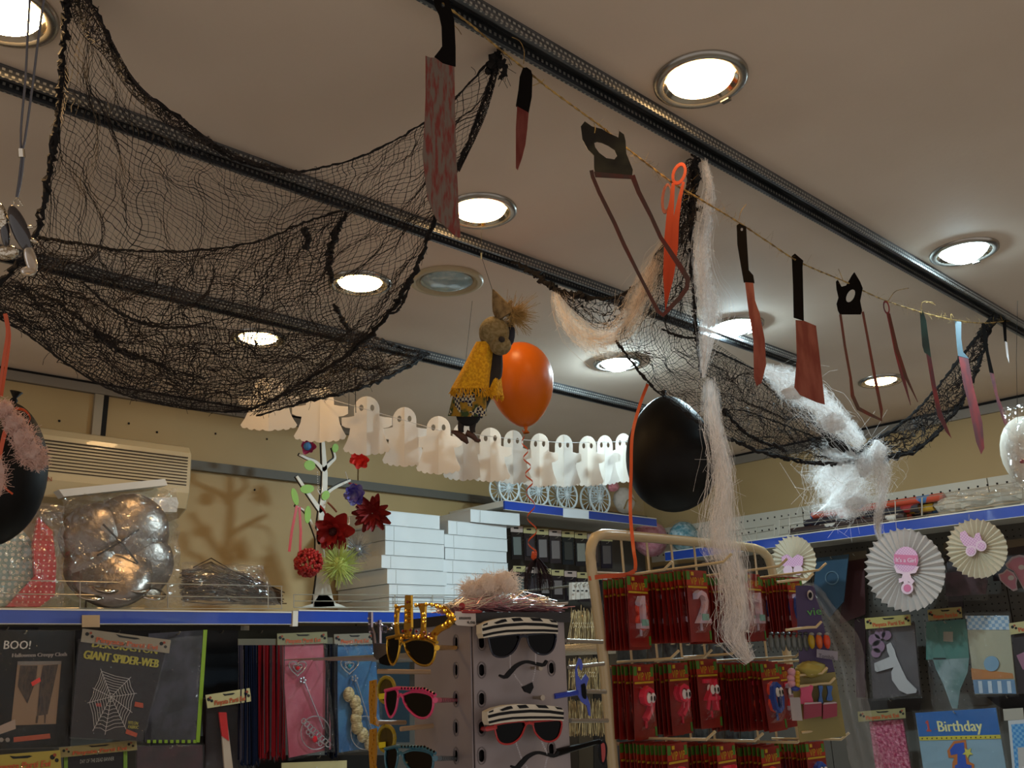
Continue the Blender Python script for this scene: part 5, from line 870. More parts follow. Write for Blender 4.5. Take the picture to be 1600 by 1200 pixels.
# ================================================================ dark packs under the high shelf
g = np.random.default_rng(5); PC = PY(3.60); PC2 = PY(3.5)
cells = []
for r_, (y0, y1) in enumerate(((822, 874), (884, 930))):
    for c_ in range(8):
        x = 799+c_*20+(r_*4); cells.append((x, x+17, y0+c_*2.0, y1+c_*2.0, r_, c_))
inner = ['6a706c', '3a3438', '7c7674', '78706e', '3c3c38', '8a8a80', '4a3a34', '5c5452']
for i, (x0, x1, y0, y1, r_, c_) in enumerate(cells):
    t = pack('small_party_pack', f'small dark hanging pack under the high shelf, {["upper", "lower"][r_]} row, number {["one","two","three","four","five","six","seven","eight"][c_]} from the boxes', PC2, [(x0, y0+9), (x1, y0+9), (x1+1, y1), (x0+1, y1)], mat('pk%d' % (i % 5), ('1e1a1a', '2a2222', '241c20', '30282a', '1c2022')[i % 5], .3), grp='small packs under the high shelf')
    quad(t, PC2, [(x0-1, y0), (x1+1, y0+.5), (x1+1, y0+10), (x0-1, y0+9)], m_hdr if i % 3 else m_hdrp, .001, .004, 'header_card'); quad(t, PC2, [(x0+3, y0+17), (x1-2, y0+17), (x1-1, y1-7), (x0+4, y1-7)], cm(inner[i % 8], .4), .004, .006, 'contents')
    b = MB(); b.prism(PC2, [(x0+4, y0+2), (x1-6, y0+2), (x1-6, y0+4.5), (x0+4, y0+4)], .0005, .006); b.build('slot', m_slot, t)
for i in range(6): pack('hanging_pack', 'brownish hanging pack low behind the skewer bundles, '+['first', 'second', 'third', 'fourth', 'fifth', 'sixth'][i]+' from the glasses stand', PC, [(880+i*24, 960), (902+i*24, 960), (903+i*24, 1210), (881+i*24, 1210)], cm(['3a3026', '4a3e30', '2c2622', '54483a', '2a2c30', '3c342c'][i], .4), grp='packs low behind the skewers')
# wooden peg packs and skewers
for i in range(6):
    pl = PY(2.95); x = 894+i*6.6; t = pack('peg_pack', 'narrow white pack of pegs beside the rack post, '+['first', 'second', 'third', 'fourth', 'fifth', 'sixth'][i]+' from the left', pl, [(x, 910-i*.3), (x+5.6, 910-i*.3), (x+5.6, 937-i*.5), (x, 937-i*.5)], cm('a89c90', .5), grp='narrow peg packs', th=.02, off=.01*(i % 2)); b = MB(); b.prism(pl, [(x+1, 922), (x+4.5, 922), (x+4.5, 924), (x+1, 924)], .0005, .0125); b.build('staple_line', m_slot, t)
m_bam = mat('bamboo', '9c8054', .5, col2='7a6240', scale=40)
for i, (x0, x1, y0, y1) in enumerate(((892, 936, 955, 1010), (888, 938, 1032, 1078), (888, 942, 1096, 1148))):
    t = thing('skewer_bundle', ('upper', 'middle', 'lower')[i]+' bundle of pale bamboo skewers right of the glasses stand', 'skewers', PY(2.8).at((x0+x1)/2, y1), 'bamboo skewer bundles'); b = MB(); pl = PY(2.8)
    for _ in range(90):
        x = rng.uniform(x0, x1); b.tube([pl.at(x, y0+rng.normal()*3, rng.uniform(0, .05)), pl.at(x+rng.normal()*3, y1+rng.normal()*2, rng.uniform(0, .05))], .0016, 4)
    b.build('skewer', m_bam, t, kind='stuff'); b = MB()
    if i < 2:
        for j in range(12): c = pl.at(x0+4+j*3.4, y0+22, .06); b.tube([c+np.array([.006*math.cos(a), 0, .010*math.sin(a)]) for a in np.linspace(0, 2*math.pi, 10, endpoint=False)], .0012, 4, closed=True)
        b.build('knotted_tip', m_bam, t, kind='stuff')
# ================================================================ glasses stand
hh = np.array([_r[1]*-1, _r[0], 0.0]); hh = np.array([CF[0], CF[1], 0]); hh /= np.linalg.norm(hh); rr0 = np.array([_r[0], _r[1], 0.0])
A_ = math.radians(35); e1 = rr0*math.cos(A_)+hh*math.sin(A_); e2 = -rr0*math.sin(A_)+hh*math.cos(A_); C0 = P(738, 1080, 1.62); C0[2] = 0; wS = .205
zt = P(738, 969, 1.62)[2]; S1 = Plane(C0, -e1); S2 = Plane(C0, -e2); m_st = mat('stand_panel_grey', 'a49a9c', .4, col2='988e90', scale=4, coat=.1); m_stk = mat('stand_black', '1a1718', .4)
st_ = thing('glasses_stand', 'grey perforated square display stand with party glasses', 'display stand', C0+(e1+e2)*wS/2)
def onface(S, u, z):    # u metres from the corner
    d_ = e2 if S is S1 else e1; q_ = C0+d_*u; return np.array([q_[0], q_[1], z])
def panel(S, cols_px, name):
    us = []; loops = [[onface(S, .004, .12), onface(S, wS, .12), onface(S, wS, zt), onface(S, .004, zt)]]
    for (hx, ys_) in cols_px:
        for y in ys_:
            c = S.at(hx, y); u = (c-C0)@(e2 if S is S1 else e1)
            loops.append([onface(S, u+.0065*math.cos(a), c[2]+(.0075+.0035*(1 if math.sin(a) > 0 else -1))*1+0*.1-.0075+.0065*math.sin(a)) for a in np.linspace(0, 2*math.pi, 14, endpoint=False)])
    b = MB(); b.prism3(loops, S.n, .003); b.build(name, m_st, st_)
yy = [1004, 1047, 1092, 1137, 1181, 1225, 1270]; panel(S1, [(712, yy)], 'panel'); panel(S2, [(753, yy), (862, [1044, 1085+45, 1171, 1215])], 'panel')
b = MB()
for S in (S1, S2):
    for hx, ys_ in ([(712, yy)] if S is S1 else [(753, yy), (862, [1044, 1130, 1171])]):
        for y in ys_:
            c = S.at(hx, y, .0008); d_ = e2 if S is S1 else e1; b.tube([c+d_*.0085*math.cos(a)+np.array([0, 0, .011*math.sin(a)+.0025*(1 if math.sin(a) > 0 else -1)]) for a in np.linspace(0, 2*math.pi, 18, endpoint=False)], .0012, 5, closed=True)
b.build('hole_rim', mat('hole_rim_grey', '7c7476', .4), st_, kind='stuff')
b = MB()
cc_ = C0+(e1+e2)*wS/2; rz_ = math.atan2(e1[1], e1[0]); b.box((cc_[0], cc_[1], (zt+.12)/2), (wS-.02, wS-.02, zt-.14), rz_); b.build('inner_box', m_stk, st_)
b = MB(); b.box((cc_[0]+e1[0]*.004, cc_[1]+e1[1]*.004, zt+.006), (wS+.016, wS+.016, .018), rz_); b.build('top_plate', m_stk, st_)
b = MB(); b.box((cc_[0], cc_[1], .02), (.34, .34, .04), rz_); b.box((cc_[0], cc_[1], .09), (.05, .05, .12), rz_); b.build('base', m_stk, st_)
b = MB(); q1 = onface(S1, wS, 0)-S1.n*.1; 
for S, u in ((S1, wS+.001), (S2, wS+.001)):
    p_ = onface(S, u, 0)-S.n*.10; p_[2] = (zt+.12)/2; b.box(p_, (.20 if S is S2 else .004, .20 if S is S1 else .004, zt-.12) if False else ((.003, .2, zt-.12) if S is S2 else (.2, .003, zt-.12)), rz_)
b.build('rear_panel', m_st, st_)
m_rod = mat('zinc_rod', 'a89c8c', .3, metal=.5); m_wrod = mat('tan_rod', 'a58a6c', .4)
for (x0, y0, x1, y1, d0, d1, m) in ((590, 1049, 672, 1050, 1.62, 1.66, m_wrod), (590, 1129, 633, 1129, 1.66, 1.72, m_wrod), (626, 1139, 676, 1134, 1.62, 1.66, m_wrod), (885, 1001, 941, 1003, 1.76, 1.85, m_rod), (889, 1043, 943, 1037, 1.76, 1.85, m_rod), (915, 1080, 946, 1081, 1.78, 1.83, m_rod), (891, 1126, 949, 1126, 1.76, 1.85, m_rod)):
    b = MB(); p0, p1 = P(x0, y0, d0), P(x1, y1, d1); b.tube([p0, (p0+p1)/2, p1], .0042, 10); b.build('peg', m, st_)
for (x, y) in ((820, 999), (823, 1046), (826, 1092), (830, 1140)):
    b = MB(); c = S2.at(x+8, y-2, 0); b.tube([c-S2.n*.01, c+S2.n*.012, c+S2.n*.028], [.003, .003, .005], 10); b.build('peg', m_rod, st_)
m_lens = mat('dark_lens', '060507', .15, spec=.1); m_blkp = mat('black_plastic', '0a0809', .25, spec=.15); m_ivory = mat('ivory_plastic', 'e0d8c4', .3)
LR = [(630, 1086), (645, 1081), (665, 1083), (676, 1090), (676, 1108), (667, 1121), (652, 1120), (638, 1108), (631, 1096)]; LLf = [(603, 1080), (618, 1077), (622, 1088), (618, 1110), (610, 1121), (604, 1108), (602, 1094)]
def ring(b, pl, pts, r, off, n=40):
    q_ = smooth_path([(*p, 0) for p in pts+[pts[0]]], n)[:-1, :2]; b.tube([pl.at(x, y, off) for x, y in q_], r, 6, closed=True)
def dense(pts, n=30): return [tuple(p) for p in smooth_path([(*p, 0) for p in pts+[pts[0]]], n)[:-1, :2]]
def aviator(label, dx, dy, m, m2, pl):
    s_ = lambda L: [(x+dx, y+dy) for x, y in L]; t = thing('party_glasses', label, 'party glasses', pl.at(650+dx, 1121+dy), 'party glasses on the stand')
    for L in (LR, LLf): MB().prism(pl, dense(s_(L)), .002, .0).build('lens', m_lens, t)
    for L in (LR, LLf): b = MB(); ring(b, pl, s_(L), .0021, .001); b.build('rim', m, t)
    b = MB(); b.tube([pl.at(x+dx, y+dy, .002) for x, y in ((602, 1079), (620, 1075), (640, 1076), (662, 1077), (680, 1086))], .003, 8); b.tube([pl.at(622+dx, 1090+dy), pl.at(626+dx, 1085+dy, .003), pl.at(630+dx, 1090+dy)], .0025, 6); b.build('brow_bar', m, t)
    b = MB(); 
    for i in range(11): p_ = pl.at(628+i*5+dx, 1075.5+dy+max(0, i-7)*2.6, .0045); b.ball(p_, .0021, 6, 4)
    b.build('bar_stripe', m2, t, kind='stuff'); e_ = S1.at(713+dx*.3, 1094+dy, .0); a_ = pl.at(680+dx, 1094+dy, 0); b = MB(); b.tube([a_, (a_+e_)/2, e_], [.0045, .004, .003], 10); b.build('temple', m, t); b = MB()
    for i in range(9): f_ = .2+i*.085; c = a_*(1-f_)+e_*f_; b.tube([c, c+(e_-a_)*.02, c+(e_-a_)*.035], .0046-.0012*f_, 10)
    b.build('temple_stripe', m2, t, kind='stuff'); return t
G1 = Plane(P(650, 1100, 1.52), -e1)
aviator('pink aviator party glasses with black zebra stripes', 0, 0, mat('hot_pink', 'd83a70', .2, coat=.5), m_blkp, G1); aviator('teal striped aviator party glasses at the bottom of the stand', 0, 91, mat('teal_plastic', '2a6478', .2, coat=.5), m_blkp, G1)
m_gold = mat('gold_plastic', 'd8a83c', .22, metal=.9); t = aviator('gold crown party glasses with tall jewelled spikes', 3, -82, m_gold, m_gold, G1); qg = lambda L: [(560+x/8, 920+y/8) for x, y in L]
for pp_ in ([(580, 85), (600, 78), (655, 82), (660, 480), (635, 560), (640, 605), (565, 605), (575, 560), (568, 480)], [(745, 210), (800, 205), (830, 220), (820, 480), (835, 610), (750, 610), (780, 500), (782, 380), (770, 280)], [(455, 215), (510, 215), (490, 300), (480, 450), (500, 600), (465, 605), (445, 480), (448, 300)]): MB().prism(G1, qg(pp_), .004, .003).build('crown_spike', m_gold, t)
b = MB(); b.prism(G1, qg(strip([(700, 210), (760, 200), (860, 190), (960, 200), (1060, 240), (1130, 320), (1160, 380), (1090, 460), (1000, 500), (930, 570), (930, 640)], [30, 30, 30, 40, 60, 70, 80, 80, 80, 70, 50])), .004, .001); b.prism(G1, qg(strip([(490, 235), (540, 220), (580, 215)], [24, 24, 24])), .003, .001); b.prism(G1, qg(strip([(455, 622), (700, 605), (900, 625)], [30, 30, 30])), .004, .002); b.build('crown_band', m_gold, t)
b = MB()
for x, y in [(600, 280), (605, 335), (602, 405), (815, 320), (825, 375), (820, 420), (850, 195), (720, 205), (920, 200), (980, 220), (1030, 230), (1080, 280), (1120, 330), (1150, 345), (1190, 345), (1150, 420), (1100, 440), (1060, 470), (470, 215), (465, 345), (465, 440), (495, 270), (700, 600), (760, 610), (540, 625)]: b.ball(G1.at(*qg([(x, y)])[0], .006), .0034, 8, 5)
b.build('bead', m_gold, t, kind='stuff'); b = MB()
for x, y in [(615, 165), (650, 515), (555, 530), (725, 530), (825, 545), (890, 565), (840, 595)]: b.ball(G1.at(*qg([(x, y)])[0], .006), .0026, 8, 5)
b.build('jewel', cm('7c1418', .1), t, kind='stuff')
t = thing('party_glasses', 'silver crown party glasses half hidden left of the gold ones', 'party glasses', P(597, 1040, 1.66), 'party glasses on the stand'); G2 = Plane(P(597, 1000, 1.66), -e1); m_sl2 = mat('silver_mirror', 'b0a8b0', .1, metal=1)
for pp_ in ([(120, 290), (160, 290), (160, 480), (190, 560), (200, 680), (175, 680), (165, 580), (125, 520)], [(240, 390), (265, 390), (265, 680), (245, 680)], [(175, 680), (420, 690), (430, 720), (190, 715)]): MB().prism(G2, qg(pp_), .004, .0).build('crown_spike', m_sl2, t)
MB().prism(G2, dense(qg([(265, 720), (420, 700), (420, 940), (300, 945), (255, 900)])), .002, 0).build('lens', m_lens, t); MB().prism(G2, qg([(180, 700), (400, 705), (370, 800), (230, 890), (190, 840)]), .003, .002).build('brow_bar', m_sl2, t)
b = MB(); [b.tube([G2.at(*qg([(330+s_*40*math.cos(a), 500+40*math.sin(a))])[0], .002) for a in np.linspace(0, 2*math.pi, 14, endpoint=False)], .0016, 5, closed=True) for s_ in (1,)]; [b.ball(G2.at(*qg([(x, y)])[0], .002), .003, 8, 5) for x, y in ((130, 370), (140, 440), (150, 540), (225, 430), (285, 460), (400, 500), (430, 450))]; b.build('scroll', m_sl2, t)
for i, (dy, lab) in enumerate(((0, 'yellow beaded party glasses poking out left of the pink ones'), (76, 'amber beaded party glasses poking out left of the teal ones'))):
    G3 = Plane(P(590, 1100+dy, 1.68), -e1); t = thing('party_glasses', lab, 'party glasses', G3.at(590, 1130+dy), 'party glasses on the stand'); m_am = mat('amber_plastic', 'b07c1c', .2, coat=.4)
    MB().prism(G3, [(577, 1064+dy), (586, 1062+dy), (587, 1090+dy), (585, 1120+dy), (590, 1135+dy), (578, 1130+dy), (576, 1095+dy)], .004).build('frame_side', m_am, t); b = MB(); b.tube([G3.at(604+13*math.cos(a), 1078+dy+20*math.sin(a)) for a in np.linspace(0, 2*math.pi, 20, endpoint=False)], .0035, 6, closed=True); b.build('rim', mat('yellow_plastic', '988420', .25), t); MB().prism(G3, circ(604, 1078+dy, 11, 18, 16), .002, -.001).build('lens', cm('4a3c10', .1), t)
    quad(t, G3, [(592, 1084+dy), (602, 1083+dy), (602, 1092+dy), (592, 1093+dy)], cm('d8c820', .4), .001, .004, 'tag'); b = MB(); [b.ball(G3.at(581+2*math.sin(k_), 1066+dy+k_*7, .002), .002, 6, 4) for k_ in range(10)]; b.build('bead', m_am, t)
# cap glasses on the right face
def capglasses(label, dx, dy, m, stub, mx, my):
    S = Plane(C0-e2*.035, -e2); s_ = lambda L: [(x+dx, y+dy) for x, y in L]; t = thing('cap_glasses', label, 'party glasses', S.at(812+dx, 1084+dy), 'zebra cap glasses')
    cap = [(753, 976), (765, 970), (782, 966), (805, 964), (835, 965), (862, 968), (871, 972), (872, 990), (850, 989), (812, 990), (780, 993), (756, 997), (753, 990)]; MB().prism(S, s_(cap), .018, .006).build('cap', m_ivory, t); b = MB()
    for pp_ in ([(772, 973), (784, 968), (790, 967), (793, 971), (776, 975)], [(799, 966), (813, 965), (818, 970), (803, 971)], [(828, 965), (844, 966), (849, 971), (833, 970)], [(755, 976), (762, 973), (762, 976), (755, 978)], [(858, 968), (868, 970), (871, 973), (862, 972)]): b.prism(S, s_(pp_), .001, .0068)
    b.prism(S, s_(strip([(754, 984), (770, 980), (790, 977), (820, 975), (850, 976), (872, 979)], 4.6)), .001, .0068); b.prism(S, s_(strip([(755, 993), (772, 989), (792, 986), (820, 985), (850, 985), (872, 986)], 3.8)), .001, .0068); b.build('cap_stripe', m_blkp, t)
    A1 = [(763, 997), (785, 993), (811, 992), (809, 1006), (802, 1018), (790, 1026), (776, 1026), (768, 1018)]; B1 = [(823, 992), (845, 990), (867, 990), (867, 1006), (861, 1018), (850, 1023), (838, 1020), (827, 1008)]
    for L in (A1, B1): MB().prism(S, dense(s_(L)), .002, .0).build('lens', m_lens, t); b = MB(); ring(b, S, s_(L), .0017, .0015); b.build('rim', m, t)
    b = MB(); b.tube([S.at(811+dx, 996+dy, .002), S.at(817+dx, 993+dy, .004), S.at(824+dx, 995+dy, .002)], .003, 6)
    if stub: b.tube([S.at(766+dx, 1000+dy), S.at(752+dx, 1003+dy, .0), S.at(745+dx, 1003+dy, -.03)], .004, 8)
    b.build('bridge', m, t, kind='stuff')
    st3 = lambda L: [(x+mx, y+my) for x, y in L]; b = MB(); w_ = [3, 7, 7, 6, 5, 5, 6, 4]; cpts = [(781, 1055), (790, 1058), (798, 1050), (808, 1040), (822, 1034), (838, 1037), (850, 1039), (855, 1032)]
    b.prism(S, st3(strip([tuple(p) for p in smooth_path([(*p, 0) for p in cpts], 24)[:, :2]], np.interp(np.linspace(0, 1, 24), np.linspace(0, 1, 8), w_))), .004, .003); b.build('moustache', m_blkp, t)
    b = MB(); b.prism(S, st3([(816, 1073), (822, 1071), (832, 1066), (834, 1074), (829, 1084), (821, 1081)]), .004, .003); b.build('goatee', m_blkp, t); b = MB()
    for a_, c_ in (((797+dx, 1024+dy), (797+mx, 1044+my)), ((837+dx, 1022+dy), (837+mx, 1036+my)), ((803+mx, 1054+my), (816+mx, 1072+my)), ((837+mx, 1042+my), (832+mx, 1066+my))):
        for k_ in range(7):
            f_ = (k_+.5)/7; p_ = S.at(a_[0]*(1-f_)+c_[0]*f_, a_[1]*(1-f_)+c_[1]*f_, .004); b.tube([p_+np.array([(e1[0]*math.cos(q_))*.0012, e1[1]*math.cos(q_)*.0012, .0018*math.sin(q_)]) for q_ in np.linspace(0, 2*math.pi, 6, endpoint=False)], .0005, 3, closed=True)
    b.build('chain', m_slv, t, kind='stuff'); return t
capglasses('zebra-striped cap glasses with navy frame and hanging moustache, upper right of stand', 0, 0, mat('navy_plastic', '141c34', .15, coat=.5), False, 0, 0); capglasses('zebra-striped cap glasses with red frame and moustache, lower right of stand', 9, 136, mat('red_plastic', 'b82c30', .2, coat=.4), True, 18, 142)
# side-on glasses to the right
m_bl = mat('royal_blue_plastic', '1c3cb8', .25, coat=.4); SB = PF(905, 1080, 1.74, .2); t = thing('party_glasses', 'bright blue party glasses seen side-on, right of the stand', 'party glasses', SB.at(905, 1115), 'party glasses on the stand')
MB().prism(SB, [(904, 1028), (908, 1030), (911, 1040), (909, 1048), (906, 1045), (905, 1038), (902, 1042), (903, 1055), (908, 1063), (915, 1053), (920, 1060), (916, 1072), (916, 1085), (922, 1100), (923, 1119), (920, 1118), (917, 1103), (908, 1096), (902, 1085), (900, 1070), (899, 1045)], .006).build('front_frame', m_bl, t); MB().prism(SB, dense([(908, 1070), (914, 1068), (916, 1080), (916, 1092), (910, 1088)]), .003, .002).build('lens', m_lens, t); b = MB(); p0, p1 = SB.at(902, 1082), S2.at(866, 1088, 0); b.tube([p0, (p0+p1)/2, p1], .005, 8); b.build('temple', m_bl, t)
t = thing('party_glasses', 'black and red glasses seen side-on at the lower right of the stand', 'party glasses', SB.at(900, 1195), 'party glasses on the stand'); b = MB(); p0, p1 = SB.at(938, 1158), S2.at(870, 1176, 0); b.tube([p0, (p0+p1)/2, p1], [.004, .005, .007], 8); b.build('temple', m_blkp, t); MB().prism(SB, dense([(936, 1160), (944, 1156), (949, 1168), (948, 1185), (944, 1196), (938, 1192), (935, 1178)]), .006).build('front_frame', m_blkp, t); MB().prism(SB, dense([(939, 1163), (944, 1161), (946, 1172), (945, 1186), (941, 1190)]), .002, .002).build('lens', cm('a8302c', .3), t)
b = MB(); text(b, S2, '6,00', (730, 974), (742, 975), .0135, h=4, bold=True)
for k_ in range(9): b.prism(S2, [(718+k_*2.1, 964), (719+k_*2.1, 964), (719+k_*2.1, 968), (718+k_*2.1, 968)], .0004, .0135)
t = thing('price_ticket', 'white price ticket reading 6,00 hanging on the corner of the stand', 'price ticket', S2.at(727, 978, .01)); quad(t, S2, [(711, 955), (743, 956), (744, 976), (740, 979), (715, 977), (711, 974)], cm('d8d0c8', .4), .001, .0125, 'ticket'); b.build('lettering', m_slot, t)
# things lying on top of the stand
g = np.random.default_rng(9); zc = zt+.016; t = thing('cotton_wad', 'large peach-white wad of cotton lying on top of the stand', 'cotton', P(766, 938, 1.72))
for (x, y, rx, ry) in ((740, 922, 24, 16), (765, 915, 28, 20), (790, 910, 22, 18), (752, 927, 30, 12)): fluff(t, P(x, y, 1.74), (rx*1.25*1.74/FPX, ry*1.25*1.74/FPX), 170, lucent('peach_cotton', 'fff6ee', .5, .9), g)
t = thing('tinsel_bundle', 'silver and pink iridescent tinsel bundle on top of the stand', 'tinsel', P(795, 953, 1.66)); 
for nm_, m, sd in (('silver_strand', mat('silver_tinsel', 'f0ece6', .3, metal=.5), 0), ('pink_strand', mat('pink_tinsel', 'd8a0ac', .3, metal=.5), 1)):
    b = MB(); ct = onface(S2, wS/2, zt+.02)-S2.n*.04
    for _ in range(130):
        a = -.02+rng.normal()*.01; p_ = [ct+e1*s_+e2*(rng.normal()*.018)+np.array([0, 0, .004+abs(rng.normal())*.013*(1-(s_/.14)**2)-(.004 if sd else 0)]) for s_ in np.linspace(-.13, .11, 7)]; b.tube([q_+rng.normal(size=3)*.0025 for q_ in p_], .0009, 3, cap=False)
    b.build(nm_, m, t, kind='stuff')
t = thing('red_goggles', 'red plastic disc-shaped toy behind the price ticket on the stand', 'toy', P(722, 953, 1.62)); pl = Plane(C0, -e2); MB().lathe([(.0, .0), (.024, .001), (.026, .004), (.02, .007), (.0, .007)], onface(S2, -.005, zt+.012), 20, (0, 0, 1)).build('disc', mat('translucent_red', 'a02c34', .15, coat=.6), t, smooth=True); MB().ball(onface(S2, -.018, zt+.026), .006, 10, 6).build('knob', MC['translucent_red'], t)
# ================================================================ candle rack
YR = float(P(930, 838, 2.2)[1]); RK = PY(YR); m_cream = mat('cream_tube', 'cbb890', .3, coat=.3); rk = thing('display_rack', 'cream tubular wire rack full of numeral candle packs', 'display rack', RK.at(1060, 1400))
fp = [(985, 1500), (960, 1220), (946, 1060), (933, 950), (924, 885), (923, 858), (928, 842), (941, 835), (1000, 839), (1100, 848), (1175, 856), (1192, 862), (1203, 878), (1212, 920), (1236, 1060), (1262, 1220), (1300, 1500)]
q_ = smooth_path([(*p, 0) for p in fp], 120)[:, :2]; pts = [RK.at(x, y) for x, y in q_]; pts[0][2] = 0; pts[-1][2] = 0; b = MB(); b.tube(pts, .0125, 14); b.build('tube_frame', m_cream, rk, smooth=True)
for x, dx in ((970, 60), (1010, 62), (1048, 64), (1084, 66), (1150, 70), (1178, 72)): b = MB(); yt = np.interp(x, [941, 1175], [836, 856]); b.tube([RK.at(x, yt, -.004), RK.at(x+dx*.25, 1010, -.004), RK.at(x+dx*.75, 1300, -.004)], .003, 6); b.build('wire', m_cream, rk)
for y in (893, 1040, 1160, 1290): b = MB(); b.tube([RK.at(930+(y-893)*.12, y+2), RK.at(1215+(y-893)*.17, y+14)], .004, 6); b.build('crossbar', m_cream, rk)
m_red = mat('red_candle_card', '98301f', .3, coat=.3, col2='7c1c18', scale=12); m_redl = mat('orange_red_card', 'a83420', .35); m_yl = cm('c09a20', .5); m_grn = cm('4a7a28', .5); m_blis = film('blister_clear', .02, bs=25, bump=.4)
CW, CH = .078, .158
def digit_mesh(s, w, h, th):
    V, F = text_mesh(s); hx = V[:, 0].max(); hy = V[:, 1].max(); V = V.copy(); V[:, 0] = (V[:, 0]/hx-.5)*w; V[:, 1] = (V[:, 1]-V[:, 1].min())/(V[:, 1].max()-V[:, 1].min())*h; n = len(V)
    A = np.stack([V[:, 0], np.full(n, -th), V[:, 1]], 1); B = np.stack([V[:, 0], np.full(n, 0.0), V[:, 1]], 1); ed = {}
    for f in F:
        for i in range(len(f)): e = (f[i], f[(i+1) % len(f)]); ed[e] = 1
    S = [(a, b_, b_+n, a+n) for a, b_ in ed if (b_, a) not in ed]; return np.vstack([A, B]), [tuple(f) for f in F]+[tuple(i+n for i in f[::-1]) for f in F]+[tuple(s_) for s_ in S]
def lp(): return Plane((0, 0, 0), (0, -1, 0))
def candle_proto(label, dig, m, face=False, full=True):
    t = thing('candle_pack', label, 'candle pack', (0, 0, 0), 'numeral candle packs on the rack'); b = MB(); b.b2((-CW/2, 0, -CH), (CW/2, .0012, 0), 0); b.b2((-CW/2, -.0006, -.034), (CW/2, 0, -.018), 1)
    b.build('card', [m_red, m_redl], t)
    b = MB(); b.b2((-CW/2+.003, -.0011, -.040), (CW/2-.003, -.0004, -.0355)); b.b2((-.022, -.0012, -.012), (-.012, -.0004, -.004)); b.build('yellow_band', m_yl, t)
    b = MB(); b.b2((-CW/2, -.0010, -.022), (-CW/2+.012, -.0003, -.003)); b.b2((CW/2-.014, -.0010, -.026), (CW/2-.003, -.0003, -.006)); b.b2((CW/2-.008, -.0010, -CH+.004), (CW/2-.001, -.0003, -CH+.024)); b.build('green_print', m_grn, t, kind='stuff')
    if full:
        V, F = text_mesh('VIP VIP'); b = MB(); b.add(np.stack([(V[:, 0]-.5)*.052, np.full(len(V), -.0016), V[:, 1]*.075-.033], 1), F); b.build('lettering', m_yl, t)
    V, F = digit_mesh(dig, .030 if dig == '1' else .046, .072, .014); b = MB(); b.add(V+np.array([0, -.001, -.118]), F); b.b2((-.003, -.004, -.134), (.003, -.001, -.118)); b.build('candle', m, t)
    if face:
        b = MB()
        for s_ in (-1, 1): b.ball((s_*.008+.004, -.016, -.070), (.0085, .003, .011), 10, 6)
        b.build('eye', cm('e8dcd8', .3), t); b = MB()
        for s_ in (-1, 1): b.ball((s_*.006+.006, -.0195, -.071), (.003, .0015, .006), 8, 5)
        b.build('pupil', m_blkp, t)
    else: b = MB(); b.b2((-.012, -.017, -.112), (.012, -.015, -.098)); b.build('candle_band', cm('7aa89c', .4), t)
    b = MB(); n = 8; G = np.zeros((9, 7, 3))
    for i in range(9):
        for j in range(7):
            u, v = j/6, i/8; e = min(1, 4*min(u, 1-u))*min(1, 5*min(v, 1-v)); G[i, j] = ((u-.5)*(CW-.014), -.001-.020*e, -.046-v*.092)
    b.grid(G); b.build('blister', m_blis, t, smooth=True); return t
m_c1 = mat('pastel_candle', 'dca8a4', .35, col2='a8b0d0', scale=16, lo=.3, hi=.7); m_c2 = mat('pink_candle', 'e0304c', .3, coat=.5); m_c3 = mat('blue_candle', '2c50a8', .25, coat=.6); m_c4 = mat('orange_candle', 'e04a34', .35)
protos = {'1': candle_proto('', '1', m_c1), '2': candle_proto('', '2', m_c1), '9': candle_proto('', '9', m_c2, True), '4': candle_proto('', '4', m_c2, True), '7': candle_proto('', '7', m_c2, True), '0': candle_proto('', '0', m_c3, True), '8': candle_proto('', '8', m_c4), '3': candle_proto('', '3', m_c1)}
for p_ in protos.values(): p_.location = (0, -40, -40)
def hookrun(x0, y0, n, digs, front, rowname, hook, last='', rz=0.0):
    a = RK.at(x0, y0); L_ = .035+n*.0115+.05
    b = MB(); c = a+np.array([CW*.42, 0, .004]); b.tube([c, c+np.array([0, -L_*.6, .002]), c+np.array([0, -L_, .004]), c+np.array([.003, -L_-.022, .020])], .0032, 8); b.build('hook', m_cream, rk)
    for i in range(n):
        dg = front if i == n-1 else digs[i % len(digs)]; lab = last if (i == n-1 and last) else f'red numeral candle pack in the edge-on bunch, {rowname} row, {hook} hook of the cream rack'
        loc = a+np.array([CW*.42+rng.normal()*.0015, -.02-i*.0115, -.002+rng.normal()*.0015]); o = dup(protos[dg], loc, (rng.normal()*.02, rng.normal()*.015, rz+rng.normal()*.05), lab)
        if i < n-1: o['group'] = f'edge-on candle packs, {rowname} row, {hook} hook'
        else: o['group'] = 'front candle packs on the rack'
hookrun(936, 905, 7, '18', '1', 'top', 'first', 'pack with a pastel numeral 1 candle, front of the first top hook')
hookrun(978, 899, 15, '321', '2', 'top', 'second', 'pack with a pastel numeral 2 candle hanging at the front of the top row')
hookrun(1062, 905, 16, '131', '1', 'top', 'third', 'pack with a pastel numeral 1 candle just right of the long cotton web')
hookrun(1168, 905, 10, '103', '0', 'top', 'fourth', 'front numeral 0 candle pack at the right end of the top row')
hookrun(950, 1038, 6, '98', '9', 'middle', 'first', 'pack with a pink googly-eyed numeral 9 candle, left of two alike')
hookrun(1010, 1036, 5, '49', '9', 'middle', 'second', 'pack with a pink googly-eyed numeral 9 candle, right of two alike')
hookrun(1056, 1030, 5, '47', '4', 'middle', 'third', 'pack with a pink googly-eyed pointed numeral candle in the middle row')
hookrun(1098, 1036, 14, '874', '0', 'middle', 'fourth', 'pack with a shiny blue numeral 0 candle with eyes, middle row')
hookrun(1190, 1038, 4, '7', '3', 'middle', 'fifth', 'pack with a pastel numeral 3 candle behind the blue numeral 0')
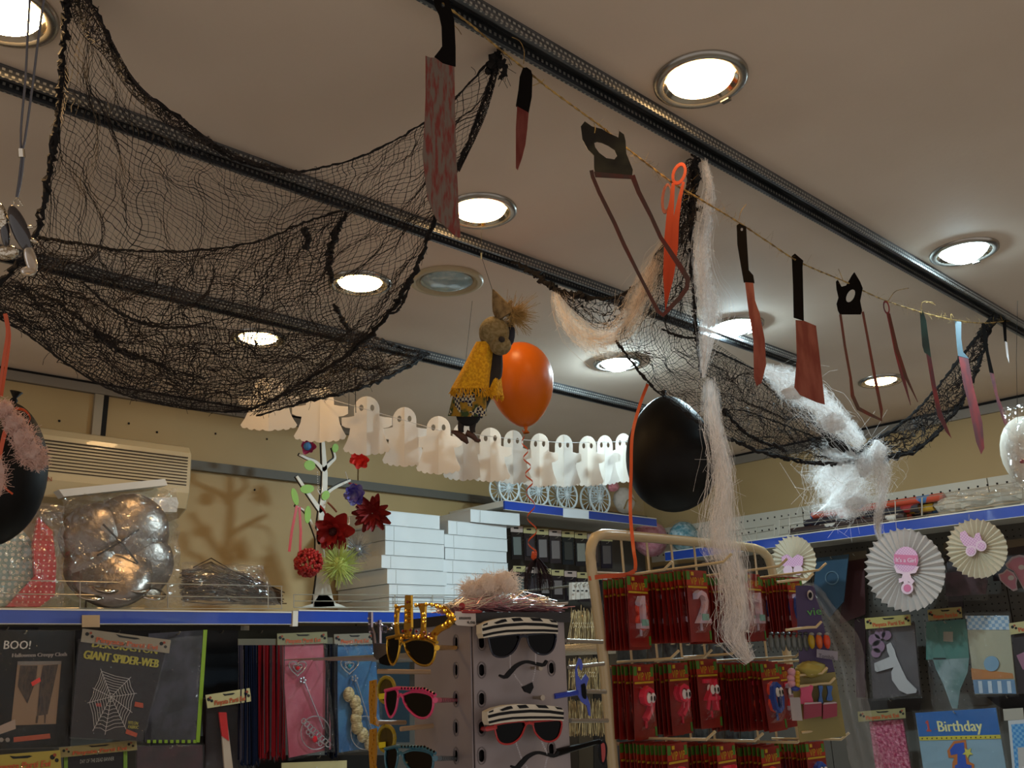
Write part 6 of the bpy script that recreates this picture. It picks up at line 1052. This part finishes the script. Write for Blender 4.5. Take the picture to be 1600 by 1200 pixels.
hookrun(962, 1158, 12, '187', '9', 'bottom', 'first', 'front candle pack of the first hook in the bottom row')
hookrun(1040, 1160, 12, '478', '4', 'bottom', 'second', 'front candle pack of the second hook in the bottom row')
hookrun(1110, 1162, 12, '987', '9', 'bottom', 'third', 'front candle pack of the third hook in the bottom row')
hookrun(1196, 1158, 10, '940', '0', 'bottom', 'fourth', 'pack with a blue numeral 0 candle at the right of the bottom row')
for p_ in protos.values():
    for c_ in list(p_.children): bpy.data.objects.remove(c_)
    bpy.data.objects.remove(p_)
for i in range(9): x = 965+i*24; pl = PY(YR+.16); pack('hanging_pack', 'dim grey-teal pack behind the rack between its top and middle rows, '+['first', 'second', 'third', 'fourth', 'fifth', 'sixth', 'seventh', 'eighth', 'ninth'][i]+' from the left', pl, [(x, 1000+i), (x+21, 1000+i), (x+22, 1200), (x+1, 1200)], mat('dimpack%d' % (i % 4), ('3a4448', '28343a', '4a4644', '2c2a30')[i % 4], .25, col2='5a6468', scale=20), grp='dim packs behind the rack')
# ================================================================ goods right of the rack
PR = PF(1290, 1000, 2.15, .1)
t = pack('purple_pack', 'purple card pack with green vie lettering right of the candle packs', PR, [(1243, 915), (1272, 915), (1305, 1052), (1250, 1058)], mat('purple_card', '3c2c5c', .4), off=-.02); b = MB(); text(b, PR, 'vie', (1262, 962), (1284, 960), -.017, h=11, bold=True); b.build('lettering', cm('4c9a48', .4), t); MB().ball(PR.at(1266, 930, -.01), (.010, .006, .012), 12, 8).build('white_figure', cm('b8b0b0', .4), t)
MB().prism(PR, circ(1266, 930, 3, 5, 10), .002, .0).build('figure_eye', m_blkp, t)
for i, (x, c_) in enumerate(((1268, 'a8901c'), (1280, 'c05a24'), (1292, 'c8401c'))): t = thing('toy_bug', ['yellow', 'orange-yellow', 'bright orange'][i]+' small egg-shaped toy in the row above the yellow cloth', 'toy', PR.at(x, 1018), 'small egg-shaped toys'); MB().ball(PR.at(x, 1002, .01), (.008, .008, .017), 12, 8).build('body', cm(c_, .3), t, smooth=True); MB().ball(PR.at(x, 991, .01), (.006, .006, .004), 10, 6).build('cap', cm('8a8a84', .3), t)
t = pack('toy_label_pack', 'small white label strip below the row of egg-shaped toys', PR, [(1276, 1014), (1309, 1018), (1309, 1032), (1276, 1027)], cm('8a8898', .5), off=.01); b = MB(); text(b, PR, 'Tombik', (1279, 1027), (1304, 1031), .012, h=6); b.build('lettering', cm('4a4858', .5), t)
for i in range(7): x = 1205+i*9; t = thing('jar', 'small grey lidded tube in the row left of the orange toys, '+['first', 'second', 'third', 'fourth', 'fifth', 'sixth', 'seventh'][i], 'tube', PR.at(x, 1020, -.02), 'small grey tubes'); MB().ball(PR.at(x, 1004, -.02), (.007, .007, .020), 10, 6).build('tube_body', cm('5c6464', .15), t); MB().ball(PR.at(x, 990, -.02), (.006, .006, .004), 8, 5).build('lid', cm('34383a', .3), t)
t = thing('yellow_cloth', 'crumpled pale yellow cloth above the pink and blue stampers', 'cloth', PR.at(1270, 1065)); b = MB(); b.ball(PR.at(1268, 1046, -.01), (.045, .03, .018), 20, 12, jit=.12); b.build('cloth', mat('pale_yellow_cloth', 'a89c50', .8), t, smooth=True)
PS = PF(1275, 1110, 2.1, .1); t = pack('stamper_pack', 'yellow-backed clear pack of pink and blue stampers in red boxes', PS, [(1236, 1058), (1305, 1050), (1322, 1150), (1250, 1160)], cm('8a8048', .5), off=-.03)
for x, y, w_, h_, c_, nm_ in ((1250, 1071, 20, 28, 'c84470', 'pink_stamper'), (1279, 1072, 7, 26, '2458a0', 'blue_stamper'), (1292, 1072, 9, 22, '2458a0', 'blue_stamper')): quad(t, PS, dense([(x, y), (x+w_, y), (x+w_-2, y+h_*.5), (x+w_, y+h_), (x, y+h_), (x+2, y+h_*.5)], 24), cm(c_, .35), .02, .0, nm_)
for x0, x1 in ((1256, 1284), (1286, 1308)): quad(t, PS, [(x0, 1101), (x1, 1099), (x1, 1119), (x0, 1124)], cm('8a1838', .3), .03, .012, 'red_box'); quad(t, PS, [(x0+2, 1098), (x1-1, 1097), (x1, 1100), (x0, 1102)], cm('b8a8b0', .4), .03, .011, 'box_lid')
t = pack('white_label_box', 'small white label card below the beaded blue, pink and yellow candle', PS, [(1234, 1090), (1250, 1090), (1254, 1126), (1238, 1126)], cm('a8a0a0', .5), off=.035); b = MB()
for i, (x, y, c_) in enumerate(((1237, 1050, 0), (1236, 1060, 0), (1237, 1068, 0))): b.ball(PS.at(x, y, .05), .009, 12, 8)
b.build('pink_bead', cm('c890a0', .3), t, smooth=True); b = MB(); [b.ball(PS.at(1246, y, .05), .006, 10, 6) for y in (1052, 1058, 1064, 1070)]; b.build('yellow_bead', cm('b8941c', .3), t, smooth=True); MB().ball(PS.at(1243, 1076, .05), (.014, .008, .006), 10, 6).build('blue_foot', cm('2c3c8c', .3), t, smooth=True)
sh = thing('plastic_sheet', 'draped clear plastic sheet at the right side of the candle rack', 'plastic sheet', P(1350, 1200, 2.1)); U = [(1258, 912, 2.2), (1276, 914, 2.18), (1310, 955, 2.15), (1346, 1003, 2.1), (1352, 1060, 2.12), (1364, 1130, 2.12), (1385, 1215, 2.12)]; V_ = [(1258, 914, 2.25), (1270, 950, 2.22), (1290, 1010, 2.2), (1304, 1060, 2.18), (1312, 1110, 2.16), (1322, 1160, 2.16), (1332, 1215, 2.16)]
A = P3(smooth_path(U, 40)); B_2 = P3(smooth_path(V_, 40)); G = np.array([[A[i]*(1-j/14)+B_2[i]*(j/14)+CF*.012*math.sin(j*1.3+i*.18)*math.sin(math.pi*j/14)+rng.normal(size=3)*.0012 for j in range(15)] for i in range(40)]); b = MB(); b.grid(G); b.build('sheet', film('sheet_film', .10, bs=18, bump=1, milk=.22), sh, smooth=True)
for hx, hy in ((1262, 905), (1275, 980), (1284, 1052), (1296, 1068), (1300, 1140)): b = MB(); c = P(hx, hy, 2.12); b.tube([c+_r*-.07-np.array([0, 0, .004]), c-_r*.02, c, c+_r*.014+np.array([0, 0, .012])], .003, 8); b.build('hook', m_cream, rk)
# ================================================================ right wall packs
PW = PX(4.52); PW2 = PX(4.66)
t = thing('cutlery_banner_pack', 'clear bag holding a white shoe-shaped cutout and lilac crown under a cream header', 'packaged party goods', PW.at(1395, 1090)); quad(t, PW, [(1357, 985), (1428, 972), (1438, 1085), (1364, 1092)], cm('4a4244', .5), .01, -.01, 'dark_filling'); q9 = lambda L: [(1200+x/4, 900+y/4) for x, y in L]
quad(t, PW, q9([(740, 430), (765, 415), (790, 460), (800, 500), (835, 580), (870, 650), (930, 710), (925, 730), (870, 738), (820, 715), (775, 650), (770, 600), (785, 570), (680, 600), (668, 590), (663, 545), (760, 505), (745, 470)]), cm('a8a4a4', .5), .003, .006, 'white_cutout'); b = MB()
for (x, y, r_) in ((665, 400, 38), (700, 360, 34), (690, 440, 40), (740, 370, 30), (675, 480, 30)): b.prism(PW, circ(1200+x/4, 900+y/4, r_/4, None, 14), .004, .003)
b.build('lilac_crown', cm('7c5c74', .6), t); bag(t, PX(4.50), [(1353, 978), (1432, 966), (1440, 1090), (1360, 1096)], .04, m_film2, 'clear_bag', .8); header(t, PW, 1351, 966, 1422, 960, 17, off=.03, col=cm('a89c5c', .5))
t = pack('teal_ribbon_pack', 'teal felt ribbon pack tapering to a point in clear film', PW, [(1447, 972), (1510, 967), (1514, 1028), (1447, 1031)], cm('3c6a60', .6), off=.01); quad(t, PW, [(1458, 1031), (1514, 1028), (1512, 1050), (1500, 1078), (1496, 1107), (1488, 1107), (1474, 1070), (1462, 1045)], mat('teal_tail', '54706c', .6, col2='7c8c8c', scale=10), .004, .01, 'ribbon_tail'); quad(t, PW, [(1474, 987), (1489, 987), (1489, 1003), (1474, 1002)], cm('8a8478', .5), .001, .013, 'pale_mark'); quad(t, PW, [(1458, 1028), (1478, 1028), (1478, 1030), (1458, 1030)], m_slot, .001, .013, 'stitch'); bag(t, PX(4.49), [(1443, 964), (1514, 958), (1544, 1100), (1456, 1112)], .04, m_film2, 'clear_bag', .9); header(t, PW, 1449, 953, 1502, 948, 17, off=.035, col=cm('8a7c4c', .5))
t = pack('pastel_banner_pack', 'pastel striped baby banner pack in blue, yellow and orange', PW, [(1508, 962), (1576, 962), (1588, 1084), (1524, 1085)], cm('98937c', .5), off=.008); quad(t, PW, [(1508, 962), (1576, 962), (1578, 984), (1510, 984)], mat('blue_gingham', '6f8fac', .5, col2='a8b4bc', scale=70, cmap='check'), .001, .010, 'gingham_top'); quad(t, PW, [(1517, 1044), (1582, 1052), (1584, 1060), (1519, 1062)], cm('a8682c', .5), .001, .010, 'orange_band'); quad(t, PW, [(1520, 1062), (1585, 1062), (1588, 1084), (1523, 1084)], mat('blue_stripes', 'a8b4c0', .5, col2='5a7c9c', scale=22, cmap='wave', lo=.45, hi=.5), .001, .010, 'striped_foot')
for k_ in range(4): quad(t, PW, [(1528+k_*15, 1064), (1534+k_*15, 1064), (1536+k_*15, 1083), (1530+k_*15, 1083)], cm('b4bcc4', .5), .0005, .0115, 'white_stripe')
MB().prism(PW, circ(1549, 1037, 12, 12, 16), .004, .015).build('blue_rosette', cm('6c8ca4', .6), t); bag(t, PX(4.49), [(1507, 957), (1578, 956), (1592, 1088), (1522, 1090)], .03, m_film2, 'clear_bag', .8)
t = pack('pink_star_pack', 'dark pack with a pink shape, cut by the right edge', PW, [(1580, 985), (1660, 975), (1660, 1080), (1592, 1084)], cm('2a2224', .4)); quad(t, PW, [(1588, 1024), (1620, 1010), (1620, 1050), (1598, 1046)], cm('8a5c70', .5), .002, .003, 'pink_shape'); header(t, PW, 1576, 974, 1660, 962, 18, off=.02, col=cm('a89c6c', .5))
t = thing('pink_glitter_pack', 'bag of glittery hot pink fabric below the cutout pack', 'packaged party goods', PW.at(1390, 1210)); quad(t, PW, [(1358, 1128), (1410, 1124), (1425, 1215), (1370, 1215)], mat('hot_pink_glitter', 'a8385c', .25, col2='c8788c', scale=60, metal=.3, bump=.8, bscale=80), .01, 0, 'fabric'); bag(t, PX(4.50), [(1352, 1118), (1414, 1112), (1430, 1215), (1362, 1215)], .04, m_film2, 'clear_bag', .9); header(t, PW, 1340, 1112, 1414, 1106, 16, off=.03, col=cm('8a8058', .5))
PBD = PX(4.40); t = pack('birthday_banner_pack', 'blue first Birthday banner pack with big numeral 1 at the bottom right', PBD, [(1430, 1114), (1556, 1106), (1576, 1225), (1446, 1225)], cm('7c98a8', .4)); quad(t, PBD, [(1430, 1114), (1556, 1106), (1563, 1148), (1436, 1151)], mat('strong_blue_card', '1c5a9c', .35), .001, .002, 'blue_top'); quad(t, PBD, [(1436, 1151), (1563, 1148), (1564, 1154), (1437, 1157)], cm('b8a830', .5), .001, .0025, 'yellow_strip')
b = MB(); text(b, PBD, 'Birthday', (1467, 1143), (1536, 1142), .0035, h=16, bold=True); b.build('lettering', cm('c8c48c', .5), t); b = MB(); text(b, PBD, '1', (1448, 1143), (1460, 1143), .0035, h=17); text(b, PBD, '-', (1461, 1141), (1465, 1141), .0035, h=2); b.build('lettering', cm('a83a30', .5), t)
b = MB()
for k_ in range(16): b.prism(PBD, circ(1441+k_*7.6, 1154-k_*.15, 1.2, None, 6), .0005, .0035)
b.build('strip_dots', m_slot, t); one = [(1484, 1172), (1492, 1162), (1506, 1160), (1508, 1180), (1510, 1194), (1518, 1196), (1518, 1215), (1492, 1215), (1492, 1196), (1496, 1194), (1496, 1178), (1486, 1180)]
MB().prism(PBD, [(1480, 1173), (1490, 1158), (1509, 1156), (1512, 1180), (1514, 1190), (1522, 1194), (1522, 1217), (1488, 1217), (1488, 1192), (1491, 1184), (1482, 1184)], .001, .003).build('numeral_outline', cm('a8602c', .5), t); MB().prism(PBD, one, .001, .004).build('numeral_one', cm('2448a0', .4), t)
MB().prism(PBD, [(1512+(9 if i % 2 else 4)*math.cos(i*math.pi/5-.3), 1176+(9 if i % 2 else 4)*math.sin(i*math.pi/5-.3)) for i in range(10)], .001, .005).build('star', cm('b8b04c', .5), t); bag(t, PX(4.385), [(1426, 1110), (1560, 1102), (1582, 1225), (1440, 1225)], .03, m_film2, 'clear_bag', 1.0)
t = pack('gingham_pack', 'blue gingham card pack in the bottom right corner', PBD, [(1575, 1126), (1660, 1120), (1660, 1225), (1584, 1225)], cm('b0b4b8', .4)); quad(t, PBD, [(1580, 1132), (1660, 1126), (1660, 1225), (1588, 1225)], mat('gingham2', '3c7cb4', .4, col2='6c9cc0', scale=90, cmap='check'), .001, .002, 'gingham'); quad(t, PBD, [(1590, 1168), (1660, 1166), (1660, 1200), (1592, 1204)], cm('a8a4a0', .4), .001, .003, 'label_window'); quad(t, PBD, [(1567, 1108), (1598, 1106), (1600, 1124), (1569, 1126)], cm('9a9488', .5), .004, .0, 'header_card')
t = pack('blue_veil_pack', 'dark blue pack with a pale round emblem behind the small rosette', PW, [(1276, 872), (1326, 866), (1318, 940), (1296, 965), (1270, 930)], cm('2c4a60', .4)); b = MB(); b.tube([PW.at(1300+10*math.cos(a), 903+10*math.sin(a), .004) for a in np.linspace(0, 2*math.pi, 24, endpoint=False)], .004, 5, closed=True); b.build('round_emblem', cm('5c7484', .4), t)
m_mar = mat('maroon_glossy', '34181c', .25, coat=.3)
for i, (pts, c_, lab) in enumerate([([(1322, 866), (1350, 862), (1352, 960), (1312, 975)], '4c2c2c', 'dark brownish red pack between the blue pack and big rosette'), ([(1478, 850), (1500, 848), (1505, 950), (1482, 948)], '3c3034', 'dim plum pack right of the big rosette'), ([(1545, 850), (1600, 842), (1604, 905), (1552, 908)], '2c2024', 'black-plum pack above the striped pink baby bottle cutout'), ([(1335, 968), (1352, 966), (1352, 1090), (1338, 1090)], '3a2830', 'narrow dark pack left of the cutout bag'), ([(1540, 1088), (1610, 1084), (1612, 1125), (1560, 1104)], '201c1e', 'black pack above the gingham card'), ([(1345, 1092), (1440, 1090), (1436, 1112), (1345, 1112)], '3a3634', 'dim grey pack between the two cream headers')]):
    t = pack('hanging_pack', lab, PW2, pts, cm(c_, .35), grp='dark packs on the right wall')
    if i < 3: x_ = sum(p[0] for p in pts)/4; quad(t, PW2, [(pts[0][0]-4, pts[0][1]-2), (pts[1][0]+4, pts[1][1]-2), (pts[1][0]+4, pts[1][1]+10), (pts[0][0]-4, pts[0][1]+12)], cm('6c5c48', .5), .001, .006, 'header_card')
t = pack('pink_structure_pack', 'dusky pink cutout pack under the right rosette', PW, [(1476, 895), (1545, 890), (1540, 928), (1478, 932)], mat('dusky_pink', '5c4048', .4, col2='3c2a30', scale=16), off=0); bag(t, PX(4.50), [(1474, 880), (1548, 876), (1544, 938), (1476, 940)], .02, m_film2, 'clear_bag', .8)
def bottle(label, L, pl):
    t = thing('baby_bottle_cutout', label, 'cutout', pl.at(sum(p[0] for p in L)/len(L), max(p[1] for p in L))); MB().prism(pl, L, .003, .004).build('white_edge', cm('a89498', .5), t); c = np.mean(np.array(L), 0); MB().prism(pl, [tuple(c+(np.array(p)-c)*.84) for p in L], .002, .006).build('striped_body', mat('pink_stripes', '98384c', .5, col2='a86c7c', scale=26, cmap='wave', lo=.45, hi=.5), t); MB().prism(pl, circ(c[0]+3, c[1]-3, 5, 4, 12), .001, .007).build('face_patch', cm('b0a8a4', .5), t)
q10 = lambda L: [(1420+x*180/1543, 820+y*140/1200) for x, y in L]
bottle('pink striped baby bottle cutout, larger, at the right edge', q10([(1290, 530), (1380, 430), (1480, 400), (1600, 420), (1700, 600), (1650, 760), (1540, 870), (1470, 740), (1400, 620), (1320, 580)]), PX(4.44)); bottle('small pink striped baby bottle cutout below the larger one', q10([(1195, 660), (1260, 640), (1310, 590), (1400, 640), (1450, 720), (1440, 790), (1455, 870), (1400, 890), (1300, 820), (1220, 740)]), PX(4.42))
# rosettes
m_ros = lucent('rosette_paper', 'd0c6c0', .25, .6); m_rosw = lucent('rosette_paper_cream_lit', 'e8dcc4', .3, .6); m_tag = mat('pink_gingham', 'c48ab0', .5, col2='d8b0c4', scale=150, cmap='check'); m_tagc = cm('c86a8c', .5); m_tagw = cm('d8b8c4', .5)  # m_rosw: white paper with warm light tinted into its colour
def rosette(label, cx, cy, R, pl, m, n=34, rot=0):
    c = pl.at(cx, cy); k_ = np.linalg.norm(pl.at(cx, cy+10)-c)/10; ex = np.cross((0, 0, 1.0), pl.n); ez = np.array([0, 0, 1.0]); t = thing('paper_rosette', label, 'paper fan', c-ez*R*k_, 'pleated paper rosettes'); G = []
    pr = [.06, .5, .84, .93, .98]; V = []; F = []
    for i in range(2*n):
        a = math.pi*i/n+rot; up = i % 2; row = []
        for r_ in pr+([1.03] if up else [.94]):
            row.append(c+(ex*math.cos(a)+ez*math.sin(a))*R*k_*r_+pl.n*((.010 if up else -.010)*(.25+.75*min(1, r_))))
        V.append(row)
    b = MB(); G = np.array(V); b.grid(G, closed_u=True); b.build('pleated_fan', m, t); b = MB(); b.lathe([(.0, .012), (R*k_*.10, .011), (R*k_*.11, .006)], c, 16, pl.n); b.build('centre', m, t); return t
PRs = PX(4.27); e_ = lambda L, x0, y0, s_: [(x0+x/s_, y0+y/s_) for x, y in L]
t = rosette('large white pleated paper rosette with a pink rattle tag', 1413, 890, 64, PRs, m_ros)
hd = circ(1415.5, 874, 19.5, 20, 22); MB().prism(PRs, hd+[], .002, .020).build('tag_head', m_tag, t); MB().prism(PRs, [(1396, 884), (1436, 885), (1431, 895), (1415, 898), (1401, 895)], .002, .0195).build('tag_chin', m_tagw, t); MB().prism(PRs, [(1397, 866), (1434, 868), (1433, 884), (1398, 881)], .002, .022).build('tag_band', m_tagc, t); b = MB(); text(b, PRs, "It's a Girl", (1400, 878), (1431, 879), .0235, h=7, bold=True); b.build('lettering', cm('e0c0d0', .5), t)
MB().prism(PRs, [(1411, 894), (1421, 894), (1424, 903), (1429, 908), (1425, 913), (1419, 908), (1419, 915), (1412, 915), (1412, 908), (1405, 911), (1404, 904), (1409, 903)], .002, .021).build('tag_handle', m_tagw, t); MB().prism(PRs, circ(1417.5, 919, 9.5, 9.5, 18), .002, .020).build('tag_ring', m_tagw, t); MB().prism(PRs, circ(1417.5, 919, 6, 6, 16), .001, .0215).build('tag_ring_inner', m_tagc, t)
t = rosette('white paper rosette tinted as if cream-lit, with a pink stroller tag at the right', 1526, 857, 46, PRs, m_rosw, 30)
MB().prism(PRs, [(1500, 832), (1508, 829), (1514, 838), (1522, 841), (1524, 834), (1530, 832), (1534, 843), (1538, 850), (1532, 858), (1516, 858), (1506, 852), (1500, 842)], .002, .02).build('tag_body', m_tag, t)
for x, y in ((1517, 861), (1533, 853)): MB().prism(PRs, circ(x, y, 8.5, 8.5, 16), .002, .021).build('tag_wheel', m_tagw, t); MB().prism(PRs, circ(x, y, 6, 6, 16), .001, .0225).build('tag_wheel_inner', m_tag, t)
t = rosette('small white paper rosette with a pink butterfly tag behind the rack', 1240, 876, 39, PX(4.1), m_rosw, 28); pl = PX(4.1); MB().prism(pl, [(1221, 870), (1230, 866), (1238, 872), (1246, 866), (1255, 870), (1254, 882), (1247, 890), (1238, 885), (1230, 890), (1222, 882)], .002, .02).build('tag_body', m_tag, t)
for x in (1231, 1247): MB().prism(pl, circ(x, 891, 7.5, 7.5, 14), .002, .021).build('tag_wheel', m_tagw, t)
b = MB(); b.tube([PRs.at(1398, 780, .02), PRs.at(1399, 805, .02), PRs.at(1401, 830, .0)], .0012, 5); b.tube([PRs.at(1514, 804, .02), PRs.at(1514, 812, .01)], .001, 5); b.tube([pl.at(1233, 838, .01), pl.at(1233, 800, .05)], .001, 5); tag(b.build('rosette_thread', mat('white_thread2', 'b8b0a8', .7), kind='stuff'), 'thin pale threads holding the paper rosettes to the shelf', 'thread')

# wall hooks the packs hang on
hb = MB(); hr = MB()
for c, n in HOOKS:
    if abs(n[1]+1) < 1e-6: hb.tube([(c[0], YB-.03, c[2]), (c[0], (c[1]+YB)/2, c[2]), (c[0], c[1]-.012, c[2]), (c[0], c[1]-.022, c[2]+.008)], .0022, 5)
    elif abs(n[0]+1) < 1e-6: hr.tube([(XR-.02, c[1], c[2]), ((c[0]+XR)/2, c[1], c[2]), (c[0]-.012, c[1], c[2]), (c[0]-.022, c[1], c[2]+.008)], .0022, 5)
hb.build('wall_hook', m_wire, t2, kind='stuff'); hr.build('wall_hook', m_wire, pb, kind='stuff')
